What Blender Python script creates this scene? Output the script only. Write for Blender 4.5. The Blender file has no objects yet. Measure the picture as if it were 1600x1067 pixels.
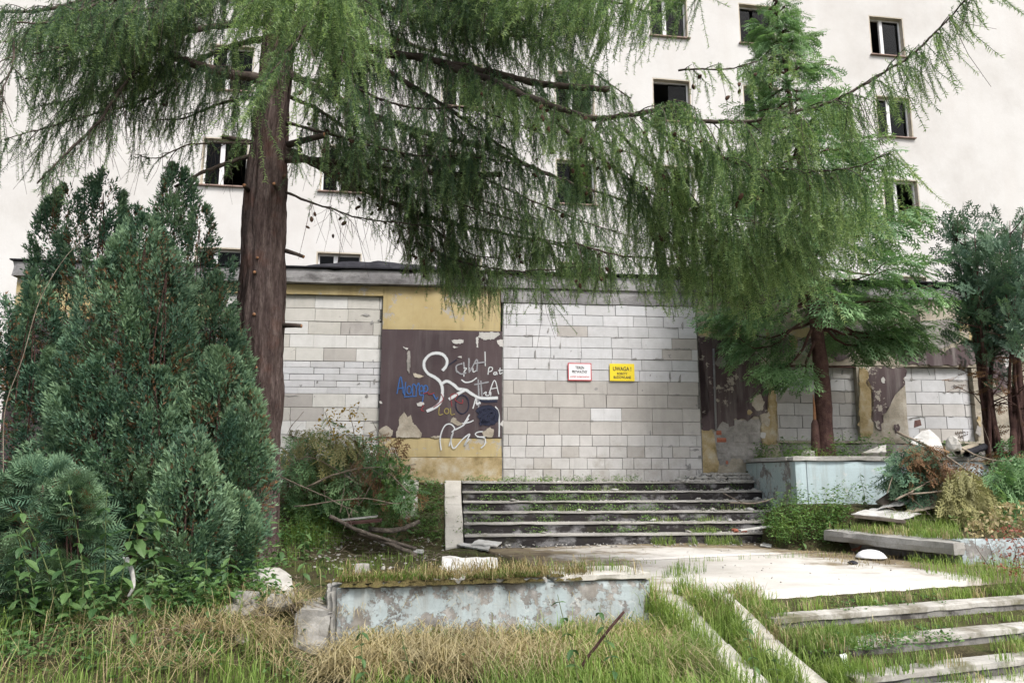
import bpy, bmesh, math, random
import numpy as np
from mathutils import Vector, noise as mnoise

# ------------------------------------------------------------------ camera, sky, sun, exposure
E = 1.62                       # eye height
PITCH = math.radians(9.8)
F, CX, CY = 1200.0, 800.0, 533.5
scene = bpy.context.scene
cam_d = bpy.data.cameras.new('camera')
cam_d.sensor_width = 36.0
cam_d.lens = 36.0 * F / 1600.0
cam_d.clip_start = 0.05
cam_d.clip_end = 1500.0
cam = bpy.data.objects.new('camera', cam_d)
scene.collection.objects.link(cam)
cam.location = (0, 0, E)
cam.rotation_euler = (math.radians(90) + PITCH, 0, 0)
scene.camera = cam

SUN_EL, SUN_AZ = math.radians(52), math.radians(-38)   # azimuth measured from -Y (behind the camera) toward +X
sun_dir = Vector((math.sin(-SUN_AZ) * math.cos(SUN_EL), -math.cos(SUN_AZ) * math.cos(SUN_EL), math.sin(SUN_EL)))  # towards the sun
world = bpy.data.worlds.new('World')
scene.world = world
world.use_nodes = True
wn = world.node_tree.nodes
wn.clear()
sky = wn.new('ShaderNodeTexSky')
sky.sky_type = 'NISHITA'
sky.sun_disc = False
sky.sun_elevation = SUN_EL
sky.sun_rotation = math.atan2(sun_dir.x, sun_dir.y)
sky.air_density = 1.0
sky.dust_density = 4.0
sky.ozone_density = 0.7
bg = wn.new('ShaderNodeBackground')
bg.inputs['Strength'].default_value = 0.15
wo = wn.new('ShaderNodeOutputWorld')
hsv = wn.new('ShaderNodeHueSaturation')
hsv.inputs['Saturation'].default_value = 0.45       # thin high cloud: a paler sky
world.node_tree.links.new(sky.outputs[0], hsv.inputs['Color'])
world.node_tree.links.new(hsv.outputs[0], bg.inputs[0])
world.node_tree.links.new(bg.outputs[0], wo.inputs[0])
sun_d = bpy.data.lights.new('sun', 'SUN')
sun_d.energy = 2.0
sun_d.angle = math.radians(16)
sun_d.color = (1.0, 0.965, 0.91)
sun = bpy.data.objects.new('sun', sun_d)
scene.collection.objects.link(sun)
sun.rotation_euler = sun_dir.to_track_quat('Z', 'Y').to_euler()
vs = scene.view_settings
vs.view_transform = 'Standard'
vs.look = 'None'
vs.gamma = 1.0
vs.use_curve_mapping = False
vs.exposure = 0.85
scene.cycles.use_denoising = True
scene.cycles.max_bounces = 5
scene.cycles.transparent_max_bounces = 8
scene.cycles.diffuse_bounces = 3
scene.cycles.adaptive_threshold = 0.02
scene.cycles.glossy_bounces = 2
scene.cycles.sample_clamp_indirect = 4.0

R = np.random.default_rng(7)
random.seed(7)
rad = math.radians
COL = scene.collection

# ------------------------------------------------------------------ positions: from lines of sight to places
def ray(u, v):
    xc, yc = (u - CX) / F, (CY - v) / F
    return xc, math.cos(PITCH) - yc * math.sin(PITCH), math.sin(PITCH) + yc * math.cos(PITCH)
def P(u, v, D):
    x, y, z = ray(u, v)
    t = D / y
    return np.array((x * t, D, E + z * t))
def Pz(u, v, z0):
    x, y, z = ray(u, v)
    t = (z0 - E) / z
    return np.array((x * t, y * t, z0))
def frame(x0, y0, a):
    return dict(o=np.array((x0, y0)), u=np.array((math.cos(a), math.sin(a))), n=np.array((-math.sin(a), math.cos(a))), a=a)
AN = frame(0, 14.4, rad(5.5))           # annex front wall
MB_ = frame(13.9, 24.9, rad(8.5))       # tall block behind
FR = frame(1.236, 7.05, rad(20))        # front retaining wall and lower steps
def loc(fr, x, y):                      # world -> (along, depth)
    d = np.array((x, y)) - fr['o']
    return float(d @ fr['u']), float(d @ fr['n'])
def wld(fr, q, w, z=None):
    p = fr['o'] + q * fr['u'] + w * fr['n']
    return np.array((p[0], p[1], z)) if z is not None else p
def onplane(fr, u, v, w=0.0):           # sight line -> (along, z) on the plane depth=w of a frame
    x, y, z = ray(u, v)
    k = fr['o'] + w * fr['n']
    t = float(k @ fr['n']) / (x * fr['n'][0] + y * fr['n'][1])
    d = np.array((x * t, y * t)) - fr['o']
    return float(d @ fr['u']), E + z * t

# ------------------------------------------------------------------ numpy noise
_perm = np.random.default_rng(3).random((256, 256))
def vnoise(x, y):
    x = np.asarray(x, float); y = np.asarray(y, float)
    xi = np.floor(x).astype(int); yi = np.floor(y).astype(int)
    fx = x - xi; fy = y - yi
    fx = fx * fx * (3 - 2 * fx); fy = fy * fy * (3 - 2 * fy)
    a = _perm[xi % 256, yi % 256]; b = _perm[(xi + 1) % 256, yi % 256]
    c = _perm[xi % 256, (yi + 1) % 256]; d = _perm[(xi + 1) % 256, (yi + 1) % 256]
    return (a * (1 - fx) + b * fx) * (1 - fy) + (c * (1 - fx) + d * fx) * fy
def fbm(x, y, o=4):
    s, a, t = 0, 0.5, 0
    for i in range(o):
        s = s + a * vnoise(x * 2 ** i + 17.3 * i, y * 2 ** i + 5.1 * i); t += a; a *= 0.5
    return s / t
def ss(a, b, x):
    t = np.clip((np.asarray(x, float) - a) / (b - a), 0, 1)
    return t * t * (3 - 2 * t)

# ------------------------------------------------------------------ object helpers
def link(o, parent=None):
    COL.objects.link(o)
    if parent is not None:
        o.parent = parent
    return o
def tag(o, label, cat, group=None):
    o['label'] = label; o['category'] = cat
    if group: o['group'] = group
    return o
def empty(name, at, rz=0.0):
    o = bpy.data.objects.new(name, None)
    o.location = tuple(at); o.rotation_euler = (0, 0, rz)
    o.empty_display_size = 0.2
    return link(o)
def mesh_np(name, V, Fc, mat, parent=None, tint=None, smooth=False):
    V = np.ascontiguousarray(V, np.float32); Fc = np.asarray(Fc, np.int32)
    me = bpy.data.meshes.new(name)
    n, k = Fc.shape
    me.vertices.add(len(V)); me.vertices.foreach_set('co', V.ravel())
    me.loops.add(n * k); me.loops.foreach_set('vertex_index', np.ascontiguousarray(Fc.ravel()))
    me.polygons.add(n); me.polygons.foreach_set('loop_start', np.arange(0, n * k, k, dtype=np.int32))
    if smooth: me.polygons.foreach_set('use_smooth', np.ones(n, bool))
    if tint is not None:
        at = me.attributes.new('tint', 'FLOAT', 'POINT')
        at.data.foreach_set('value', np.ascontiguousarray(tint, np.float32))
    me.update()
    me.materials.append(mat)
    return link(bpy.data.objects.new(name, me), parent)
def obj_py(name, V, Fc, mat, parent=None, smooth=False):
    me = bpy.data.meshes.new(name)
    me.from_pydata([tuple(map(float, v)) for v in V], [], Fc)
    if smooth:
        for p in me.polygons: p.use_smooth = True
    me.update()
    me.materials.append(mat)
    return link(bpy.data.objects.new(name, me), parent)
def from_bm(name, bm, mat, parent=None, smooth=False):
    me = bpy.data.meshes.new(name)
    bmesh.ops.recalc_face_normals(bm, faces=bm.faces[:])
    bm.to_mesh(me); bm.free()
    if smooth:
        for p in me.polygons: p.use_smooth = True
    me.materials.append(mat)
    return link(bpy.data.objects.new(name, me), parent)
def bm_box(bm, x0, x1, y0, y1, z0, z1, bev=0.0):
    r = bmesh.ops.create_cube(bm, size=1.0)
    for v in r['verts']:
        v.co = Vector(((x0 + x1) / 2 + v.co.x * (x1 - x0), (y0 + y1) / 2 + v.co.y * (y1 - y0), (z0 + z1) / 2 + v.co.z * (z1 - z0)))
    if bev > 0:
        es = list({e for v in r['verts'] for e in v.link_edges})
        bmesh.ops.bevel(bm, geom=es, offset=bev, segments=1, affect='EDGES')
def box(name, x0, x1, y0, y1, z0, z1, mat, parent=None, bev=0.0):
    bm = bmesh.new(); bm_box(bm, x0, x1, y0, y1, z0, z1, bev)
    return from_bm(name, bm, mat, parent)
def rough_box(name, x0, x1, y0, y1, z0, z1, mat, parent=None, step=0.08, amp=0.012, seed=0, bev=0.012, chip=0.0):
    """a cast or broken block: a subdivided box with worn, uneven faces and edges"""
    bm = bmesh.new()
    nx, ny, nz = [max(1, int(round(abs(b - a) / step))) for a, b in ((x0, x1), (y0, y1), (z0, z1))]
    nx, ny, nz = min(nx, 140), min(ny, 60), min(nz, 60)
    vid = {}
    def vert(i, j, k):
        key = (i, j, k)
        if key not in vid:
            x = x0 + (x1 - x0) * i / nx; y = y0 + (y1 - y0) * j / ny; z = z0 + (z1 - z0) * k / nz
            vid[key] = bm.verts.new((x, y, z))
        return vid[key]
    def quad(a, b, c, d): bm.faces.new((vert(*a), vert(*b), vert(*c), vert(*d)))
    for i in range(nx):
        for k in range(nz):
            quad((i, 0, k), (i + 1, 0, k), (i + 1, 0, k + 1), (i, 0, k + 1)); quad((i, ny, k), (i, ny, k + 1), (i + 1, ny, k + 1), (i + 1, ny, k))
        for j in range(ny):
            quad((i, j, 0), (i, j + 1, 0), (i + 1, j + 1, 0), (i + 1, j, 0)); quad((i, j, nz), (i + 1, j, nz), (i + 1, j + 1, nz), (i, j + 1, nz))
    for j in range(ny):
        for k in range(nz):
            quad((0, j, k), (0, j, k + 1), (0, j + 1, k + 1), (0, j + 1, k)); quad((nx, j, k), (nx, j + 1, k), (nx, j + 1, k + 1), (nx, j, k + 1))
    c = Vector(((x0 + x1) / 2, (y0 + y1) / 2, (z0 + z1) / 2))
    for (i, j, k), v in vid.items():
        p = Vector(v.co)
        o = Vector((seed * 3.1, seed * 1.7, seed))
        d = mnoise.noise_vector(p * 1.7 + o) * amp + mnoise.noise_vector(p * 9 + o) * amp * 0.45
        ne = (i in (0, nx)) + (j in (0, ny)) + (k in (0, nz))
        if ne >= 2:
            q = (c - p); q = Vector((math.copysign(1, q.x) * (i in (0, nx)), math.copysign(1, q.y) * (j in (0, ny)), math.copysign(1, q.z) * (k in (0, nz))))
            cc = max(0.0, mnoise.noise(p * 3.3 + o) - 0.12) * chip
            d += q * (bev + cc)
        v.co = p + d
    return from_bm(name, bm, mat, parent)
def jag(pts, seg=0.06, amp=0.02, seed=0):
    rg = np.random.default_rng(seed)
    out = []
    n = len(pts)
    for i in range(n):
        a = np.array(pts[i], float); b = np.array(pts[(i + 1) % n], float)
        L = np.linalg.norm(b - a); k = max(1, int(L / seg))
        nrm = np.array((-(b - a)[1], (b - a)[0])) / max(L, 1e-6)
        for t in range(k):
            p = a + (b - a) * t / k
            out.append(p + nrm * rg.normal(0, amp) + (rg.normal(0, amp * 0.4, 2)))
    return out
def sheet(name, pts, y_front, thick, mat, parent=None, curl=0.0):
    """an irregular flat layer (plaster, paint, flake) in a wall's local x-z plane"""
    bm = bmesh.new()
    A = [bm.verts.new((p[0], y_front, p[1])) for p in pts]
    B = [bm.verts.new((p[0], y_front + thick, p[1])) for p in pts]
    n = len(pts)
    f = bm.faces.new(A)
    for i in range(n):
        bm.faces.new((A[i], B[i], B[(i + 1) % n], A[(i + 1) % n]))
    bmesh.ops.triangulate(bm, faces=[f], ngon_method='EAR_CLIP')
    if curl:
        zs = [p[1] for p in pts]; zt = max(zs)
        for v in bm.verts: v.co.y -= curl * max(0.0, (v.co.z - (min(zs) + 0.35 * (zt - min(zs))))) ** 1.4
    return from_bm(name, bm, mat, parent)
def catmull(pts, n=8):
    pts = [np.array(p, float) for p in pts]
    q = [2 * pts[0] - pts[1]] + pts + [2 * pts[-1] - pts[-2]]
    out = []
    for i in range(1, len(q) - 2):
        for t in np.linspace(0, 1, n, endpoint=False):
            a, b, c, d = q[i - 1], q[i], q[i + 1], q[i + 2]
            out.append(0.5 * (2 * b + (c - a) * t + (2 * a - 5 * b + 4 * c - d) * t * t + (-a + 3 * b - 3 * c + d) * t ** 3))
    out.append(pts[-1])
    return np.array(out)
def tube_arr(pts, radii, sides=6, cap=True):
    pts = np.asarray(pts, float); n = len(pts)
    radii = np.broadcast_to(np.asarray(radii, float), (n,))
    T = np.gradient(pts, axis=0); T /= np.maximum(np.linalg.norm(T, axis=1, keepdims=True), 1e-9)
    ref = np.array((0, 0, 1.0)) if abs(T[0][2]) < 0.9 else np.array((1.0, 0, 0))
    nn = np.cross(T[0], ref); nn /= np.linalg.norm(nn)
    N = np.zeros_like(pts)
    for i in range(n):
        nn = nn - T[i] * (nn @ T[i]); nn /= max(np.linalg.norm(nn), 1e-9); N[i] = nn
    Bn = np.cross(T, N)
    an = np.arange(sides) * 2 * math.pi / sides
    V = pts[:, None, :] + radii[:, None, None] * (N[:, None, :] * np.cos(an)[None, :, None] + Bn[:, None, :] * np.sin(an)[None, :, None])
    V = V.reshape(-1, 3)
    i = np.arange(n - 1)[:, None]; j = np.arange(sides)[None, :]; j2 = (j + 1) % sides
    Q = np.stack([i * sides + j, i * sides + j2, (i + 1) * sides + j2, (i + 1) * sides + j], -1).reshape(-1, 4)
    Tn = np.concatenate([Q[:, [0, 1, 2]], Q[:, [0, 2, 3]]])
    if cap:
        V = np.concatenate([V, pts[:1], pts[-1:]])
        c0, c1 = n * sides, n * sides + 1
        jj = np.arange(sides); j2 = (jj + 1) % sides
        Tn = np.concatenate([Tn, np.stack([j2, jj, np.full(sides, c0)], -1), np.stack([(n - 1) * sides + jj, (n - 1) * sides + j2, np.full(sides, c1)], -1)])
    return V, Tn
class Acc:
    def __init__(s): s.V = []; s.F = []; s.T = []; s.n = 0
    def add(s, V, Fc, t=0.5):
        V = np.asarray(V, float); s.V.append(V); s.F.append(np.asarray(Fc, int) + s.n); s.n += len(V)
        s.T.append(np.broadcast_to(np.asarray(t, float), (len(V),)))
    def build(s, name, mat, parent=None, smooth=False):
        if not s.V: return None
        return mesh_np(name, np.concatenate(s.V), np.concatenate(s.F), mat, parent, np.concatenate(s.T), smooth)
def nrm(a): return a / np.maximum(np.linalg.norm(a, axis=-1, keepdims=True), 1e-9)
def scatter(acc, tmpls, pos, dirs, scale, tint, up=None, roll=None, rg=R):
    """merge copies of small leaf templates (growth axis +X, face +Z) into one mesh"""
    pos = np.asarray(pos, float); N = len(pos)
    if N == 0: return
    x = nrm(np.asarray(dirs, float))
    up = np.array((0, 0, 1.0)) if up is None else np.asarray(up, float)
    up = np.broadcast_to(up, (N, 3)) + rg.normal(0, 0.02, (N, 3))
    y = nrm(np.cross(up, x)); z = np.cross(x, y)
    roll = rg.uniform(0, 2 * math.pi, N) if roll is None else np.broadcast_to(roll, (N,))
    c, s = np.cos(roll)[:, None], np.sin(roll)[:, None]
    y, z = y * c + z * s, z * c - y * s
    scale = np.broadcast_to(scale, (N,)); tint = np.broadcast_to(tint, (N,))
    which = rg.integers(0, len(tmpls), N)
    for k, (V, Fc, T) in enumerate(tmpls):
        m = which == k; n = int(m.sum())
        if n == 0: continue
        W = (V[None, :, 0:1] * x[m][:, None, :] + V[None, :, 1:2] * y[m][:, None, :] + V[None, :, 2:3] * z[m][:, None, :]) * scale[m][:, None, None] + pos[m][:, None, :]
        FF = Fc[None] + (np.arange(n) * len(V))[:, None, None]
        TT = np.clip(T[None, :] + (tint[m][:, None] - 0.5), 0, 1)
        acc.add(W.reshape(-1, 3), FF.reshape(-1, 3), TT.ravel())

# ------------------------------------------------------------------ material helpers
class Nt:
    def __init__(s, name, rough=0.85, spec=0.25):
        s.m = bpy.data.materials.new(name); s.m.use_nodes = True
        s.t = s.m.node_tree; s.b = s.t.nodes['Principled BSDF']; s.out = s.t.nodes['Material Output']
        s.b.inputs['Roughness'].default_value = rough
        s.b.inputs['Specular IOR Level'].default_value = spec
        s.pos = s.t.nodes.new('ShaderNodeNewGeometry').outputs['Position']
    def n(s, kind, **kw):
        x = s.t.nodes.new(kind)
        for k, v in kw.items(): setattr(x, k, v)
        return x
    def l(s, a, b): s.t.links.new(a, b)
    def put(s, sock, v):
        if hasattr(v, 'is_output') or isinstance(v, bpy.types.NodeSocket): s.l(v, sock)
        elif isinstance(v, (tuple, list)) and len(v) == 3 and sock.type == 'RGBA': sock.default_value = (*v, 1)
        else: sock.default_value = v
    def map(s, scale=(1, 1, 1), off=(0, 0, 0), vec=None):
        x = s.n('ShaderNodeMapping'); s.l(vec or s.pos, x.inputs[0]); x.inputs['Scale'].default_value = scale; x.inputs['Location'].default_value = off
        return x.outputs[0]
    def noise(s, scale, detail=5, rough=0.6, vec=None, dist=0.0):
        x = s.n('ShaderNodeTexNoise'); s.l(vec or s.pos, x.inputs['Vector'])
        x.inputs['Scale'].default_value = scale; x.inputs['Detail'].default_value = detail; x.inputs['Roughness'].default_value = rough; x.inputs['Distortion'].default_value = dist
        return x.outputs[0]
    def vor(s, scale, feature='F1', vec=None):
        x = s.n('ShaderNodeTexVoronoi', feature=feature); s.l(vec or s.pos, x.inputs['Vector']); x.inputs['Scale'].default_value = scale
        return x.outputs['Distance']
    def ramp(s, fac, *stops):
        x = s.n('ShaderNodeValToRGB'); s.l(fac, x.inputs[0]); e = x.color_ramp.elements
        while len(e) < len(stops): e.new(0.5)
        for el, (p, c) in zip(e, stops):
            el.position = p; el.color = (c, c, c, 1) if isinstance(c, (int, float)) else (*c, 1)
        return x.outputs[0]
    def mix(s, fac, a, b, mode='MIX'):
        x = s.n('ShaderNodeMix', data_type='RGBA', blend_type=mode)
        s.put(x.inputs[0], fac); s.put(x.inputs[6], a); s.put(x.inputs[7], b)
        return x.outputs[2]
    def math(s, op, a, b=0.0):
        x = s.n('ShaderNodeMath', operation=op); s.put(x.inputs[0], a); s.put(x.inputs[1], b)
        return x.outputs[0]
    def axis(s, i, vec=None):
        x = s.n('ShaderNodeSeparateXYZ'); s.l(vec or s.pos, x.inputs[0]); return x.outputs[i]
    def attr(s, name, out='Fac'):
        x = s.n('ShaderNodeAttribute'); x.attribute_name = name; return x.outputs[out]
    def bump(s, h, strength=0.4, dist=0.01):
        x = s.n('ShaderNodeBump'); s.l(h, x.inputs['Height']); x.inputs['Strength'].default_value = strength; x.inputs['Distance'].default_value = dist
        s.l(x.outputs[0], s.b.inputs['Normal']); return x.outputs[0]
    def base(s, c): s.put(s.b.inputs['Base Color'], c); return s.m

def mottled(name, c0, c1, c2, scale=3.0, fine=40.0, bump=0.35, dist=0.006, rough=0.9):
    k = Nt(name, rough)
    a = k.noise(scale, 6, 0.65); b = k.noise(fine, 4, 0.7)
    c = k.ramp(a, (0.32, c0), (0.5, c1), (0.68, c2))
    c = k.mix(k.ramp(b, (0.35, 0.0), (0.7, 0.35)), c, k.mix(1.0, c, (0.55, 0.55, 0.55), 'MULTIPLY'))
    k.bump(k.math('ADD', b, k.math('MULTIPLY', a, 1.5)), bump, dist)
    return k.base(c)
def leafmat(name, dark, mid, light, trans=0.35, rough=0.6, spec=0.25):
    k = Nt(name, rough, spec)
    t = k.attr('tint')
    c = k.ramp(t, (0.0, dark), (0.5, mid), (1.0, light))
    n = k.noise(1.3, 3)
    c = k.mix(1.0, c, k.ramp(n, (0.3, (0.78, 0.8, 0.85)), (0.7, (1.12, 1.1, 1.0))), 'MULTIPLY')
    k.base(c)
    tr = k.n('ShaderNodeBsdfTranslucent'); k.l(k.mix(1.0, c, (1.1, 1.15, 0.7), 'MULTIPLY'), tr.inputs[0])
    mx = k.n('ShaderNodeMixShader'); mx.inputs[0].default_value = trans
    k.l(k.b.outputs[0], mx.inputs[1]); k.l(tr.outputs[0], mx.inputs[2]); k.l(mx.outputs[0], k.out.inputs[0])
    return k.m

# tall block: pale roughcast with faint runs
k = Nt('pale_render', 0.92, 0.15)
st = k.noise(1.0, 5, 0.6, k.map((1.6, 1.6, 0.16)))
bl = k.noise(0.35, 6, 0.7)
c = k.ramp(bl, (0.3, (0.46, 0.445, 0.43)), (0.52, (0.54, 0.53, 0.52)), (0.72, (0.58, 0.573, 0.565)))
c = k.mix(k.ramp(st, (0.45, 0.0), (0.75, 0.45)), c, (0.50, 0.475, 0.455))
fn = k.noise(60, 3, 0.7)
c = k.mix(k.ramp(fn, (0.4, 0.0), (0.65, 0.18)), c, (0.42, 0.40, 0.38))
k.bump(k.math('ADD', fn, k.noise(9, 4)), 0.35, 0.008)
M_PALE = k.base(c)

# aerated concrete blocks: colour comes with the block, with saw marks and damp
k = Nt('aerated_block', 0.95, 0.1)
oi = k.n('ShaderNodeObjectInfo')
ns = k.noise(5, 5, 0.7); fn = k.noise(90, 3, 0.7); stain = k.noise(2.3, 6, 0.75)
c = k.mix(1.0, oi.outputs['Color'], k.ramp(ns, (0.3, (0.88, 0.88, 0.88)), (0.7, (1.04, 1.04, 1.05))), 'MULTIPLY')
c = k.mix(k.ramp(stain, (0.60, 0.0), (0.78, 0.55)), c, (0.24, 0.23, 0.225))
c = k.mix(k.ramp(k.noise(7.0, 4, 0.6), (0.69, 0.0), (0.71, 0.8)), c, (0.23, 0.225, 0.23))
base_d = k.math('ADD', k.noise(3.0, 6, 0.7), k.math('MULTIPLY', k.math('SUBTRACT', 1.95, k.axis(2)), 0.32))
c = k.mix(k.ramp(base_d, (0.52, 0.0), (0.72, 0.55)), c, (0.26, 0.235, 0.20))
run = k.noise(1.0, 5, 0.65, k.map((7, 7, 0.45)))
c = k.mix(k.ramp(run, (0.55, 0.0), (0.75, 0.35)), c, (0.27, 0.26, 0.25))
k.bump(k.math('ADD', fn, k.math('MULTIPLY', k.noise(14, 3, 0.5, k.map((1, 1, 6))), 0.8)), 0.4, 0.005)
M_AAC = k.base(c)
M_MORTAR = mottled('grey_mortar', (0.10, 0.098, 0.095), (0.17, 0.165, 0.16), (0.26, 0.25, 0.24), 6, 60)

def painted(name, base0, base1, under, th=0.63, sc=2.2, streak=0.35, streakcol=(0.16, 0.14, 0.10), seed=0.0):
    k = Nt(name, 0.8, 0.3)
    off = (seed, seed * 1.3, seed * 0.7)
    a = k.noise(1.1, 5, 0.6, k.map(off=off)); s_ = k.noise(1.0, 5, 0.65, k.map((5, 5, 0.5), off)); p = k.noise(sc, 8, 0.72, k.map(off=off)); fn = k.noise(45, 4, 0.7)
    c = k.ramp(a, (0.3, base0), (0.7, base1))
    c = k.mix(k.ramp(s_, (0.5, 0.0), (0.75, streak)), c, streakcol)
    pm = k.ramp(p, (th, 0.0), (th + 0.015, 1.0))
    c = k.mix(pm, c, k.mix(fn, under, tuple(x * 0.7 for x in under)))
    k.bump(k.math('ADD', k.math('MULTIPLY', fn, 0.4), k.math('MULTIPLY', pm, -0.7)), 0.5, 0.006)
    return k.base(c)
M_YELLOW = painted('yellow_paint', (0.34, 0.26, 0.12), (0.46, 0.385, 0.22), (0.40, 0.37, 0.32), 0.565, 2.0, 0.75, (0.22, 0.17, 0.09))
M_BROWN = painted('brown_paint', (0.046, 0.032, 0.036), (0.080, 0.058, 0.062), (0.40, 0.36, 0.32), 0.70, 3.5, 0.45, (0.14, 0.125, 0.125), 4.0)
M_BROWN2 = painted('weathered_brown_paint', (0.055, 0.038, 0.042), (0.095, 0.068, 0.07), (0.42, 0.38, 0.33), 0.60, 3.0, 0.6, (0.27, 0.25, 0.24), 9.0)
M_BAREREND = mottled('bare_render', (0.22, 0.20, 0.16), (0.36, 0.32, 0.26), (0.48, 0.44, 0.38), 3.2, 40, 0.6, 0.012)
M_GREYREND = mottled('grey_render', (0.15, 0.14, 0.13), (0.27, 0.255, 0.24), (0.40, 0.38, 0.36), 2.4, 35, 0.6, 0.012)
M_OCHRE = mottled('ochre_stained_render', (0.20, 0.15, 0.07), (0.37, 0.29, 0.16), (0.46, 0.41, 0.32), 3.4, 35, 0.5, 0.01)
M_BRICK = mottled('red_brick', (0.22, 0.075, 0.05), (0.34, 0.12, 0.075), (0.40, 0.17, 0.11), 9, 60, 0.5)
# weathered concrete
def concrete(name, lo, mid, hi, mould=0.5, mouldcol=(0.035, 0.032, 0.03), th=(0.5, 0.62), moss=0.0, sc=2.6, stretch=(1, 1, 1)):
    k = Nt(name, 0.93, 0.2)
    a = k.noise(1.3, 6, 0.65); fn = k.noise(55, 4, 0.75); mo = k.noise(sc, 8, 0.72, k.map(stretch))
    c = k.ramp(a, (0.3, lo), (0.5, mid), (0.72, hi))
    c = k.mix(k.ramp(fn, (0.38, 0.0), (0.7, 0.4)), c, k.mix(1.0, c, (0.5, 0.5, 0.5), 'MULTIPLY'))
    c = k.mix(k.ramp(mo, (th[0], 0.0), (th[1], mould)), c, mouldcol)
    if moss:
        c = k.mix(k.ramp(k.noise(3.1, 6, 0.7, k.map(off=(7, 3, 1))), (0.54, 0.0), (0.64, moss)), c, (0.085, 0.09, 0.03))
    k.bump(k.math('ADD', fn, k.math('MULTIPLY', a, 2.0)), 0.5, 0.008)
    return k.base(c)
M_TREAD = concrete('stair_tread', (0.24, 0.23, 0.215), (0.36, 0.345, 0.325), (0.48, 0.465, 0.44), 0.5, (0.10, 0.085, 0.06), (0.52, 0.66), 0.35)
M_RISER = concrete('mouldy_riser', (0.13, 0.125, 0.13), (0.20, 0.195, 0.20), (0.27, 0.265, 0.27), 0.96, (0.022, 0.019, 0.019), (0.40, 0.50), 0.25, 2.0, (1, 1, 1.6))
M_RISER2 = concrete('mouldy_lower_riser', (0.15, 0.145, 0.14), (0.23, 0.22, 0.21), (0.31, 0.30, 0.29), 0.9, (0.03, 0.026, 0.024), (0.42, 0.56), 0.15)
M_STRIP = concrete('ramp_concrete', (0.36, 0.34, 0.30), (0.47, 0.45, 0.41), (0.56, 0.54, 0.50), 0.5, (0.13, 0.11, 0.09), (0.56, 0.7), 0.2)
M_BEAM = concrete('parapet_concrete', (0.16, 0.155, 0.16), (0.25, 0.245, 0.25), (0.36, 0.355, 0.355), 0.7, (0.06, 0.055, 0.055), (0.5, 0.68), 0.0, 2.2, (1, 1, 2.5))
M_SLAB = concrete('slab_concrete', (0.24, 0.23, 0.215), (0.36, 0.35, 0.33), (0.44, 0.43, 0.41), 0.6, (0.07, 0.065, 0.05), (0.5, 0.68), 0.35)
# terrace paving: pale concrete, soil washed over its western and rear parts
k = Nt('terrace_concrete', 0.9, 0.25)
a = k.noise(0.8, 6, 0.65); fn = k.noise(50, 4, 0.75); d = k.noise(1.1, 8, 0.7); d2 = k.noise(3.5, 7, 0.75)
c = k.ramp(a, (0.3, (0.40, 0.375, 0.34)), (0.55, (0.53, 0.51, 0.48)), (0.75, (0.62, 0.605, 0.58)))
c = k.mix(k.ramp(fn, (0.4, 0.0), (0.7, 0.22)), c, (0.33, 0.31, 0.28))
gx = k.math('MULTIPLY', k.math('SUBTRACT', 1.7, k.axis(0)), 0.13)
gy = k.math('MULTIPLY', k.math('SUBTRACT', k.axis(1), 11.7), 0.24)
gr = k.math('MULTIPLY', k.math('SUBTRACT', k.math('ADD', k.axis(0), k.math('MULTIPLY', k.axis(1), 0.5)), 8.9), 0.22)
m_ = k.math('ADD', d, k.math('MAXIMUM', k.math('MAXIMUM', gx, gy), gr))
soil = k.ramp(d2, (0.35, (0.085, 0.06, 0.04)), (0.55, (0.19, 0.15, 0.09)), (0.7, (0.16, 0.155, 0.06)))
c = k.mix(k.ramp(m_, (0.50, 0.0), (0.66, 0.95)), c, soil)
c = k.mix(k.ramp(d2, (0.57, 0.0), (0.72, 0.5)), c, (0.22, 0.185, 0.13))
k.bump(k.math('ADD', fn, k.math('MULTIPLY', d2, 2)), 0.5, 0.01)
M_TERR = k.base(c)
# old pale blue wall paint
def bluepaint(name, th, sc, b0=(0.30, 0.36, 0.38), b1=(0.42, 0.49, 0.51), streaks=0.3):
    k = Nt(name, 0.8, 0.3)
    a = k.noise(1.4, 5, 0.6); p = k.noise(sc, 9, 0.74); fn = k.noise(60, 4, 0.75); s_ = k.noise(1.0, 6, 0.65, k.map((6, 6, 0.5)))
    c = k.ramp(a, (0.3, b0), (0.7, b1))
    c = k.mix(k.ramp(k.noise(5, 6, 0.7), (0.58, 0.0), (0.66, 0.7)), c, (0.55, 0.55, 0.54))
    und = k.ramp(k.noise(6, 6, 0.7), (0.35, (0.10, 0.095, 0.09)), (0.55, (0.23, 0.22, 0.21)), (0.7, (0.40, 0.39, 0.37)))
    pm = k.ramp(p, (th, 0.0), (th + 0.03, 1.0))
    c = k.mix(pm, c, und)
    c = k.mix(k.ramp(s_, (0.5, 0.0), (0.72, streaks)), c, (0.17, 0.14, 0.10))
    c = k.mix(k.ramp(fn, (0.45, 0.0), (0.75, 0.3)), c, (0.2, 0.2, 0.19))
    k.bump(k.math('ADD', k.math('MULTIPLY', fn, 0.6), k.math('MULTIPLY', pm, -0.8)), 0.6, 0.006)
    return k.base(c)
M_LTREAD = concrete('mossy_lower_tread', (0.30, 0.285, 0.26), (0.42, 0.405, 0.375), (0.52, 0.50, 0.47), 0.75, (0.11, 0.095, 0.06), (0.47, 0.62), 0.6, 2.2)
M_BLUE = bluepaint('peeling_blue_paint', 0.505, 6.5, (0.27, 0.32, 0.335), (0.37, 0.42, 0.435), 0.55)
M_BLUE2 = bluepaint('planter_blue_paint', 0.63, 1.6, (0.34, 0.43, 0.455), (0.45, 0.54, 0.565), 0.4)
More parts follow.
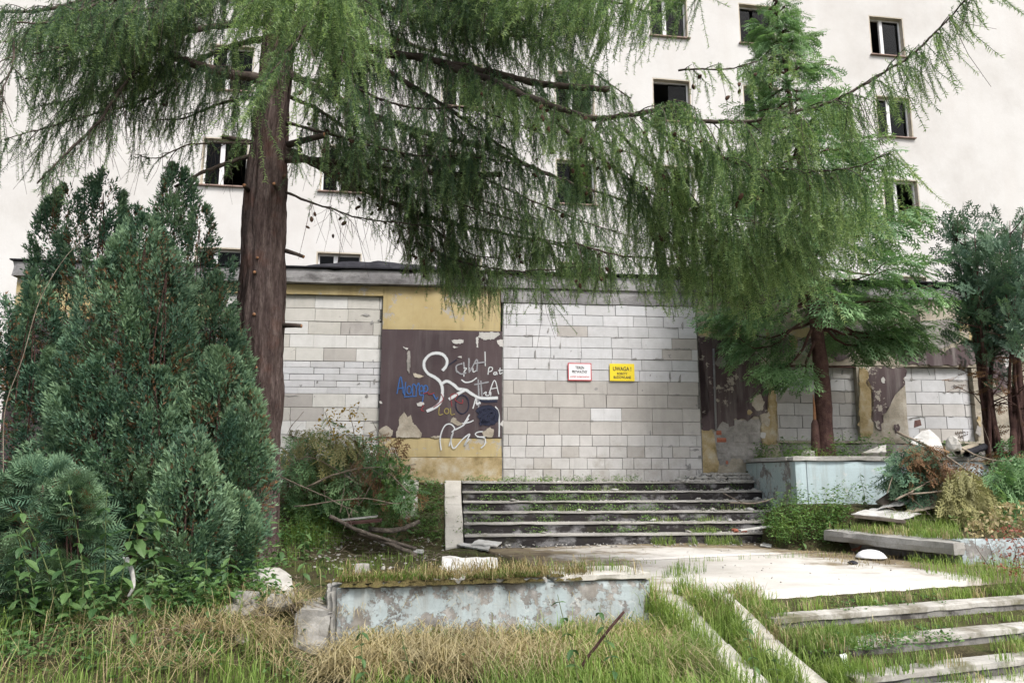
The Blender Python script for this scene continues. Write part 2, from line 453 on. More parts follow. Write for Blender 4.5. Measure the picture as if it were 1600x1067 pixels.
M_BLUE3 = bluepaint('streaked_planter_paint', 0.50, 1.4, (0.30, 0.38, 0.38), (0.40, 0.47, 0.47), 0.85)
# ground
k = Nt('soil', 0.97, 0.1)
a = k.noise(2.2, 7, 0.7); fn = k.noise(38, 5, 0.75)
c = k.ramp(a, (0.3, (0.035, 0.028, 0.018)), (0.5, (0.06, 0.055, 0.028)), (0.62, (0.06, 0.075, 0.022)), (0.75, (0.14, 0.115, 0.07)))
c = k.mix(k.ramp(fn, (0.5, 0.0), (0.75, 0.6)), c, (0.2, 0.165, 0.105))
k.bump(fn, 0.9, 0.03)
M_SOIL = k.base(c)
k = Nt('moss', 0.97, 0.1)
c = k.ramp(k.noise(14, 6, 0.75), (0.3, (0.055, 0.05, 0.02)), (0.5, (0.125, 0.10, 0.045)), (0.7, (0.12, 0.12, 0.04)))
k.bump(k.noise(70, 4, 0.8), 1.0, 0.02)
M_MOSS = k.base(c)
# bark
k = Nt('larch_bark', 0.95, 0.12)
v1 = k.noise(1.0, 6, 0.7, k.map((16, 16, 2.2)), 0.6); v2 = k.noise(1.0, 5, 0.7, k.map((55, 55, 12)))
c = k.ramp(v1, (0.3, (0.04, 0.028, 0.027)), (0.5, (0.13, 0.095, 0.088)), (0.72, (0.24, 0.19, 0.175)))
c = k.mix(k.ramp(v2, (0.35, 0.7), (0.6, 0.0)), c, (0.03, 0.02, 0.018))
c = k.mix(k.ramp(k.noise(2.5, 4), (0.55, 0.0), (0.7, 0.45)), c, (0.15, 0.07, 0.05))
k.bump(k.math('ADD', v1, v2), 0.9, 0.03)
M_BARK = k.base(c)
M_BOUGH = mottled('bough_bark', (0.045, 0.035, 0.03), (0.085, 0.065, 0.055), (0.12, 0.10, 0.085), 8, 60, 0.7, 0.01)
M_REDBARK = mottled('red_brown_bark', (0.045, 0.022, 0.02), (0.09, 0.048, 0.042), (0.13, 0.075, 0.06), 7, 50, 0.9, 0.02)
M_TWIG = mottled('dry_twig', (0.13, 0.10, 0.075), (0.22, 0.18, 0.14), (0.32, 0.27, 0.21), 8, 60)
M_LOG = mottled('old_log_bark', (0.06, 0.05, 0.042), (0.125, 0.105, 0.088), (0.22, 0.19, 0.16), 14, 70, 0.9, 0.02)
M_CUT = mottled('fresh_cut_wood', (0.24, 0.11, 0.055), (0.34, 0.17, 0.09), (0.42, 0.25, 0.15), 20, 80)
M_WOOD = mottled('weathered_plank', (0.10, 0.08, 0.065), (0.17, 0.14, 0.115), (0.26, 0.22, 0.185), 5, 50)
M_TAN = mottled('old_hardboard', (0.22, 0.19, 0.14), (0.30, 0.26, 0.20), (0.38, 0.34, 0.27), 5, 50)
M_WHITE = mottled('dirty_white_panel', (0.32, 0.31, 0.29), (0.46, 0.455, 0.44), (0.56, 0.555, 0.55), 5, 30, 0.2)
M_FOAM = mottled('white_foam', (0.24, 0.225, 0.20), (0.36, 0.345, 0.32), (0.46, 0.45, 0.43), 4, 45, 0.6)
M_ROCK = mottled('grey_rubble', (0.13, 0.12, 0.11), (0.23, 0.22, 0.20), (0.34, 0.33, 0.31), 7, 50, 0.7, 0.012)
M_RED = mottled('red_plastic', (0.30, 0.02, 0.02), (0.42, 0.035, 0.03), (0.5, 0.06, 0.05), 9, 50, 0.2)
M_TAR = mottled('tar_felt', (0.012, 0.012, 0.016), (0.022, 0.022, 0.028), (0.04, 0.04, 0.048), 4, 40, 0.6, 0.01)
M_FRAME = mottled('window_frame_white', (0.62, 0.62, 0.63), (0.72, 0.72, 0.73), (0.78, 0.78, 0.79), 3, 30, 0.1)
M_REVEAL = mottled('window_reveal', (0.38, 0.33, 0.25), (0.48, 0.43, 0.35), (0.55, 0.50, 0.43), 3, 30, 0.3)
M_SILL = mottled('metal_sill', (0.20, 0.14, 0.12), (0.28, 0.20, 0.17), (0.36, 0.28, 0.25), 3, 30, 0.2)
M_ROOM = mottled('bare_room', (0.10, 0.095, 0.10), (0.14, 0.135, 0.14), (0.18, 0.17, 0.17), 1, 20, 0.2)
k = Nt('sign_white', 0.4, 0.5); M_SGW = k.base((0.76, 0.77, 0.80))
k = Nt('sign_yellow', 0.4, 0.5); M_SGY = k.base((0.75, 0.58, 0.012))
k = Nt('sign_black', 0.5, 0.4); M_SGK = k.base((0.02, 0.02, 0.022))
k = Nt('sign_red', 0.5, 0.4); M_SGR = k.base((0.45, 0.03, 0.04))
def spray(name, col, edge=0.5):
    k = Nt(name, 0.7, 0.3); k.base(col)
    e = k.attr('tint'); n = k.noise(45, 5, 0.8); n2 = k.noise(9, 4, 0.6)
    f = k.math('SUBTRACT', k.math('ADD', k.math('MULTIPLY', e, 1.7), k.math('MULTIPLY', n2, 0.7)), k.math('ADD', k.math('MULTIPLY', n, edge), 0.35))
    f = k.ramp(f, (0.12, 0.0), (0.75, 1.0))
    tp = k.n('ShaderNodeBsdfTransparent'); mx = k.n('ShaderNodeMixShader')
    k.l(f, mx.inputs[0]); k.l(tp.outputs[0], mx.inputs[1]); k.l(k.b.outputs[0], mx.inputs[2]); k.l(mx.outputs[0], k.out.inputs[0])
    return k.m
M_SPW = spray('white_spray_paint', (0.52, 0.54, 0.56), 0.7); M_SPB = spray('blue_spray_paint', (0.035, 0.10, 0.27), 0.9); M_SPY = spray('olive_spray_paint', (0.24, 0.20, 0.07), 1.0)
M_SPR = spray('red_spray_paint', (0.22, 0.03, 0.04), 1.0); M_SPK = spray('navy_spray_paint', (0.012, 0.015, 0.035)); M_SPG = spray('faint_grey_spray_paint', (0.25, 0.25, 0.27), 1.1)
L_LARCH = leafmat('larch_needles', (0.049, 0.092, 0.064), (0.125, 0.205, 0.113), (0.320, 0.435, 0.205), 0.42)
L_LARCHB = leafmat('pale_larch_needles', (0.077, 0.142, 0.073), (0.189, 0.295, 0.136), (0.378, 0.484, 0.236), 0.45)  # paler, yellower green than the main larch needle colour
L_JUN = leafmat('juniper_scales', (0.016, 0.044, 0.030), (0.062, 0.130, 0.082), (0.19, 0.29, 0.17), 0.15)
L_CYP = leafmat('cypress_scales', (0.044, 0.104, 0.051), (0.122, 0.232, 0.107), (0.268, 0.415, 0.207), 0.3)
L_BLUEJ = leafmat('blue_juniper_scales', (0.022, 0.052, 0.036), (0.066, 0.125, 0.085), (0.16, 0.25, 0.165), 0.2)
L_YELL = leafmat('yellowing_fronds', (0.11, 0.10, 0.035), (0.25, 0.24, 0.10), (0.42, 0.40, 0.21), 0.2)
L_RUST = leafmat('dead_rust_fronds', (0.06, 0.032, 0.018), (0.16, 0.085, 0.045), (0.28, 0.17, 0.09), 0.15)
L_GRASS = leafmat('grass_blades', (0.070, 0.130, 0.025), (0.180, 0.285, 0.065), (0.360, 0.420, 0.160), 0.42)
L_STRAW = leafmat('dry_straw', (0.16, 0.12, 0.06), (0.33, 0.27, 0.15), (0.52, 0.45, 0.28), 0.25)
L_WEED = leafmat('weed_leaves', (0.040, 0.094, 0.031), (0.105, 0.204, 0.068), (0.220, 0.330, 0.121), 0.4)
L_REDW = leafmat('red_weed_leaves', (0.16, 0.045, 0.04), (0.30, 0.10, 0.08), (0.40, 0.20, 0.14), 0.35)
L_GOLD = leafmat('withered_golden_leaves', (0.20, 0.12, 0.03), (0.42, 0.28, 0.07), (0.55, 0.42, 0.16), 0.35)
def leafsolid(name, c0, c1):
    k = Nt(name, 0.55, 0.35); oi = k.n('ShaderNodeObjectInfo')
    c = k.ramp(oi.outputs['Random'], (0.0, c0), (1.0, c1)); c = k.mix(1.0, c, k.ramp(k.noise(30, 4), (0.3, (0.8, 0.8, 0.8)), (0.7, (1.1, 1.1, 1.1))), 'MULTIPLY'); k.base(c)
    tr = k.n('ShaderNodeBsdfTranslucent'); k.l(c, tr.inputs[0]); mx = k.n('ShaderNodeMixShader'); mx.inputs[0].default_value = 0.35
    k.l(k.b.outputs[0], mx.inputs[1]); k.l(tr.outputs[0], mx.inputs[2]); k.l(mx.outputs[0], k.out.inputs[0])
    return k.m
L_LEAF = leafsolid('broad_leaf', (0.045, 0.105, 0.035), (0.12, 0.21, 0.07))
L_LEAFD = leafsolid('shaded_broad_leaf_kind', (0.05, 0.115, 0.05), (0.085, 0.165, 0.07))
L_STEM = mottled('green_stem', (0.06, 0.09, 0.03), (0.10, 0.13, 0.05), (0.15, 0.15, 0.07), 9, 60)

# ================================================================== SETTING
Z_T = 0.53                     # terrace
Z_L = 1.49                     # landing at the blocked entrance
Z_PL = 1.86                    # soil in the upper planter
S_L, S_R = -0.93, 4.45         # ends of the upper stairs along the annex
WFR = frame(1.236, 7.05, rad(12.5))     # the retaining wall stands a little askew to the steps
def hq(x, y):
    x = np.asarray(x, float); y = np.asarray(y, float)
    dx, dy = x - FR['o'][0], y - FR['o'][1]
    q = dx * FR['u'][0] + dy * FR['u'][1]; w = dx * FR['n'][0] + dy * FR['n'][1]
    w = np.where(dx * WFR['u'][0] + dy * WFR['u'][1] < 0, dx * WFR['n'][0] + dy * WFR['n'][1], w)
    lawn = 0.20 - 0.055 * np.clip(-w, 0, 5)
    slope = np.clip(0.46 + (w - 0.1) * 0.40, -0.07, 0.46)
    front = lawn + (slope - lawn) * ss(-0.15, 0.25, q)
    b0 = 8.6 + 1.0 * ss(-4.0, -2.3, x)
    bank = 0.40 + 0.95 * ss(b0, 13.6, y)
    terr = np.where(x < -0.95, bank + 0.07 * ss(-2.4, -1.2, x), np.where(q < -0.05, 0.515, 0.45))
    by_ramp = 0.50 + 0.98 * np.clip((y - 12.25) / 1.75, 0, 1)
    tb_ = ss(-3.1, -2.1, x) * (x < -0.95)
    terr = terr * (1 - tb_) + np.minimum(by_ramp, terr + 1) * tb_
    g = np.where(w < 0.3, front, terr)
    left = 0.20 + 0.32 * ss(4.3, 6.5, y) + 0.85 * ss(b0, 13.6, y)
    t = ss(-2.4, -1.45, x)
    t = np.maximum(t, tb_ * (y > 8.5))
    g = left * (1 - t) + g * t
    s = x * AN['u'][0] + (y - 14.4) * AN['u'][1]; d = -x * AN['u'][1] * -1 * -1 + (y - 14.4) * AN['n'][1]
    d = x * AN['n'][0] + (y - 14.4) * AN['n'][1]
    g = np.where((s > S_R + 0.12) & (d > -1.98), Z_PL, g)
    # lower planter on the right: soil behind the broken slab
    lw = ((x - 4.6) * 1.75 + (y - 11.5) * 0.9) / 1.97
    rp = (x > 4.0) & (d <= -1.98) & (y > 9.95)
    far = ss(11.3, 11.8, y)
    tt = ss(0.32, 0.5, lw) * (1 - far) + ss(-0.75, 0.6, lw) * far
    g = np.where(rp, g + (0.79 + 0.36 * ss(10.4, 12.2, y) - g) * tt, g)
    g = np.where((d > -0.2) , np.where(s > S_R, Z_PL, 1.40), g)
    g = g + (fbm(x * 1.4, y * 1.4) - 0.5) * 0.09 * (1 - ss(0.2, 1.0, q) * (w < 0.2))
    return g
def ground_hit(u, v):
    """where a line of sight meets the ground"""
    u = np.asarray(u, float); v = np.asarray(v, float)
    xc, yc = (u - CX) / F, (CY - v) / F
    ry = math.cos(PITCH) - yc * math.sin(PITCH); rz = math.sin(PITCH) + yc * math.cos(PITCH)
    res = np.full((len(u), 3), np.nan); done = np.zeros(len(u), bool)
    for D in np.arange(3.0, 16.0, 0.03):
        t = D / ry; X = xc * t; Z = E + rz * t
        g = hq(X, np.full_like(X, D))
        hit = (~done) & (Z <= g)
        res[hit] = np.stack([X[hit], np.full(hit.sum(), D), g[hit]], -1); done |= hit
    return res[done]
gx_ = np.concatenate([[-300, -120, -50, -24, -17], np.arange(-13, 13.01, 0.125), [17, 24, 50, 120, 300]])
gy_ = np.concatenate([[-300, -100, -30, -8, -2, 0.5], np.arange(2.0, 15.01, 0.1), [17, 20, 30, 60, 120, 300]])
GX, GY = np.meshgrid(gx_, gy_)
GZ = hq(GX, GY)
nx_, ny_ = len(gx_), len(gy_)
ii, jj = np.meshgrid(np.arange(nx_ - 1), np.arange(ny_ - 1))
a_ = (jj * nx_ + ii).ravel()
ground = mesh_np('ground', np.stack([GX, GY, GZ], -1).reshape(-1, 3), np.stack([a_, a_ + 1, a_ + nx_ + 1, a_ + nx_], -1), M_SOIL, smooth=True)
ground['kind'] = 'structure'

# ---- paving at street level, right foreground
def grid_sheet(name, fr, q0, q1, w0, w1, z, mat, step=0.1, amp=0.006, thick=0.25, edge=0.02, seed=0.0):
    qs = np.arange(q0, q1 + 1e-6, step); ws = np.arange(w0, w1 + 1e-6, step)
    Q, W = np.meshgrid(qs, ws)
    e = (fbm(Q * 3 + seed, W * 3) - 0.5) * edge * 2
    Wj = W + np.where((W == ws[0]), e, 0)
    X = fr['o'][0] + Q * fr['u'][0] + Wj * fr['n'][0]; Y = fr['o'][1] + Q * fr['u'][1] + Wj * fr['n'][1]
    Zz = z + (fbm(Q * 1.3 + seed, W * 1.3) - 0.5) * 2 * amp
    V = np.stack([X, Y, Zz], -1).reshape(-1, 3)
    nq, nw = len(qs), len(ws)
    i, j = np.meshgrid(np.arange(nq - 1), np.arange(nw - 1)); a = (j * nq + i).ravel()
    Fq = np.stack([a, a + 1, a + nq + 1, a + nq], -1)
    ring = list(range(nq)) + [k * nq + nq - 1 for k in range(1, nw)] + [(nw - 1) * nq + k for k in range(nq - 2, -1, -1)] + [k * nq for k in range(nw - 2, 0, -1)]
    base = len(V); Vb = V[ring].copy(); Vb[:, 2] -= thick
    r = np.array(ring); n = len(ring); b = base + np.arange(n)
    Fs = np.stack([r, b, np.roll(b, -1), np.roll(r, -1)], -1)
    return mesh_np(name, np.concatenate([V, Vb]), np.concatenate([Fq, Fs]), mat)
pave = grid_sheet('pavement', FR, 0.95, 9.0, -6.0, -1.28, 0.0, M_TERR, 0.1, 0.006, 0.2, seed=3.0)
pave['kind'] = 'structure'

# ---- the terrace: big cast bays with open joints
def bay(q0, q1, w0, w1, sd):
    o = grid_sheet('concrete_bay', FR, q0, q1, w0, w1, Z_T + (sd % 3 - 1) * 0.006, M_TERR, 0.1, 0.012, 0.3, 0.03, seed=sd * 2.7)
    return o
terr = empty('terrace', (0, 0, 0)); terr['kind'] = 'structure'
for i, (q0, q1, w0, w1) in enumerate([(0.02, 5.4, 0.10, 2.98), (0.02, 5.4, 3.0, 5.0)]):
    b = bay(q0, q1, w0, w1, i); b.parent = terr

# ---- upper stairs
st_e = empty('concrete_stairs', (*AN['o'], 0), AN['a'])
tag(st_e, 'mossy six step concrete stairs leading up to the blocked entrance', 'stairs')
RISE, RUN = 0.16, 0.32
for i in range(6):
    zt = Z_L - RISE * i; yf = -0.45 - RUN * i
    stp = rough_box('step', S_L, S_R, yf + 0.03, 0.05 if i == 0 else yf + RUN + 0.12, zt - RISE - 0.06, zt - 0.033, M_RISER, st_e, 0.07, 0.012, 20 + i, 0.004)
    rough_box('tread', S_L - 0.01, S_R + 0.0, yf, (0.03 if i == 0 else yf + RUN + 0.05), zt - 0.035, zt, M_TREAD, stp, 0.06, 0.005, 40 + i, 0.006, 0.02)
def ramp_strip(name, fr, q0, q1, wz, thick, mat, parent=None, seed=0):
    """a sloping cast strip through (depth, z) points in a frame's local coordinates"""
    bm = bmesh.new(); rows = []
    for k, (w, z) in enumerate(wz):
        row = []
        for q in (q0, q1):
            row.append((bm.verts.new((q + random.uniform(-.008, .008), w, z + random.uniform(-.006, .006))), bm.verts.new((q, w, z - thick))))
        rows.append(row)
    for A, B in zip(rows[:-1], rows[1:]):
        bm.faces.new((A[0][0], A[1][0], B[1][0], B[0][0])); bm.faces.new((A[0][1], B[0][1], B[1][1], A[1][1]))
        bm.faces.new((A[0][0], B[0][0], B[0][1], A[0][1])); bm.faces.new((A[1][0], A[1][1], B[1][1], B[1][0]))
    for Rr in (rows[0], rows[-1]): bm.faces.new((Rr[0][0], Rr[0][1], Rr[1][1], Rr[1][0]))
    bmesh.ops.bevel(bm, geom=[e for e in bm.edges if e.calc_length() > 0.15], offset=0.008, segments=1, affect='EDGES')
    return from_bm(name, bm, mat, parent)
def seg(w0, z0, w1, z1, n): return [(w0 + (w1 - w0) * t, z0 + (z1 - z0) * t) for t in np.linspace(0, 1, n)]
rp = empty('pram_ramp', (*AN['o'], 0), AN['a'])
tag(rp, 'pair of narrow sloping concrete pram tracks beside the upper stairs', 'ramp')
ramp_strip('track', AN, -1.24, -0.95, seg(-0.28, 1.52, -1.05, 1.12, 3), 0.3, M_STRIP, rp)
ramp_strip('track', AN, -1.24, -0.95, seg(-1.055, 1.115, -1.68, 0.79, 3), 0.3, M_STRIP, rp)
ramp_strip('track', AN, -1.235, -0.955, seg(-1.685, 0.785, -2.2, 0.53, 3), 0.3, M_STRIP, rp)
ramp_strip('track', AN, -1.98, -1.70, seg(-0.3, 1.52, -1.3, 1.04, 4), 0.3, M_STRIP, rp)

# ---- lower steps and ramp
ls = empty('lower_steps', (*FR['o'], 0), FR['a'])
tag(ls, 'overgrown lower concrete steps rising from the pavement to the terrace', 'stairs')
for i, (w, z, d, q0) in enumerate([(-0.385, 0.385, 0.46, 0.98), (-0.80, 0.225, 0.42, 1.0), (-1.24, 0.085, 0.44, 1.05)]):
    rough_box('soil_fill', q0, 6.2, w + 0.23, w + d + .03, z - 0.2, z - 0.008, M_SOIL, ls, 0.08, 0.02, 65 + i, 0.004)
    stp = rough_box('step', q0, 6.2, w + 0.025, w + 0.3, z - 0.26, z - 0.05, M_RISER2, ls, 0.08, 0.012, 60 + i, 0.004, 0.0)
    rough_box('tread', q0 - 0.01, 6.2, w, w + 0.25, z - 0.065, z, M_LTREAD, stp, 0.05, 0.005, 70 + i, 0.010, 0.018)
lr = empty('lower_pram_ramp', (*FR['o'], 0), FR['a'])
tag(lr, 'two sloping concrete tracks in grass left of the lower steps', 'ramp')
for q0, q1, wt in ((0.62, 0.87, 0.06), (0.12, 0.36, 0.02)):
    ramp_strip('track', FR, q0, q1, seg(wt + 0.24, Z_T + 0.012, wt, Z_T - 0.01, 2), 0.25, M_STRIP, lr)
    ramp_strip('track', FR, q0, q1, seg(wt - 0.008, Z_T - 0.018, wt - 0.6, Z_T - 0.27, 3), 0.25, M_STRIP, lr)
    ramp_strip('track', FR, q0, q1, seg(wt - 0.608, Z_T - 0.275, wt - 1.3, 0.0, 4), 0.25, M_STRIP, lr)

# ---- foreground retaining wall
fw = empty('retaining_wall', (*FR['o'], 0), rad(12.5))
tag(fw, 'low retaining wall with peeling pale blue paint and mossy top', 'wall')
ZW = 0.765
rough_box('wall_body', -2.72, 0.0, 0.03, 0.50, -0.1, ZW - 0.06, M_BLUE, fw, 0.05, 0.016, 3, 0.01, 0.0)
rough_box('coping', -0.92, 0.012, 0.0, 0.60, ZW - 0.062, ZW, M_STRIP, fw, 0.05, 0.008, 5, 0.01, 0.05)
rough_box('coping', -2.42, -0.93, 0.0, 0.58, ZW - 0.064, ZW - 0.006, M_SLAB, fw, 0.05, 0.014, 8, 0.014, 0.10)
rough_box('broken_end', -2.80, -2.40, 0.10, 0.62, -0.1, ZW - 0.04, M_SLAB, fw, 0.035, 0.045, 11, 0.04, 0.5)
rough_box('broken_end', -3.05, -2.74, 0.06, 0.6, -0.1, ZW - 0.20, M_SLAB, fw, 0.035, 0.055, 12, 0.05, 0.5)
# moss cushions along the top edge
ms = Acc()
for i in range(150):
    q = R.uniform(-2.7, -0.6) if i % 3 else R.normal(-1.9, .35); w = abs(R.normal(0.0, 0.10)) + 0.0; r = R.uniform(0.015, 0.05) * (1.2 if q < -1.2 else 0.7)
    c = np.array((q, w - 0.01, ZW - 0.01 - (0.03 if w < 0.03 else 0)))
    th = np.linspace(0, 2 * math.pi, 9)[:-1]
    V = [c + np.array((0, 0, r * 0.55))]
    for rr, hh in ((0.55, 0.45), (1.0, -0.15)):
        for t in th: V.append(c + np.array((math.cos(t) * r * rr * R.uniform(.8, 1.25) * 1.4, math.sin(t) * r * rr * R.uniform(.7, 1.1), r * hh + R.normal(0, .004))))
    Fm = [(0, 1 + k, 1 + (k + 1) % 8) for k in range(8)]
    for k in range(8): Fm += [(1 + k, 9 + k, 9 + (k + 1) % 8), (1 + k, 9 + (k + 1) % 8, 1 + (k + 1) % 8)]
    ms.add(V, Fm)
mo = ms.build('moss', M_MOSS, fw, True); mo['kind'] = 'stuff'

# ---- planters on the right
pu = empty('raised_planter', (*AN['o'], 0), AN['a'])
tag(pu, 'tall raised planter with pale blue front beside the stairs', 'planter')
yF = -2.10
rough_box('front_wall', S_R + 0.20, 9.5, yF, yF + 0.22, 0.3, 1.83, M_BLUE2, pu, 0.1, 0.006, 31, 0.006)
rough_box('corner_post', S_R + 0.0, S_R + 0.197, yF - 0.004, yF + 0.20, 0.3, 1.829, M_BLUE2, pu, 0.1, 0.005, 32, 0.008)
rough_box('side_wall', S_R + 0.01, S_R + 0.20, yF + 0.203, -0.03, 0.3, 1.828, M_BLUE3, pu, 0.1, 0.006, 33, 0.006)
rough_box('coping', S_R - 0.05, 9.5, yF - 0.05, yF + 0.24, 1.832, 1.915, M_SLAB, pu, 0.08, 0.006, 34, 0.008, 0.04)
rough_box('coping', S_R - 0.045, S_R + 0.22, yF + 0.243, -0.03, 1.832, 1.91, M_SLAB, pu, 0.08, 0.006, 35, 0.008, 0.04)
pl = empty('low_planter', (0, 0, 0))
tag(pl, 'low planter edged by a cracked overhanging concrete slab at the terrace side', 'planter')
A_, B_ = np.array((4.60, 11.5)), np.array((5.5, 9.75))
dAB = (B_ - A_) / np.linalg.norm(B_ - A_); angAB = math.atan2(dAB[1], dAB[0]); LAB = float(np.linalg.norm(B_ - A_))
sl = rough_box('slab', 0, LAB, -0.12, 0.55, 0.68, 0.84, M_SLAB, pl, 0.07, 0.012, 36, 0.01, 0.08); sl.location = (*A_, 0); sl.rotation_euler = (0, 0.022, angAB)
sb = rough_box('support_wall', 0.1, LAB, 0.26, 0.45, 0.3, 0.68, M_GREYREND, pl, 0.1, 0.01, 37); sb.location = (*A_, 0); sb.rotation_euler = (0, 0, angAB)
eb = rough_box('end_wall', 0, 3.0, 0, 0.3, 0.3, 0.82, M_BLUE, pl, 0.07, 0.012, 38, 0.012, 0.06); eb.location = (B_[0] + 0.04, B_[1] + 0.02, 0); eb.rotation_euler = (0, 0, rad(8))

# ================================================================== TALL BLOCK
tb = empty('apartment_block', (*MB_['o'], 0), MB_['a'])
tag(tb, 'tall pale rendered derelict block with dark empty windows behind the trees', 'building')
rows_z = [6.62, 10.0, 13.02, 16.04]
cols = []
for u, v in ((348, 300), (530, 400), (722, 150), (900, 280), (1046, 50), (1183, 35), (1386, 55)):
    cols.append(onplane(MB_, u, v)[0])
WW, WH = 1.32, 1.5
SX0, SX1, SZ0, SZ1 = -32.0, 11.0, 0.0, 23.0
xs = sorted({SX0, SX1, *[c - WW / 2 for c in cols], *[c + WW / 2 for c in cols]}); zs = sorted({SZ0, SZ1, *rows_z, *[z + WH for z in rows_z]})
bm = bmesh.new(); vd = {}
def gv(x, z, y=0.0):
    kk = (round(x, 4), round(z, 4), y)
    if kk not in vd: vd[kk] = bm.verts.new((x, y, z))
    return vd[kk]
def is_win(x, z): return any(abs(x - c) < WW / 2 for c in cols) and any(r < z < r + WH for r in rows_z)
for i in range(len(xs) - 1):
    for j in range(len(zs) - 1):
        if not is_win((xs[i] + xs[i + 1]) / 2, (zs[j] + zs[j + 1]) / 2):
            bm.faces.new((gv(xs[i], zs[j]), gv(xs[i + 1], zs[j]), gv(xs[i + 1], zs[j + 1]), gv(xs[i], zs[j + 1])))
bmesh.ops.recalc_face_normals(bm, faces=bm.faces[:])
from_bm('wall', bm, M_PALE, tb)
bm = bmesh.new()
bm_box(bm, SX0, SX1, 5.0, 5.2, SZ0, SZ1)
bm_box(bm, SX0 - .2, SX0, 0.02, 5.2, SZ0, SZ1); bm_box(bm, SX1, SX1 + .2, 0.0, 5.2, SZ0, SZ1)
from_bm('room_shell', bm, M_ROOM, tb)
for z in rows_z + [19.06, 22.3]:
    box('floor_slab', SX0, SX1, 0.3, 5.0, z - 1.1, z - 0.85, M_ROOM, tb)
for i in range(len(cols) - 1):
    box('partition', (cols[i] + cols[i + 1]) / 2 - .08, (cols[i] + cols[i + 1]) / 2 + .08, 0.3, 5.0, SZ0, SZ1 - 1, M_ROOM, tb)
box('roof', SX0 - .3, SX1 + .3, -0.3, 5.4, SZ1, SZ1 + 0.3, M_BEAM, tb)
k = Nt('window_glass', 0.08, 0.5)
gl = k.n('ShaderNodeBsdfGlossy'); gl.inputs['Roughness'].default_value = 0.05; tp = k.n('ShaderNodeBsdfTransparent'); tp.inputs[0].default_value = (0.62, 0.64, 0.66, 1)
fr_ = k.n('ShaderNodeFresnel'); fr_.inputs[0].default_value = 1.18; mx = k.n('ShaderNodeMixShader')
k.l(fr_.outputs[0], mx.inputs[0]); k.l(tp.outputs[0], mx.inputs[1]); k.l(gl.outputs[0], mx.inputs[2]); k.l(mx.outputs[0], k.out.inputs[0])
M_GLASS = k.m
def ring_mesh(name, x0, x1, z0, z1, y0, y1, t, mat):
    bm = bmesh.new()
    bm_box(bm, x0, x1, y0, y1, z0, z0 + t); bm_box(bm, x0, x1, y0, y1, z1 - t, z1)
    bm_box(bm, x0, x0 + t, y0, y1, z0 + t, z1 - t); bm_box(bm, x1 - t, x1, y0, y1, z0 + t, z1 - t)
    me = bpy.data.meshes.new(name); bm.to_mesh(me); bm.free(); me.materials.append(mat); return me
def box_mesh(name, x0, x1, y0, y1, z0, z1, mat):
    bm = bmesh.new(); bm_box(bm, x0, x1, y0, y1, z0, z1); me = bpy.data.meshes.new(name); bm.to_mesh(me); bm.free(); me.materials.append(mat); return me
h = WW / 2
me_rev = ring_mesh('reveal', -h, h, 0, WH, 0.002, 0.34, 0.035, M_REVEAL)
me_frm = ring_mesh('window', -h + .036, h - .036, .036, WH - .036, 0.17, 0.24, 0.05, M_FRAME)
me_mul = box_mesh('mullion', -0.17, -0.05, 0.165, 0.245, 0.087, WH - .087, M_FRAME)
me_sill = box_mesh('sill', -h - 0.05, h + 0.05, -0.09, -0.002, -0.035, 0.0, M_SILL)
me_pane = [box_mesh('pane', -h + .086, -0.17, .2, .208, .087, WH - .087, M_GLASS), box_mesh('pane', -0.05, h - .086, .2, .208, .087, WH - .087, M_GLASS)]
nwin = 0
for ci, c in enumerate(cols):
    for r in rows_z[:4]:
        w_ = link(bpy.data.objects.new('window', me_frm), tb); w_.location = (c, 0, r)
        for nm, me in (('reveal', me_rev), ('mullion', me_mul), ('sill', me_sill)):
            if nm != 'mullion' or nwin % 5 != 3: link(bpy.data.objects.new(nm, me), w_)
        nwin += 1
        if nwin % 3 != 1: link(bpy.data.objects.new('pane', me_pane[0]), w_)
        if nwin % 4 != 2: link(bpy.data.objects.new('pane', me_pane[1]), w_)
# ================================================================== ANNEX
an = empty('derelict_annex', (*AN['o'], 0), AN['a'])
tag(an, 'single storey derelict annex with doorway and windows walled up in blocks', 'building')
def A(u, v, w=0.0): return onplane(AN, u, v, w)
zTop = A(600, 447)[1]                                   # underside of the parapet
zPar = A(600, 425)[1]
sLeft = A(27, 440)[0]; sRight = 13.5
s595 = A(595, 600)[0]; s785 = A(786, 600)[0]; s1090 = A(1091, 600)[0]; s345 = A(338, 500)[0]
zC1 = A(940, 477)[1]; zL1 = A(520, 461)[1]
Z0 = 1.25
box('rear_wall', sLeft, sRight, 0.32, 6.5, Z0, zTop, M_GREYREND, an)
rough_box('parapet', sLeft - 0.05, s785 - 0.3, -0.14, 0.4, zTop, zPar, M_BEAM, an, 0.1, 0.007, 1, 0.008, 0.05)
rough_box('parapet', s785 - 0.295, s1090 + 0.6, -0.11, 0.4, zTop - 0.01, zPar - 0.02, M_BEAM, an, 0.1, 0.007, 2, 0.008, 0.05)
rough_box('parapet', s1090 + 0.605, sRight, -0.09, 0.4, zTop - 0.05, zPar - 0.06, M_BEAM, an, 0.1, 0.015, 3, 0.012, 0.15)
box('roof_edge', sLeft - 0.08, sRight, -0.18, 6.6, zPar + 0.012, zPar + 0.035, M_TAR, an)
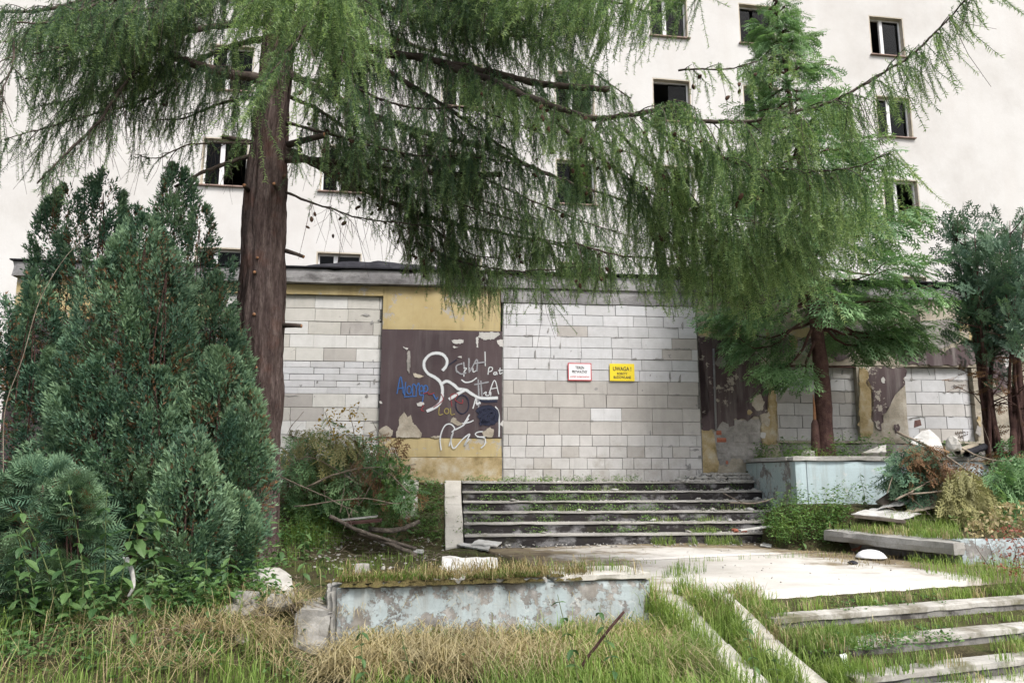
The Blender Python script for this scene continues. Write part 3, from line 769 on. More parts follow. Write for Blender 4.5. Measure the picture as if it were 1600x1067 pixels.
# crumpled roofing felt lying on the roof edge
rf = Acc()
sa, sb_ = A(478, 420)[0], A(700, 425)[0]
n = 40; V = []
for i in range(n + 1):
    t = i / n; hgt = 0.05 + 0.15 * math.sin(math.pi * t) ** 0.6 * (0.8 + 0.4 * vnoise(i * .4, 1))
    V += [(sa + (sb_ - sa) * t, -0.16, zPar + 0.036), (sa + (sb_ - sa) * t, 0.0, zPar + 0.036 + hgt * .8), (sa + (sb_ - sa) * t, 0.5, zPar + 0.036 + hgt), (sa + (sb_ - sa) * t, 1.4, zPar + 0.036)]
Fc = []
for i in range(n):
    for j in range(3):
        p = i * 4 + j; Fc += [(p, p + 4, p + 5), (p, p + 5, p + 1)]
rf.add(V, Fc); rf.build('roofing_felt', M_TAR, an)
# lintel over the main doorway, yellow band left of it
rough_box('lintel', s785 - 0.05, s1090 + 0.05, -0.06, 0.3, zC1, zTop - 0.012, M_BEAM, an, 0.08, 0.006, 4, 0.006, 0.03)
rough_box('plaster_band', s345 - 0.1, s595, -0.02, 0.3, zL1, zTop - 0.003, M_YELLOW, an, 0.1, 0.006, 5, 0.004)
# pier between the two big openings: yellow, brown, yellow, bare grey
zb1, zb2, zb3 = A(690, 516)[1], A(690, 684)[1], A(690, 714)[1]
rough_box('plaster_panel', s595, s785 - 0.05, -0.012, 0.3, zb1, zTop - 0.003, M_YELLOW, an, 0.08, 0.004, 6, 0.003)
pb = rough_box('plaster_panel', s595 - 0.01, s785 - 0.012, -0.02, 0.3, zb2, zb1 - 0.002, M_BROWN, an, 0.08, 0.004, 7, 0.003)
rough_box('plaster_panel', s595 + 0.0, s785 - 0.012, -0.012, 0.3, zb3, zb2 - 0.002, M_YELLOW, an, 0.08, 0.005, 8, 0.003)
rough_box('plinth', s595 + 0.0, s785 - 0.012, -0.02, 0.3, Z0, zb3 - 0.002, M_OCHRE, an, 0.08, 0.01, 9, 0.004)
# left end of the annex
rough_box('plaster_panel', sLeft, s345 - 0.1, -0.015, 0.3, A(60, 497)[1], zTop - 0.003, M_YELLOW, an, 0.1, 0.006, 10, 0.004)
rough_box('plaster_panel', sLeft, s345 - 0.1, -0.02, 0.3, Z0, A(60, 497)[1] - 0.002, M_BROWN, an, 0.1, 0.006, 11, 0.004)
# blocked openings
blk_mesh = {}
def block_mesh(w, hh):
    kk = (round(w, 2), round(hh, 3))
    if kk not in blk_mesh:
        bm = bmesh.new(); bm_box(bm, -kk[0] / 2, kk[0] / 2, 0, 0.06, 0, kk[1], 0.004)
        me = bpy.data.meshes.new('block'); bm.to_mesh(me); bm.free(); me.materials.append(M_AAC); blk_mesh[kk] = me
    return blk_mesh[kk]
LIGHT = [(0.53, 0.53, 0.545), (0.51, 0.515, 0.53), (0.55, 0.55, 0.56), (0.49, 0.49, 0.50)]
BEIGE = [(0.42, 0.40, 0.378), (0.39, 0.37, 0.35), (0.44, 0.42, 0.40), (0.375, 0.357, 0.338)]
MIDC = [(0.47, 0.457, 0.447), (0.455, 0.442, 0.432), (0.485, 0.473, 0.464)]
CREAM = [(0.56, 0.55, 0.52), (0.52, 0.505, 0.47), (0.59, 0.585, 0.57), (0.48, 0.465, 0.43)]
def infill(s0, s1, z0, rows, y, seed):
    rg = random.Random(seed)
    tot = sum(r[0] for r in rows) + 0.004 * len(rows)
    pan = rough_box('block_infill', s0 - 0.02, s1 + 0.02, y + 0.012, y + 0.2, z0 - 0.03, z0 + tot + 0.05, M_MORTAR, an, 0.1, 0.007, seed, 0.0)
    z = z0
    for ri, (hh, bw, colr) in enumerate(rows):
        x = s0 - (rg.random() * 0.6 + (0.5 if ri % 2 else 0)) % 1 * bw
        while x < s1 - 0.03:
            w = bw * (1 if rg.random() < 0.88 else rg.uniform(0.55, 0.85))
            a, b = max(x, s0), min(x + w, s1)
            if b - a > 0.05:
                g = rg.uniform(0.004, 0.011)
                o = link(bpy.data.objects.new('block', block_mesh(b - a - g, hh - rg.choice((0.002, 0.004, 0.007)))), pan)
                o.location = ((a + b) / 2, y + rg.uniform(-0.005, 0.004), z + 0.002)
                o.rotation_euler = (0, rg.uniform(-0.003, 0.003), 0)
                cc = rg.choice(colr if rg.random() < 0.955 else (LIGHT if colr is BEIGE else BEIGE)); f = rg.uniform(0.97, 1.03)
                o.color = (cc[0] * f, cc[1] * f, cc[2] * f, 1)
            x += w
        z += hh + 0.004
SMEAR = []
def smears(s0, s1, z0, z1, y, n, seed, heights):
    """mortar that squeezed out of the joints and was wiped across the blocks"""
    rg = random.Random(seed)
    for i in range(n):
        x = s1 - abs(rg.gauss(0, .35)) if rg.random() < .45 else rg.uniform(s0, s1); x = min(max(x, s0 + .06), s1 - .08); z = rg.choice(heights) if rg.random() < .7 else rg.uniform(z0, z1)
        w, hh = (rg.uniform(.05, .28), rg.uniform(.008, .03)) if rg.random() < .6 else (rg.uniform(.02, .06), rg.uniform(.05, .16))
        z = min(max(z, z0 + .05), z1 - hh - .03); w = min(w, s1 - x - .01)
        sheet('mortar_smear', jag([(x, z), (x + w * .5, z - hh * .2), (x + w, z), (x + w * .85, z + hh), (x + w * .3, z + hh * .8)], .03, .006, seed * 50 + i), y - 0.009, 0.008, M_MORTAR2, an)
M_MORTAR2 = mottled('smeared_mortar', (0.20, 0.195, 0.19), (0.28, 0.275, 0.27), (0.37, 0.36, 0.355), 9, 60)
zc0 = Z_L + 0.01
hC = (zC1 - zc0 - 15 * 0.004) / (7 * 0.2 + 4 * 0.24 + 4 * 0.2)
infill(s785, s1090, zc0, [(0.2 * hC, 0.335, MIDC)] * 4 + [(0.24 * hC, 0.595, BEIGE)] * 4 + [(0.2 * hC, 0.595, LIGHT)] * 7, -0.035, 5)
smears(s785, s1090, zc0, zC1, -0.035, 30, 3, [zc0 + hC * x for x in (.2, .4, .61, .82, 1.06, 1.30, 1.55, 1.8, 2.0, 2.2, 2.4, 2.6, 2.8)])
zl0 = A(520, 722)[1]
smears(s345, s595 - .02, zl0, zL1, 0.05, 18, 4, [zl0 + .24 * x for x in range(1, 12)])
rowsL = [(0.24, 0.6, CREAM)] * 5 + [(0.115, 0.62, LIGHT)] * 5 + [(0.24, 0.6, CREAM)] * 5
hL = (zL1 - zl0 - 15 * 0.004) / sum(r[0] for r in rowsL)
infill(s345, s595 - 0.012, zl0, [(r[0] * hL, r[1], r[2]) for r in rowsL], 0.05, 9)
box('plinth', s345 - 0.1, s595 - 0.002, 0.03, 0.3, Z0, zl0 - 0.032, M_GREYREND, an)
# right part: piers, window openings
s1215, s1340, s1418, s1520 = A(1214, 620)[0], A(1341, 620)[0], A(1417, 620)[0], A(1522, 620)[0]
zW1, zW0 = A(1300, 571)[1], A(1300, 688)[1]
rough_box('pier', s1090 + 0.03, s1215, 0.0, 0.3, Z0, zTop - 0.053, M_BAREREND, an, 0.09, 0.012, 12, 0.006)
rough_box('pier', s1340, s1418, 0.0, 0.3, zW0 - 0.06, zW1, M_BAREREND, an, 0.09, 0.012, 13, 0.012)
rough_box('pier', s1520, sRight, 0.0, 0.3, zW0 - 0.06, zW1, M_BAREREND, an, 0.12, 0.012, 14, 0.012)
rough_box('lintel', s1215, sRight, 0.002, 0.3, zW1, zTop - 0.053, M_BAREREND, an, 0.1, 0.012, 15, 0.006)
rough_box('plinth', s1215, sRight, 0.004, 0.3, Z0, zW0 - 0.062, M_GREYREND, an, 0.1, 0.014, 16, 0.006)
rough_box('window_sill', s1215 - 0.05, s1340 + 0.03, -0.05, 0.12, zW0 - 0.06, zW0 - 0.005, M_BAREREND, an, 0.06, 0.012, 17, 0.01)
rough_box('window_sill', s1418 - 0.04, s1520 + 0.05, -0.05, 0.12, zW0 - 0.055, zW0, M_BAREREND, an, 0.06, 0.012, 18, 0.01)
nr = 6; hw = (zW1 - zW0 - nr * .004) / nr
infill(s1215, s1340, zW0, [(hw, 0.46, MIDC), (hw, 0.46, MIDC), (hw, 0.46, MIDC), (hw, 0.46, BEIGE), (hw, 0.5, LIGHT), (hw, 0.5, MIDC)], 0.11, 21)
infill(s1418, s1520, zW0, [(hw, 0.46, LIGHT), (hw, 0.46, LIGHT), (hw, 0.46, MIDC), (hw, 0.5, LIGHT), (hw, 0.5, LIGHT), (hw, 0.5, LIGHT)], 0.11, 24)
smears(s1215, s1340, zW0, zW1, 0.11, 14, 6, [zW0 + hw * x for x in range(1, 6)]); smears(s1418, s1520, zW0, zW1, 0.11, 14, 7, [zW0 + hw * x for x in range(1, 6)])
# scattered scars where paint and plaster have dropped off the right-hand bays
rgs = random.Random(91)
for i in range(52):
    u = rgs.uniform(1095, 1590); v = rgs.uniform(478, 690)
    if (1208 < u < 1348 or 1410 < u < 1526) and v > 560: continue
    c = A(u, v); r = rgs.uniform(.03, .16); n_ = 7
    pts = [(c[0] + r * rgs.uniform(.5, 1.2) * math.cos(t * 2 * math.pi / n_), c[1] + r * rgs.uniform(.6, 1.6) * math.sin(t * 2 * math.pi / n_)) for t in range(n_)]
    sheet('plaster_scar', jag(pts, .03, .01, 900 + i), -0.0165 - 0.0004 * (i % 12), 0.02, rgs.choice((M_BAREREND, M_GREYREND, M_BROWN2, M_BROWN2, M_OCHRE, M_GREYREND, M_PALE)), an)
box('rusty_lintel_bar', s1215 + 0.01, s1340 - 0.01, 0.02, 0.1, zW1 - 0.03, zW1 - 0.004, M_REDBARK, an)
# layers of paint and plaster that have come away in jagged sheets
def poly(zx, u0, v0, k): return [A(u0 + x / k, v0 + y / k) for x, y in zx]
R8 = (1080, 500, 3.81)
sheet('paint_layer', jag(poly([(40, 100), (405, 100), (405, 200), (410, 350), (450, 400), (465, 440), (440, 480), (450, 560), (330, 585), (185, 600), (150, 655), (58, 650), (50, 600), (105, 560), (112, 480), (95, 400), (60, 380), (40, 330), (50, 230)], *R8), .05, .018, 1), -0.016, 0.012, M_BROWN2, an)
sheet('paint_layer', jag(poly([(45, 40), (350, 45), (480, 55), (470, 98), (300, 96), (100, 97), (45, 95)], *R8), .06, .015, 2), -0.014, 0.011, M_YELLOW, an)
sheet('paint_layer', jag(poly([(560, 55), (760, 50), (860, 60), (840, 100), (600, 104)], *R8), .06, .015, 3), -0.014, 0.011, M_YELLOW, an)
sheet('paint_layer', jag(poly([(470, 106), (760, 110), (1000, 118), (1010, 180), (900, 240), (760, 205), (640, 190), (480, 215)], *R8), .06, .02, 4), -0.014, 0.011, M_BROWN2, an)
R6 = (1060, 350, 2.963)
sheet('paint_layer', jag(poly([(1000, 570), (1180, 560), (1230, 590), (1300, 560), (1420, 545), (1560, 550), (1560, 640), (1330, 652), (1060, 650), (1000, 620)], *R6), .06, .02, 5), -0.014, 0.011, M_BROWN2, an)
sheet('paint_layer', jag(poly([(890, 665), (1050, 668), (1045, 740), (1000, 790), (960, 860), (930, 960), (890, 900), (905, 800), (870, 740)], *R6), .05, .02, 6), -0.014, 0.011, M_BROWN2, an)
sheet('paint_layer', jag(poly([(1385, 640), (1520, 640), (1540, 760), (1430, 800), (1400, 720)], *R6), .05, .02, 7), -0.014, 0.011, M_BROWN2, an)
sheet('exposed_masonry', jag(poly([(740, 470), (1290, 440), (1300, 540), (1220, 575), (1010, 545), (880, 530), (730, 525)], *R6), .06, .02, 8), -0.010, 0.008, M_GREYREND, an)
sheet('exposed_masonry', jag(poly([(160, 610), (330, 590), (415, 590), (420, 830), (240, 830), (210, 870), (160, 850), (130, 760), (140, 660)], *R8), .05, .012, 9), -0.010, 0.008, M_GREYREND, an)
sheet('plaster_layer', jag(poly([(420, 380), (500, 350), (510, 740), (430, 745), (415, 600), (445, 560), (465, 440)], *R8), .05, .02, 10), -0.014, 0.011, M_OCHRE, an)
sheet('plaster_layer', jag(poly([(835, 665), (870, 670), (900, 800), (895, 980), (840, 990)], *R6), .05, .02, 11), -0.014, 0.011, M_OCHRE, an)
sheet('plaster_layer', jag(poly([(1300, 420), (1370, 410), (1400, 540), (1310, 545)], *R6), .05, .02, 12), -0.014, 0.011, M_YELLOW, an)
sheet('plaster_layer', jag(poly([(50, 655), (120, 655), (160, 860), (150, 905), (50, 915)], *R8), .05, .02, 13), -0.014, 0.011, M_OCHRE, an)
# bricks and blocks laid bare low on the pier
for zx in ((146, 656, 180, 686), (150, 700, 208, 730), (203, 835, 220, 860)):
    a, b = A(R8[0] + zx[0] / R8[2], R8[1] + zx[3] / R8[2]), A(R8[0] + zx[2] / R8[2], R8[1] + zx[1] / R8[2])
    rough_box('brick', a[0], b[0], -0.024, 0.1, a[1], b[1], M_BRICK, an, 0.04, 0.006, int(zx[0]), 0.008)
for zx in ((150, 760, 222, 800), (228, 748, 320, 822), (325, 745, 408, 822), (240, 665, 330, 738), (336, 662, 408, 738), (150, 806, 195, 840)):
    a, b = A(R8[0] + zx[0] / R8[2], R8[1] + zx[3] / R8[2]), A(R8[0] + zx[2] / R8[2], R8[1] + zx[1] / R8[2])
    rough_box('masonry_block', a[0], b[0], -0.020, 0.1, a[1], b[1], M_GREYREND, an, 0.05, 0.006, int(zx[0] + zx[1]), 0.01)
for u0, v0, u1, v1 in ((1308, 510, 1336, 528), (1339, 508, 1366, 526), (1369, 506, 1398, 523), (1402, 505, 1432, 520), (1436, 508, 1466, 527)):
    a, b = A(u0, v1), A(u1, v0)
    rough_box('masonry_block', a[0], b[0], -0.022, 0.1, a[1], b[1], M_GREYREND, an, 0.05, 0.006, int(u0), 0.01)
for i, (u0, v0) in enumerate(((1525, 488), (1552, 488), (1538, 498), (1565, 498), (1525, 508), (1552, 508), (1580, 487), (1540, 518), (1568, 518))):
    a, b = A(u0, v0 + 8), A(u0 + 24, v0)
    rough_box('brick', a[0], b[0], -0.02, 0.1, a[1], b[1], M_BRICK, an, 0.04, 0.006, 300 + i, 0.008)
V, Fc = tube_arr([(A(1114, 545)[0], -0.03, A(1114, 545)[1]), (A(1116, 610)[0], -0.032, A(1116, 610)[1]), (A(1118, 673)[0], -0.03, A(1118, 673)[1])], 0.022, 8)
mesh_np('conduit_pipe', V, Fc, M_BEAM, an, smooth=True)
# flakes of paint on the brown pier
G8 = (580, 500, 4.85)
for i, (pts, m_, cu) in enumerate([
        ([(820, 95), (960, 95), (975, 112), (930, 145), (860, 152), (810, 130)], M_PALE, 0.9), ([(792, 135), (812, 130), (808, 220), (796, 190)], M_PALE, 0.3), ([(950, 155), (1000, 150), (1000, 210), (960, 188)], M_PALE, 0.0),
        ([(610, 155), (702, 148), (690, 178), (640, 182), (615, 178)], M_PALE, 1.2), ([(618, 202), (666, 206), (650, 214), (622, 212)], M_PALE, 0.8), ([(655, 282), (680, 278), (686, 292), (668, 290)], M_PALE, 0.8),
        ([(275, 240), (292, 235), (298, 330), (290, 410), (272, 370)], M_GREYREND, 0.0), ([(240, 205), (280, 215), (268, 228)], M_PALE, 0.7), ([(320, 400), (400, 425), (370, 442), (330, 435)], M_REVEAL, 0.6),
        ([(250, 695), (275, 740), (300, 720), (320, 780), (380, 850), (378, 890), (190, 890), (190, 850), (215, 800), (210, 750)], M_BAREREND, 0.0), ([(60, 830), (120, 800), (165, 840), (150, 888), (60, 888)], M_BAREREND, 0.0),
        ([(345, 630), (400, 625), (404, 640), (372, 655), (350, 650)], M_PALE, 0.6), ([(60, 615), (78, 612), (86, 630), (70, 634)], M_PALE, 0.0), ([(620, 735), (660, 770), (700, 790), (660, 800), (600, 775)], M_BAREREND, 0.5),
        ([(840, 850), (900, 810), (930, 840), (915, 890), (850, 880)], M_BAREREND, 0.0), ([(450, 880), (520, 875), (520, 892), (450, 892)], M_BAREREND, 0.0), ([(970, 790), (1000, 760), (1000, 810)], M_PALE, 0.4)]):
    sheet('paint_flake', jag(poly(pts, *G8), .02, .006, 50 + i), -0.0285, 0.006, m_, pb, cu * 0.5)
# ---- graffiti: sprayed strokes on the brown panel
def stroke(name, zx, width, mat, k=G8, layer=0, wob=0.0):
    pts = np.array([A(k[0] + x / k[2], k[1] + y / k[2]) for x, y in zx])
    P3 = catmull(np.c_[pts, np.zeros(len(pts))], 7)[:, :2]
    T = np.gradient(P3, axis=0); T /= np.maximum(np.linalg.norm(T, axis=1, keepdims=True), 1e-9)
    Nn = np.c_[-T[:, 1], T[:, 0]]
    wv = width * (1 + wob * (fbm(np.arange(len(P3)) * .35, layer * 3.3 + len(zx)) - .5))
    y = -0.0245 - 0.0006 * layer
    V = []; Tt = []
    for s_, e_ in ((-1.15, 0.0), (-.5, .62), (0, 1.0), (.5, .62), (1.15, 0.0)):
        q = P3 + Nn * (s_ * wv)[:, None]
        V.append(np.c_[q[:, 0], np.full(len(q), y), q[:, 1]]); Tt.append(np.full(len(q), e_))
    n = len(P3); V = np.concatenate(V); Tt = np.concatenate(Tt)
    i = np.arange(n - 1); Fc = np.concatenate([np.stack([r * n + i, r * n + i + 1, (r + 1) * n + i + 1, (r + 1) * n + i], -1) for r in range(4)])
    return mesh_np(name, V, Fc, mat, pb, Tt)
def circ(cx, cy, rx, ry, n=10, a0=0): return [(cx + rx * math.cos(a0 + t), cy + ry * math.sin(a0 + t)) for t in np.linspace(0, 2 * math.pi, n)]
L_ = 0
def many(name, mat, width, *strokes, wob=0.3):
    global L_
    for s_ in strokes:
        L_ += 1; stroke(name, s_, width, mat, layer=L_ % 12, wob=wob)
many('graffiti_scribble', M_SPK, 0.050, [(815, 600), (870, 612), (955, 608)], circ(880, 720, 55, 55), circ(865, 710, 30, 40, 9, 1), circ(905, 735, 40, 50, 9, 2), [(800, 700), (830, 670), (900, 660), (950, 700), (945, 770)], [(820, 790), (880, 770), (940, 780)], [(810, 740), (860, 700), (930, 700), (880, 760), (830, 770), (900, 790)])
many('graffiti_scribble', M_SPG, 0.026, [(650, 400), (645, 350), (690, 330)], [(640, 380), (680, 410), (720, 400)], [(740, 290), (745, 390), (800, 300), (800, 390)], [(780, 330), (865, 320)], [(700, 320), (710, 400)], [(810, 450), (815, 580), (812, 700)], [(830, 460), (840, 590)], [(780, 490), (840, 480), (890, 470)])
many('graffiti_scribble', M_SPK, 0.014, circ(690, 640, 50, 70, 12), [(560, 360), (620, 320), (650, 300)])
many('graffiti_stroke', M_SPW, 0.040, [(540, 385), (570, 345), (572, 300), (540, 262), (490, 252), (440, 268), (405, 310), (402, 360), (430, 405), (490, 440), (528, 480), (540, 540), (530, 610), (495, 655), (420, 692)], [(535, 482), (575, 465), (625, 492), (660, 522), (720, 532), (770, 565), (835, 592), (960, 590)], [(588, 602), (650, 565), (705, 532)])
many('graffiti_stroke', M_SPW, 0.018, [(683, 453), (715, 473), (760, 466), (800, 438)], [(530, 985), (523, 890), (555, 805), (600, 788), (632, 822), (610, 850)], [(590, 955), (622, 850), (604, 905), (626, 972), (690, 905), (746, 865), (706, 945), (742, 900)], [(635, 832), (700, 795), (738, 745)], [(745, 715), (700, 790)], [(655, 790), (740, 775), (775, 760)], [(940, 655), (965, 700), (970, 790), (968, 885)])
many('graffiti_stroke', M_SPW, 0.015, [(770, 672), (800, 575), (800, 640), (825, 620)], [(790, 630), (830, 632)], circ(835, 865, 46, 20, 10, 1), [(800, 885), (860, 895), (860, 940), (830, 970)])
many('graffiti_lettering', M_SPW, 0.0135, [(884, 415), (893, 362), (918, 364), (912, 386), (893, 393)], [(948, 396), (932, 398), (928, 412), (942, 414), (948, 396), (954, 416)], [(976, 362), (974, 408), (996, 398)], [(962, 384), (998, 382)], [(893, 556), (934, 458), (966, 562)], [(908, 522), (956, 514)], [(862, 240), (864, 350)], [(700, 365), (722, 368), (704, 392), (702, 430)], [(745, 360), (742, 400)], [(770, 365), (774, 395), (800, 380)], [(850, 560), (870, 545), (868, 570), (890, 570), (905, 548), (905, 575)])
many('graffiti_lettering', M_SPB, 0.019, [(196, 560), (224, 430), (246, 562)], [(206, 520), (248, 512)], [(262, 470), (252, 575)], circ(288, 532, 17, 30), [(314, 572), (316, 490), (340, 508), (340, 572)], [(338, 520), (362, 480), (370, 570)], [(362, 545), (395, 530), (384, 496), (364, 520), (372, 570), (404, 560)], [(404, 500), (392, 600), (380, 640)], circ(412, 520, 18, 24), [(250, 582), (345, 578)], [(470, 560), (490, 600), (505, 585)], wob=0.2)
many('graffiti_lettering', M_SPY, 0.016, [(516, 658), (514, 716), (544, 712)], circ(572, 690, 17, 20), [(600, 668), (606, 716), (634, 712)])
many('graffiti_scribble', M_SPR, 0.013, [(612, 655), (604, 570), (655, 564), (636, 604), (686, 632), (694, 600)], [(395, 560), (430, 548), (440, 565), (480, 552)], [(530, 560), (545, 600), (520, 630), (470, 665)], [(370, 640), (395, 650), (380, 680), (400, 690)])
# ---- signs
def sign(name, u0, v0, u1, v1, face, border, rows, label):
    a, b = A(u0, v1, -0.06), A(u1, v0, -0.06)
    c = ((a[0] + b[0]) / 2, (a[1] + b[1]) / 2); w, hh = b[0] - a[0], b[1] - a[1]
    p = wld(AN, c[0], -0.062, c[1])
    e = empty(name, p, AN['a']); tag(e, label, 'sign')
    bm = bmesh.new(); bm_box(bm, -w / 2, w / 2, 0, 0.006, -hh / 2, hh / 2, 0.001); from_bm('border', bm, border, e)
    t = 0.018
    bm = bmesh.new(); bm_box(bm, -w / 2 + t, w / 2 - t, -0.002, 0.004, -hh / 2 + t, hh / 2 - t); from_bm('panel', bm, face, e)
    for txt, size, wmax, zc, mat in rows:
        cu = bpy.data.curves.new('lettering', 'FONT'); cu.body = txt; cu.align_x = 'CENTER'; cu.align_y = 'CENTER'; cu.size = 1.0; cu.offset = 0.022; cu.extrude = 0.004
        to = bpy.data.objects.new('lettering_source', cu); COL.objects.link(to)
        bpy.context.view_layer.update()
        me = bpy.data.meshes.new_from_object(to.evaluated_get(bpy.context.evaluated_depsgraph_get()))
        bpy.data.objects.remove(to); me.materials.clear(); me.materials.append(mat)
        co = np.array([v.co[:] for v in me.vertices]); ext = np.ptp(co[:, 0]); eh = np.ptp(co[:, 1])
        sx = wmax * w / ext; sy = size * hh / eh
        co[:, 0] -= (co[:, 0].max() + co[:, 0].min()) / 2; co[:, 1] -= (co[:, 1].max() + co[:, 1].min()) / 2
        W3 = np.c_[co[:, 0] * sx, -0.0035 - co[:, 2] * 0.2, co[:, 1] * sy + zc * hh]
        me.vertices.foreach_set('co', np.ascontiguousarray(W3, np.float32).ravel()); me.update()
        link(bpy.data.objects.new('lettering', me), e)
    return e
sign('warning_sign', 887.5, 567.5, 924, 594.5, M_SGW, M_SGR, [('TEREN', 0.17, 0.38, 0.24, M_SGK), ('PRYWATNY', 0.18, 0.66, 0.0, M_SGK), ('WSTĘP WZBRONIONY', 0.12, 0.84, -0.29, M_SGR)], 'white sign with red border fixed to the block wall')
sign('warning_sign', 953, 568.5, 991, 595, M_SGY, M_SGY, [('UWAGA !', 0.24, 0.74, 0.20, M_SGK), ('ROBOTY', 0.14, 0.42, -0.08, M_SGK), ('BUDOWLANE', 0.16, 0.70, -0.29, M_SGK)], 'yellow sign with black lettering fixed to the block wall')

# ================================================================== FOLIAGE TEMPLATES (growth axis +X, face +Z)
def sliver(V, Fc, T, a, d, L, w, t, side=None):
    a = np.asarray(a, float); d = d / np.linalg.norm(d)
    s_ = np.cross(d, R.normal(0, 1, 3)) if side is None else side
    s_ = s_ / max(np.linalg.norm(s_), 1e-6) * w / 2
    k = len(V); V += [a - s_, a + s_, a + d * L]; Fc.append((k, k + 1, k + 2)); T += [t, t, min(1, t + 0.12)]
def diamond(V, Fc, T, a, d, L, w, t, nz=(0, 0, 1)):
    a = np.asarray(a, float); d = d / np.linalg.norm(d); s_ = np.cross(np.asarray(nz, float), d); s_ = s_ / max(np.linalg.norm(s_), 1e-6) * w / 2
    k = len(V); m_ = a + d * L * 0.45; V += [a, m_ - s_, a + d * L, m_ + s_]; Fc += [(k, k + 1, k + 2), (k, k + 2, k + 3)]; T += [t, t, min(1, t + 0.1), t]
def fin(V, Fc, T): return np.array(V, float), np.array(Fc, int), np.array(T, float)
def larch_twig(L, nt=3, gap=0.0215, nl=0.042, nw=0.0088, bare=False):
    V, Fc, T = [], [], []
    bend = R.normal(0, 0.10, 2); n = max(3, int(L / gap))
    def ax(t): return np.array((t * L, bend[0] * L * t * t, bend[1] * L * t * t))
    tv, tf = tube_arr([ax(t) for t in np.linspace(0, 1, 3)], np.linspace(0.0034, 0.0018, 3), 3, False)
    V += list(tv); Fc += [tuple(f) for f in tf]; T += [0.0] * len(tv)
    if bare:
        for i in range(0, n, 2):
            p = ax((i + 0.5) / n); d = np.array((0.2, *R.normal(0, 1, 2)))
            for _ in range(2): sliver(V, Fc, T, p, d + R.normal(0, .4, 3), 0.007, 0.006, 0.0)
        return fin(V, Fc, T)
    for i in range(n):
        t = (i + 0.6) / n; p = ax(t); tt = np.clip(0.42 + 0.25 * t + R.normal(0, 0.08), 0, 1)
        for _ in range(nt):
            th = R.uniform(0, 2 * math.pi); d = np.array((R.uniform(0.25, 0.9), math.cos(th), math.sin(th)))
            sliver(V, Fc, T, p, d, nl * R.uniform(0.75, 1.2), nw, float(np.clip(tt + R.normal(0, .05), 0, 1)))
    return fin(V, Fc, T)
TW = {L: [larch_twig(L) for _ in range(5)] for L in (0.12, 0.25, 0.4, 0.6, 0.85)}
TWB = [larch_twig(L, bare=True) for L in (0.3, 0.45, 0.6, 0.7)]
def jun_spray(L=0.115, n=4):
    V, Fc, T = [], [], []
    for i in range(n):
        t = i / n; s_ = 1 if i % 2 else -1; th = R.uniform(0, 2 * math.pi)
        a = np.array((t * L, 0, 0)); d = np.array((1.0, 0.75 * math.cos(th), 0.75 * math.sin(th)))
        diamond(V, Fc, T, a, d, L * R.uniform(0.38, 0.6) * (1.1 - t * .5), 0.0155, float(np.clip(0.38 + 0.3 * t + R.normal(0, .08), 0, 1)), R.normal(0, 1, 3))
    diamond(V, Fc, T, (L * .7, 0, 0), np.array((1.0, 0, 0)), L * .5, 0.0145, 0.72, R.normal(0, 1, 3))
    return fin(V, Fc, T)
JS = [jun_spray() for _ in range(6)]
def fan(L=0.3, n=15, w=0.011, sub=True, droop=0.5):
    """a flat lacy frond of scale leaves"""
    V, Fc, T = [], [], []
    def ax(t): return np.array((L * t, 0.0, -droop * L * t * t * 0.6))
    for i in range(n):
        t = (i + 0.3) / n; s_ = 1 if i % 2 else -1
        a = ax(t); bl = L * 0.46 * math.sin(math.pi * (0.12 + 0.80 * (1 - t) ** 0.85)) * R.uniform(.8, 1.15) + 0.02
        d = np.array((0.85, s_ * 0.9, -0.12 - droop * t * .5)); d /= np.linalg.norm(d)
        tt = 0.40 + 0.2 * t
        diamond(V, Fc, T, a, d, bl, w, float(np.clip(tt + R.normal(0, .06), 0, 1)))
        if sub:
            for q in (0.4, 0.75):
                for s2 in (-1, 1):
                    if R.random() < 0.85:
                        d2 = d + np.cross((0, 0, 1.0), d) * s2 * 0.75; d2[2] -= 0.12
                        diamond(V, Fc, T, a + d * bl * q, d2, bl * 0.46 * (1.2 - q * .6), w * .9, float(np.clip(tt + .12 + R.normal(0, .06), 0, 1)))
    diamond(V, Fc, T, ax(.8), ax(1) - ax(.8), L * .28, w, 0.7)
    return fin(V, Fc, T)
FN = [fan(0.36, 13, 0.019) for _ in range(5)]
FNL = [fan(0.26, 12, 0.016, False, 0.1) for _ in range(5)]
FNB = [fan(0.28, 11, 0.02, True, 0.15) for _ in range(4)]
def leaf_t(L=0.05, w=0.03, fold=0.25):
    V = [(0, 0, 0), (L * .35, -w / 2, fold * w), (L * .35, 0, 0), (L * .35, w / 2, fold * w), (L * .7, -w * .36, fold * w * .6 - .05 * L), (L * .7, 0, -.06 * L), (L * .7, w * .36, fold * w * .6 - .05 * L), (L, 0, -.2 * L)]
    Fc = [(0, 1, 2), (0, 2, 3), (1, 4, 2), (2, 4, 5), (2, 5, 6), (2, 6, 3), (4, 7, 5), (5, 7, 6)]
    return np.array(V, float), np.array(Fc, int), np.full(8, 0.5) + np.array([0, .05, -.08, .05, .05, -.08, .05, .1])
def leaf_s(L, w):
    V = [(0, 0, 0), (L * .45, -w / 2, .2 * w), (L * .45, 0, -.02 * L), (L * .45, w / 2, .2 * w), (L, 0, -.2 * L)]
    return np.array(V, float), np.array([(0, 1, 2), (0, 2, 3), (1, 4, 2), (2, 4, 3)], int), np.array([.5, .55, .42, .55, .6])
LT = [leaf_s(0.05, 0.034), leaf_s(0.045, 0.038), leaf_s(0.06, 0.028)]

# ================================================================== LARCH
TX, TY = -3.17, 9.5
larch = empty('larch_tree', (TX, TY, 0.85))
tag(larch, 'big old larch with thick scaly trunk and long weeping boughs', 'tree')
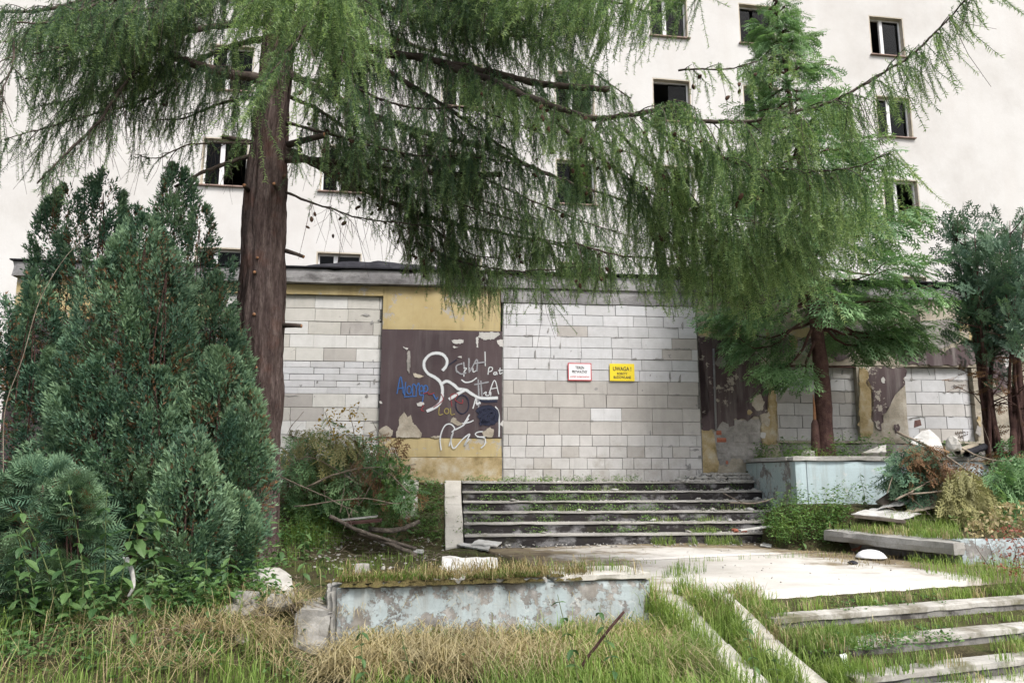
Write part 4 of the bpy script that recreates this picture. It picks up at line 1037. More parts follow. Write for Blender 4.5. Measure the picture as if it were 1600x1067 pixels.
# trunk: furrowed bark in the mesh itself
nz, na = 230, 110
zz = np.linspace(-0.6, 9.5, nz); aa = np.arange(na) * 2 * math.pi / na
Zg, Ag = np.meshgrid(zz, aa, indexing='ij')
prof = np.interp(zz, [-0.6, 0.1, 0.7, 2.2, 3.6, 4.6, 6.0, 9.5], [0.35, 0.32, 0.285, 0.275, 0.262, 0.235, 0.19, 0.10])
rg_ = np.abs(fbm(Ag * 9 / (2 * math.pi) * 2.2 + 20 + 0.8 * fbm(Zg * 1.5, Ag * 2), Zg * 1.1, 4) - 0.5) * 2
pl_ = fbm(np.cos(Ag) * 6 + 30, Zg * 4 + np.sin(Ag) * 6, 3)
Rg = prof[:, None] * (1 + 0.05 * (fbm(np.cos(Ag) * 1.5 + 9, Zg * .7 + np.sin(Ag) * 1.5) - .5) * 2) + 0.045 * np.minimum(rg_ * 2.2, 1) - 0.012 + 0.014 * (pl_ - .5)
Xg = Rg * np.cos(Ag) + 0.03 * np.sin(Zg * 1.1)[:, :]; Yg = Rg * np.sin(Ag)
i, j = np.meshgrid(np.arange(nz - 1), np.arange(na), indexing='ij'); j2 = (j + 1) % na
trunk = mesh_np('trunk', np.stack([Xg, Yg, Zg], -1).reshape(-1, 3), np.stack([i * na + j, i * na + j2, (i + 1) * na + j2, (i + 1) * na + j], -1).reshape(-1, 4), M_BARK, larch, smooth=True)
def stub(u, v, length, r, out=None):
    p = P(u, v, TY - 0.27) - np.array((TX, TY, 0.85))
    d = np.array((0, -1.0, 0.1)) if out is None else np.array(out, float)
    d /= np.linalg.norm(d); p = p if out is None else np.array((p[0], 0.0, p[2]))
    r *= .75
    V, Fc = tube_arr([p - d * 0.08, p + d * length * .5 + np.array((0, 0, .004)), p + d * length], [r * 1.35, r * 1.05, r], 10)
    o = mesh_np('branch_stub', V, Fc, M_BOUGH, trunk, smooth=True)
    e = p + d * (length + 0.003); V, Fc = tube_arr([e - d * .002, e + d * 0.002], [r * .93, r * .9], 10)
    mesh_np('cut_face', V, Fc, M_CUT, trunk)
for a in ((399, 493, .05, .03), (402, 575, .03, .022), (430, 290, .05, .03), (384, 293, .06, .032), (400, 428, .06, .03), (404, 405, .05, .025), (467, 231, .04, .028), (400, 660, .03, .02)): stub(*a)
stub(384, 506, 0.12, .03, (-1, -.25, .05)); stub(442, 502, .17, .034, (1, -.25, -.08)); stub(440, 213, .62, .05, (1, -.5, .02)); stub(393, 212, .45, .04, (-1, -.5, .05)); stub(445, 385, .2, .03, (1, -.3, -.4))

cone_me = None
def make_cone():
    V, Fc = [], []
    prof_ = [(0, .002), (.004, .008), (.012, .0125), (.021, .0125), (.029, .009), (.034, .003)]
    for z, r in prof_:
        for t in range(7): 
            rr = r * (1.12 if t % 2 else .9); V.append((math.cos(t * 2 * math.pi / 7) * rr, math.sin(t * 2 * math.pi / 7) * rr, -z * 1.25))
    for a in range(len(prof_) - 1):
        for t in range(7):
            p, q = a * 7 + t, a * 7 + (t + 1) % 7; Fc += [(p, q, q + 7), (p, q + 7, p + 7)]
    me = bpy.data.meshes.new('cone'); me.from_pydata(V, [], Fc); me.update(); me.materials.append(M_CONE); return me
M_CONE = mottled('larch_cone', (0.035, 0.02, 0.014), (0.075, 0.042, 0.028), (0.15, 0.085, 0.05), 60, 200, 0.6)
cone_me = make_cone()
N_CONES = 0
BASE = np.array((TX, TY, 0.85))
def bough(pts, r0=0.05, r1=0.008, sub=0.6, tw=(0.25, 0.4, 0.6), dens=1.0, start=0.12, mat=None, tint=0.5, lean=(0, 0, 0), bare=0.2, cones=9, gap=0.15, label=None, hang=1.0, seed=1, up=0.0, spread=1.0):
    """one bough: wood, side shoots, and weeping twigs hung along them"""
    global N_CONES
    rg = np.random.default_rng(seed * 13 + 5)
    mat = mat or L_LARCH
    C = catmull([P(*p) for p in pts], 10)
    C = C + np.cumsum(rg.normal(0, 0.006, C.shape), axis=0) * 0.8
    Ls = np.r_[0, np.cumsum(np.linalg.norm(np.diff(C, axis=0), axis=1))]; Lt = Ls[-1]
    wood = Acc()
    rr = r0 + (r1 - r0) * (Ls / Lt) ** 0.8
    V, Fc = tube_arr(C - BASE, rr * (1 + 0.12 * rg.normal(0, 1, len(rr)).clip(-1, 1)), 8); wood.add(V, Fc)
    fol = Acc(); cpos = []
    def at(s_): return np.array([np.interp(s_, Ls, C[:, k]) for k in range(3)])
    lean = np.array(lean, float)
    P_, D_, S_, T_, K_ = [], [], [], [], []
    def hangtw(p, dl, n=1, f=1.0):
        for _ in range(n):
            d = np.array((0, 0, -1.0)) + dl * rg.uniform(.1, .55) + lean + rg.normal(0, .16, 3)
            P_.append(p + rg.normal(0, .012, 3)); D_.append(d); T_.append(tint + rg.normal(0, .17)); K_.append(-1 if rg.random() < bare else rg.integers(0, len(tw))); S_.append(rg.uniform(.8, 1.2) * f)
    s_ = Lt * start; side = 1
    while s_ < Lt:
        p = at(s_); tdir = nrm(at(min(s_ + .1, Lt)) - at(max(s_ - .1, 0)))
        lat = nrm(np.cross(tdir, (0, 0, 1.0))) * side * spread
        fr = s_ / Lt
        ln = sub * rg.uniform(.55, 1.15) * (1.0 if fr < .7 else max(.25, (1 - fr) / .3))
        d0 = nrm(lat + tdir * rg.uniform(.5, .9) + np.array((0, 0, rg.uniform(-.15, .2) + up)))
        n = max(3, int(ln / .07)); q = [p]; d = d0.copy()
        for _ in range(n):
            d = nrm(d + np.array((0, 0, -.13 * hang)) + lean * .06 + rg.normal(0, .07, 3)); q.append(q[-1] + d * ln / n)
        q = np.array(q)
        V, Fc = tube_arr(q - BASE, np.linspace(.008, .0025, len(q)), 3, False); wood.add(V, Fc)
        for k in range(1, len(q)):
            dl = nrm(q[k] - q[k - 1])
            for _ in range(rg.poisson(2.6 * dens)): hangtw(q[k] + (q[k - 1] - q[k]) * rg.random(), dl + np.cross(dl, (0, 0, 1)) * rg.normal(0, 1.0), 1, 1.0 if k < len(q) - 2 else .8)
            if rg.random() < .1: cpos.append(q[k])
        hangtw(q[-1], d, 1, .8)
        if rg.random() < .8 * dens: hangtw(p, lat, 1)
        s_ += gap * .9 * rg.uniform(.6, 1.4); side = -side
    P_, D_, S_, T_, K_ = map(np.array, (P_, D_, S_, T_, K_))
    zc = P_[:, 1] * math.cos(PITCH) + (P_[:, 2] - E) * math.sin(PITCH); uu = CX + F * P_[:, 0] / zc; vv = CY - F * ((P_[:, 2] - E) * math.cos(PITCH) - P_[:, 1] * math.sin(PITCH)) / zc
    inv = (uu > -90) & (uu < 1690) & (vv > -110); P_, D_, S_, T_, K_ = P_[inv], D_[inv], S_[inv], T_[inv], K_[inv]
    for k, L in enumerate(tw):
        m = K_ == k
        scatter(fol, TW[L], P_[m] - BASE, D_[m], S_[m], T_[m], rg=rg)
    m = K_ == -1
    if m.any(): cpos = cpos[:max(2, len(cpos) // 3)] + list((P_[m] + nrm(D_[m]) * (S_[m] * rg.uniform(.12, .38, m.sum()))[:, None]))[:cones]
    if m.any(): scatter(wood, TWB, P_[m] - BASE, D_[m], S_[m], 0.0, rg=rg)
    # short tufts sitting straight on the bough
    ns = int(Lt * 14 * dens); sp = rg.uniform(Lt * start, Lt, ns)
    Pt = np.array([at(x) for x in sp]); Dt = rg.normal(0, 1, (ns, 3)); Dt[:, 2] = np.abs(Dt[:, 2]) * .5
    scatter(fol, TW[0.12], Pt - BASE, Dt, .8, tint + rg.normal(0, .1, ns), rg=rg)
    b = wood.build('bough', M_BOUGH, larch, True)
    f = fol.build('foliage', mat, b); f['kind'] = 'stuff'
    rg.shuffle(cpos); cpos = list(cpos)[:cones + 2]
    for p in cpos:
        for _ in range(1):
            if N_CONES >= 296: break
            c = link(bpy.data.objects.new('cone', cone_me), b); c.location = tuple(p - BASE + rg.normal(0, .01, 3) - np.array((0, .02, .01))); c.rotation_euler = tuple(rg.normal(0, .6, 3)); c.scale = (rg.uniform(1.3, 1.9),) * 3; N_CONES += 1
    return b
t_ = TY
SH, MD, LG = (0.12, 0.25), (0.25, 0.4), (0.4, 0.6)
# right-hand boughs
bough([(440, 250, t_), (520, 256, 9.4), (611, 266, 9.2), (700, 270, 9.1), (788, 269, 9.0)], .055, .035, .5, MD, .55, .2, seed=1, cones=4, bare=.4, tint=.4)
bough([(445, 242, t_), (530, 262, 9.9), (640, 292, 10.3), (757, 306, 10.6)], .055, .03, .55, MD, .6, .2, seed=2, cones=4, bare=.35, tint=.42)
bough([(445, 232, t_), (530, 280, 9.8), (640, 330, 10.1), (740, 357, 10.4), (840, 374, 10.7), (905, 395, 10.9)], .05, .012, .7, (0.4, 0.6, 0.6), .75, .3, seed=3, tint=.55, cones=13, bare=.15)
bough([(440, 110, t_), (520, 152, 9.5), (590, 183, 9.6), (690, 215, 9.8), (766, 236, 10.0), (880, 283, 10.2), (970, 312, 10.4), (1070, 346, 10.5)], .06, .01, .75, (0.25, 0.4, 0.6), .85, .15, seed=4, cones=16, tint=.46)
bough([(440, 50, t_), (530, 76, 9.2), (590, 102, 9.1), (670, 147, 9.0), (775, 222, 9.0), (830, 262, 9.0)], .06, .012, .6, MD, .75, .15, seed=5, cones=10, tint=.42, bare=.2)
bough([(440, 30, t_), (530, 64, 9.3), (614, 82, 9.1), (700, 101, 8.9), (800, 122, 8.7), (870, 133, 8.6), (952, 139, 8.5)], .075, .035, .75, MD, .7, .12, seed=6, cones=10, tint=.40, bare=.15)
bough([(690, 100, 8.9), (760, 122, 8.6), (830, 152, 8.2), (920, 186, 7.9), (1000, 180, 7.7), (1060, 166, 7.6), (1100, 190, 7.5), (1195, 193, 7.3), (1262, 179, 7.2), (1330, 155, 7.1), (1380, 125, 7.0), (1431, 91, 6.9), (1472, 51, 6.8), (1515, 3, 6.7), (1540, -30, 6.6)], .05, .006, .75, (0.25, 0.4, 0.6), .8, .05, L_LARCHB, .5, seed=7, cones=25, bare=.08, gap=.12)
bough([(1000, 182, 7.7), (1075, 225, 7.7), (1160, 262, 7.6), (1240, 272, 7.5), (1330, 262, 7.4), (1400, 235, 7.3)], .02, .005, .8, (0.4, 0.6, 0.85), .8, .05, L_LARCHB, .5, seed=8, cones=16, bare=.05, gap=.11)
bough([(960, 200, 8.0), (1020, 260, 8.2), (1090, 320, 8.3), (1180, 350, 8.3), (1270, 350, 8.2), (1340, 335, 8.1)], .02, .005, .75, (0.4, 0.6, 0.85), .75, .1, L_LARCHB, .55, seed=9, cones=10, bare=.05, gap=.12)
bough([(870, 190, 8.1), (930, 245, 8.4), (990, 290, 8.6), (1060, 330, 8.7), (1130, 372, 8.8), (1190, 395, 8.8)], .022, .006, .7, (0.4, 0.6, 0.6), .9, .1, L_LARCH, .55, seed=10, cones=10, gap=.13)
bough([(440, -40, t_), (560, 0, 9.2), (665, 33, 9.0), (760, 54, 8.8), (840, 66, 8.7), (930, 60, 8.6)], .06, .012, .7, MD, .8, .1, seed=11, cones=7, tint=.4)
bough([(440, -120, t_), (600, -80, 9.0), (760, -40, 8.6), (900, -10, 8.3), (1010, 20, 8.0)], .06, .01, .8, (0.4, 0.6), .8, .15, seed=12, cones=7, tint=.42, lean=(-.25, 0, 0))
bough([(620, -140, 8.6), (800, -90, 7.9), (940, -45, 7.3), (1050, -25, 7.0), (1100, -30, 6.9)], .04, .008, .75, (0.4, 0.6, 0.85), .95, .2, L_LARCHB, .42, lean=(-.55, 0, 0), seed=13, cones=4, bare=.06)
bough([(1060, 110, 8.0), (1120, 105, 7.9), (1180, 95, 7.8), (1235, 78, 7.8)], .012, .004, .3, MD, .7, .05, L_LARCHB, .5, seed=14, cones=7, gap=.16)
bough([(445, 300, t_), (530, 330, 9.3), (600, 345, 9.2), (690, 352, 9.2)], .018, .005, .45, SH, .35, .2, seed=15, cones=4, bare=.7, tint=.5)
bough([(520, 10, 10.2), (620, 60, 10.4), (720, 95, 10.6), (830, 150, 10.8), (930, 215, 11.0), (1010, 250, 11.1)], .035, .008, .8, (0.25, 0.4, 0.6), 1.0, .05, seed=31, cones=6, tint=.45)
bough([(560, -60, 9.8), (680, -10, 9.6), (800, 20, 9.5), (900, 90, 9.4), (990, 150, 9.4)], .035, .008, .8, (0.25, 0.4, 0.6), 1.0, .05, seed=32, cones=6, tint=.42)
bough([(430, 140, 9.5), (490, 170, 9.9), (560, 215, 10.4), (660, 262, 10.7), (760, 320, 11.0), (850, 345, 11.2)], .03, .008, .7, (0.25, 0.4, 0.6), .8, .1, seed=33, cones=6, tint=.48, bare=.25)
bough([(640, 210, 9.8), (730, 265, 9.8), (820, 305, 9.8), (920, 345, 9.8), (1010, 372, 9.8)], .02, .006, .7, (0.4, 0.6), .9, .05, seed=34, cones=6, tint=.52)
bough([(640, 335, 10.2), (690, 365, 10.0), (730, 395, 9.9), (780, 402, 9.8)], .015, .006, .6, (0.4, 0.6), .9, .05, seed=35, cones=6, tint=.6)
bough([(800, 360, 10.6), (850, 372, 10.3), (905, 380, 10.1), (960, 385, 10.0)], .015, .006, .6, (0.4, 0.6, .6), .9, .05, L_LARCHB, seed=36, cones=6, tint=.5)
bough([(1010, 340, 8.8), (1060, 372, 8.6), (1120, 380, 8.5), (1190, 385, 8.4), (1250, 372, 8.3)], .015, .006, .7, (0.4, 0.6, 0.6), 1.0, .05, L_LARCHB, seed=37, cones=6, tint=.5)
bough([(428, -110, 9.3), (300, -60, 9.6), (200, -10, 9.9), (110, 40, 10.2), (20, 70, 10.4)], .05, .01, .8, (0.4, 0.6), 1.0, .1, seed=38, cones=6, tint=.38)
bough([(350, -60, 8.6), (270, 5, 8.2), (200, 20, 7.9), (120, 60, 7.6), (50, 80, 7.5)], .035, .008, .75, (0.4, 0.6), 1.0, .05, seed=39, cones=9, tint=.42)
bough([(500, -90, 9.2), (600, -40, 8.9), (700, 0, 8.7), (780, 30, 8.6)], .035, .008, .7, (0.4, 0.6), .9, .1, seed=40, cones=4, tint=.42)
bough([(445, 190, 9.5), (540, 215, 9.2), (640, 240, 9.0), (740, 245, 8.9), (830, 262, 8.8)], .025, .006, .75, (0.4, 0.6), .9, .1, seed=51, cones=6, tint=.46)
bough([(450, 120, 9.4), (540, 130, 9.0), (640, 160, 8.8), (740, 165, 8.6), (850, 205, 8.5)], .025, .006, .75, (0.4, 0.6), .9, .1, seed=52, cones=6, tint=.44)
bough([(560, 270, 10.0), (650, 300, 9.9), (740, 330, 9.8), (830, 350, 9.8)], .02, .006, .7, (0.4, 0.6), .9, .05, seed=53, cones=6, tint=.52)
bough([(650, 380, 10.0), (710, 405, 9.9), (770, 418, 9.8), (840, 420, 9.8), (900, 415, 9.8)], .014, .005, .55, (0.4, 0.6), .9, .0, L_LARCHB, seed=54, cones=5, tint=.5)
bough([(900, 380, 9.6), (970, 400, 9.4), (1050, 410, 9.2), (1130, 415, 9.0)], .014, .005, .55, (0.4, 0.6), .8, .0, L_LARCHB, seed=55, cones=5, tint=.5)
bough([(300, 110, 9.5), (230, 150, 9.3), (150, 175, 9.2), (70, 200, 9.1), (10, 215, 9.0)], .02, .006, .65, (0.25, 0.4, 0.6), .7, .05, seed=56, cones=8, tint=.46, bare=.35)
# near curtain in front of the trunk
bough([(440, -160, 9.0), (455, -110, 8.0), (470, -70, 7.0), (500, -45, 6.4), (520, -40, 6.0)], .05, .01, .85, (0.6, 0.85, 0.85), 1.0, .25, L_LARCHB, .5, lean=(-.08, 0, 0), seed=16, cones=4, bare=.15, spread=1.1)
bough([(430, -150, 9.0), (405, -90, 7.6), (430, -60, 6.8), (450, -40, 6.3)], .04, .01, .6, (0.4, 0.6, 0.85), .7, .3, L_LARCHB, .5, lean=(-.38, 0, 0), seed=17, cones=4, bare=.25)
bough([(520, -90, 7.5), (500, -20, 6.7), (470, 40, 6.3), (430, 85, 6.15), (400, 110, 6.1)], .02, .006, .55, (0.4, 0.6, 0.85), .8, .2, L_LARCHB, .5, lean=(-.22, 0, 0), seed=41, cones=4, bare=.2)
bough([(540, -60, 7.5), (550, 0, 6.9), (540, 60, 6.6), (530, 100, 6.5)], .02, .006, .5, (0.4, 0.6, 0.85), .7, .2, L_LARCHB, .5, lean=(-.08, 0, 0), seed=42, cones=4, bare=.2)
bough([(560, -30, 9.0), (640, -5, 8.8), (740, 10, 8.6), (850, 15, 8.5), (960, -5, 8.3)], .03, .008, .7, (0.4, 0.6), .9, .05, seed=43, cones=4, tint=.4, lean=(-.15, 0, 0))
bough([(330, -40, 8.4), (260, -10, 8.0), (170, 0, 7.6), (90, 30, 7.4), (30, 35, 7.3)], .03, .008, .75, (0.4, 0.6), .9, .05, seed=44, cones=6, tint=.42)
# left-hand boughs
bough([(428, 130, t_), (330, 112, 9.2), (286, 100, 9.0), (236, 78, 8.8), (182, 52, 8.5), (128, 15, 8.2), (80, -20, 8.0)], .085, .02, .8, (0.25, 0.4, 0.6), .95, .12, seed=18, cones=18, tint=.40)
bough([(428, 35, t_), (330, 42, 9.3), (256, 52, 9.0), (180, 72, 8.7), (100, 100, 8.4), (30, 120, 8.2)], .055, .012, .8, (0.4, 0.6), .95, .12, seed=19, cones=15, tint=.42, lean=(-.15, 0, 0))
bough([(420, 235, t_), (330, 265, 9.2), (272, 293, 9.0)], .04, .015, .35, SH, .45, .3, seed=20, cones=4, bare=.5)
bough([(415, 225, t_), (310, 228, 9.0), (250, 250, 8.8), (212, 243, 8.7)], .02, .005, .35, SH, .4, .15, seed=21, cones=4, bare=.5)
bough([(250, 70, 8.8), (200, 130, 8.3), (160, 190, 8.1), (115, 236, 7.9), (78, 275, 7.8), (60, 290, 7.8)], .03, .008, .55, (0.25, 0.4), .7, .05, seed=22, cones=12, bare=.35, tint=.5)
bough([(428, -60, t_), (280, -20, 8.9), (160, 0, 8.3), (60, 15, 7.9), (-30, 20, 7.7)], .06, .012, .85, (0.4, 0.6), 1.0, .1, seed=23, cones=10, tint=.38)
bough([(420, 60, t_), (330, 85, 10.0), (250, 125, 10.4), (160, 150, 10.7), (60, 170, 10.9)], .045, .01, .7, (0.25, 0.4, 0.6), .8, .15, seed=24, cones=7, tint=.42)
bough([(20, 60, 7.8), (15, 110, 7.6), (-5, 150, 7.5), (-20, 170, 7.5)], .015, .005, .5, (0.4, 0.6), .6, .05, seed=25, cones=7, bare=.5)
bough([(420, 150, t_), (340, 160, 9.7), (280, 185, 9.9), (225, 190, 10.0)], .03, .006, .5, MD, .7, .15, seed=26, cones=4, bare=.3, tint=.45)

# ================================================================== JUNIPERS (left)
def shrub(name, lobes, label, mat, n, group=None, seed=1, tmpl=None, size=1.0, upness=0.9, brown=0.12, tint=0.5):
    """a dense conifer: sprays through the outer shell of several flame-shaped lobes, bare brown stems inside"""
    rg = np.random.default_rng(seed)
    c0 = np.array(lobes[0][:2]); base = np.array((c0[0], c0[1], float(hq(*c0))))
    n = int(n * (1.75 if tmpl is None else .9))
    e = empty(name, base); tag(e, label, 'shrub', group)
    L = np.array(lobes)            # x, y, z0, height, radius, belly
    area = L[:, 3] * L[:, 4]; nc = max(12, n // 95); pc = rg.choice(len(L), nc, p=area / area.sum())
    tc_ = rg.beta(1.0, 1.25, nc); hc = rg.uniform(0, 2 * math.pi, nc); oc = rg.normal(0, .15, nc); cl_t = rg.normal(0, .13, nc)
    ci = rg.integers(0, nc, n); pick = pc[ci]; loose = rg.random(n) < .22
    f_ = rg.random(n) ** .9                                     # place along the cluster, foot to tip
    kk = (1 - f_) ** .7
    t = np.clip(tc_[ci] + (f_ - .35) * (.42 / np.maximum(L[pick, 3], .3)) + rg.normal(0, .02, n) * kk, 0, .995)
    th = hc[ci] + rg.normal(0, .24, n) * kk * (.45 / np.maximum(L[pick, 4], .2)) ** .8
    t = np.where(loose, rg.beta(1.0, 1.25, n), t); th = np.where(loose, rg.uniform(0, 2 * math.pi, n), th)
    x0, y0, z0, H, Rr, be = L[pick].T
    def prof(t, be): return np.clip(((t + 0.22) / (be + .16)) ** 0.5, 0, 1) * np.clip((1 - t) / (1 - be), 0, 1) ** 0.55
    lump = 0.72 + 0.5 * fbm(np.cos(th) * 2.2 + x0 * 3 + 40, t * H * 2.6 + np.sin(th) * 2.2 + y0, 3) + 0.22 * np.sin(th * 3 + x0 * 5 + t * 4)*0.4
    shell = np.where(loose, 1 - .5 * rg.random(n), (.84 + oc[ci] + .17 * f_) * (1 - .12 * rg.random(n)))
    r = Rr * prof(t, be) * lump * shell
    p = np.stack([x0 + r * np.cos(th), y0 + r * np.sin(th), z0 + t * H], -1)
    inside = np.zeros(n, bool)
    for k in range(len(L)):
        tk = (p[:, 2] - L[k, 2]) / L[k, 3]; ok = (tk > 0) & (tk < 1) & (pick != k)
        rk = np.hypot(p[:, 0] - L[k, 0], p[:, 1] - L[k, 1]); inside |= ok & (rk < 0.6 * L[k, 4] * prof(np.clip(tk, 0, 1), np.full(n, L[k, 5])))
    g = hq(p[:, 0], p[:, 1]); keep = ~inside & (p[:, 2] > g - 0.03)
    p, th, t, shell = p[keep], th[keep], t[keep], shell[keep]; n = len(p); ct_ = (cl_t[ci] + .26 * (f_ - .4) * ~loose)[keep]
    d = np.stack([np.cos(th) * (1 - .45 * t), np.sin(th) * (1 - .45 * t), np.full(n, upness) * (.55 + .8 * t)], -1) + rg.normal(0, .28, (n, 3))
    fol = Acc(); dead = Acc()
    dm = (shell < 0.8) & (rg.random(n) < brown * 3)
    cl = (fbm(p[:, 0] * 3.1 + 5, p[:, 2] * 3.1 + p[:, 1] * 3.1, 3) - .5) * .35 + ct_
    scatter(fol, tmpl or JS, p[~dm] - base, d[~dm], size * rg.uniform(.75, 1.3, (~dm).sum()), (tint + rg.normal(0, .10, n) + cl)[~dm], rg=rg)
    if dm.any(): scatter(dead, tmpl or JS, p[dm] - base, d[dm], size * rg.uniform(.7, 1.1, dm.sum()), .4 + rg.normal(0, .1, dm.sum()), rg=rg)
    wood = Acc()
    for (x, y, z, H_, R_, b_) in lobes:
        for _ in range(3):
            a = rg.uniform(0, 2 * math.pi); o = R_ * .35
            g_ = float(hq(x, y))
            q = [np.array((c0[0] + .1 * math.cos(a), c0[1] + .1 * math.sin(a), base[2] - .05)), np.array((x + o * math.cos(a) * .5, y + o * math.sin(a) * .5, max(z, g_) + H_ * .25)), np.array((x + o * math.cos(a) * .5, y + o * math.sin(a) * .5, z + H_ * .6)), np.array((x, y, z + H_ * .93))]
            V, Fc = tube_arr(catmull(q, 5) - base, np.linspace(.013, .004, 16), 5); wood.add(V, Fc)
    wood.build('stem', M_REDBARK, e, True)
    f = fol.build('foliage', mat, e); f['kind'] = 'stuff'
    if dm.any(): f = dead.build('dead_foliage', L_RUST, e); f['kind'] = 'stuff'
    return e
def LB(u, vb, vt, D, wpx, belly=.35):
    vb += 45
    """a lobe from its sight lines: axis u, foot vb, tip vt, distance, width"""
    b, t = P(u, vb, D), P(u, vt, D); return (b[0], D, b[2], t[2] - b[2], wpx / 2 / F * D / .97, belly)
shrub('juniper', [LB(190, 760, 352, 7.9, 215, .38), LB(235, 700, 405, 7.75, 130, .4), LB(130, 720, 420, 7.8, 110, .4)], 'dense blue green juniper bulging highest in front of the left hedge', L_JUN, 7000, seed=3)
shrub('juniper', [LB(125, 640, 275, 8.9, 150, .4), LB(70, 640, 300, 9.1, 130, .4), LB(185, 600, 330, 8.9, 100, .4)], 'dark juniper rising behind at the far left, nearest the photo edge', L_JUN, 6800, seed=4, tint=.42)
shrub('juniper', [LB(243, 640, 272, 9.0, 125, .4), LB(285, 680, 330, 9.0, 120, .4)], 'tall narrow juniper with pointed top left of the larch trunk', L_JUN, 6200, seed=5, tint=.44)
shrub('juniper', [LB(310, 790, 440, 8.6, 130, .4), LB(345, 760, 500, 8.55, 90, .4)], 'slender juniper leaning against the left side of the larch trunk', L_JUN, 4200, seed=6, tint=.47)
shrub('juniper', [LB(325, 800, 560, 7.8, 150, .42), LB(375, 795, 625, 7.8, 100, .42), LB(280, 800, 600, 7.7, 110, .4)], 'rounded juniper mound hiding the foot of the larch trunk', L_JUN, 5200, seed=7, tint=.56)
shrub('juniper', [LB(285, 885, 688, 6.9, 105, .5)], 'small egg shaped juniper in front of the others', L_JUN, 2000, seed=8, tint=.56)
shrub('juniper', [LB(170, 800, 560, 7.7, 190, .4), LB(110, 780, 600, 7.8, 140, .4), LB(225, 790, 590, 7.5, 130, .4)], 'broad lower juniper below the highest one at left', L_JUN, 5200, seed=9, tint=.45)
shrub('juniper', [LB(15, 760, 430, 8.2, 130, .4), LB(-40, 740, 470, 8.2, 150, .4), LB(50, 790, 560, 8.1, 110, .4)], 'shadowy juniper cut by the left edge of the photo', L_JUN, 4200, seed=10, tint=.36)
shrub('spreading_juniper', [LB(45, 925, 742, 6.6, 200, .5), LB(105, 900, 765, 6.5, 110, .5), LB(-30, 920, 760, 6.5, 150, .5)], 'low feathery spreading juniper at the lower left corner', L_JUN, 4200, seed=11, tmpl=FNL, size=.62, upness=.2, tint=.6, brown=.03)
shrub('juniper', [LB(365, 850, 790, 7.3, 70, .5)], 'tiny juniper tuft at the right foot of the hedge', L_JUN, 900, seed=12, tint=.5)

# ================================================================== CYPRESS IN THE PLANTER
cxp = P(1292, 706, 13.4); CB = np.array((cxp[0], 13.4, Z_PL))
cy = empty('cypress_tree', CB); tag(cy, 'bright green cypress with bare lower trunk growing in the raised planter', 'tree')
tr = catmull([np.array((0, 0, -.15)), np.array((-.02, 0, .4)), np.array((0, 0, 1.5)), np.array((-.06, 0, 3)), np.array((-.12, 0, 5.2)), np.array((-.40, 0, 8.6))], 8)
V, Fc = tube_arr(tr, np.interp(np.linspace(0, 1, len(tr)), [0, .08, .3, .6, 1], [.26, .165, .145, .1, .012]) * (1 + .05 * R.normal(0, 1, len(tr)).clip(-1, 1)), 14)
mesh_np('trunk', V, Fc, M_REDBARK, cy, smooth=True)
V, Fc = tube_arr(np.array([(-.2, -.05, -.1), (-.21, -.06, .3), (-.2, -.06, .62), (-.19, -.05, .72)]), [.085, .075, .06, .02], 9); sbk = mesh_np('branch_stub', V, Fc, M_REDBARK, cy, smooth=True)
V, Fc = tube_arr(np.array([(-.2, -.06, .6), (-.19, -.06, .9), (-.2, -.07, 1.13)]), [.03, .022, .006], 6); mesh_np('splinter', V, Fc, M_CUT, sbk, smooth=True)
def cyp_branch(z, az, ln, droop, nf, seed, tint=.5, size=1.0, dens=1.0):
    rg = np.random.default_rng(seed)
    x0 = np.array((np.interp(z, tr[:, 2], tr[:, 0]), 0, z)); o = np.array((math.cos(az), math.sin(az), 0))
    q = [x0]
    for t in np.linspace(.15, 1, 7): q.append(x0 + o * ln * t + np.array((0, 0, -droop * ln * math.sin(t * 2.2) * .55 + .12 * ln * t * t)) + rg.normal(0, .03, 3))
    q = np.array(q); w = Acc(); f = Acc()
    V, Fc = tube_arr(q, np.linspace(.03, .006, len(q)), 5); w.add(V, Fc)
    n = int(nf * dens); tt = rg.uniform(.22, 1.0, n) ** .8
    idx = tt * (len(q) - 1); k = np.minimum(idx.astype(int), len(q) - 2); p = q[k] + (q[k + 1] - q[k]) * (idx - k)[:, None]
    lat = np.cross(o, (0, 0, 1.0)); sd = rg.choice((-1, 1), n)
    spread = (rg.uniform(0, .5, n) * ln * .42 * (1.15 - tt))
    p = p + lat * (sd * spread)[:, None] + np.stack([np.zeros(n), np.zeros(n), -.25 * spread + rg.normal(0, .06, n)], -1)
    d = o * .8 + lat * (sd * rg.uniform(.2, 1.0, n))[:, None] + np.stack([rg.normal(0, .2, n), rg.normal(0, .2, n), rg.uniform(-.75, .25, n)], -1)
    scatter(f, FN, p, d, size * rg.uniform(.7, 1.25, n), tint + rg.normal(0, .13, n), roll=rg.normal(0, .45, n), rg=rg)
    b = w.build('branch', M_REDBARK, cy, True); g = f.build('foliage', L_CYP, b); g['kind'] = 'stuff'
for i in range(74):
    fr = i / 74; z = 2.35 + 6.0 * fr ** 0.95
    rmax = np.interp(z, [2.3, 2.9, 4.0, 5.2, 6.5, 7.6, 8.5], [1.9, 2.2, 2.05, 1.6, .95, .6, .22])
    az = i * 2.399963 + random.uniform(-.3, .3)
    cyp_branch(z, az, rmax * random.uniform(.75, 1.12), random.uniform(.2, .5) * (1 - .5 * fr), 31 if fr < .6 else 22, 500 + i, .46 + .12 * fr, 1.15 if fr < .6 else .85)
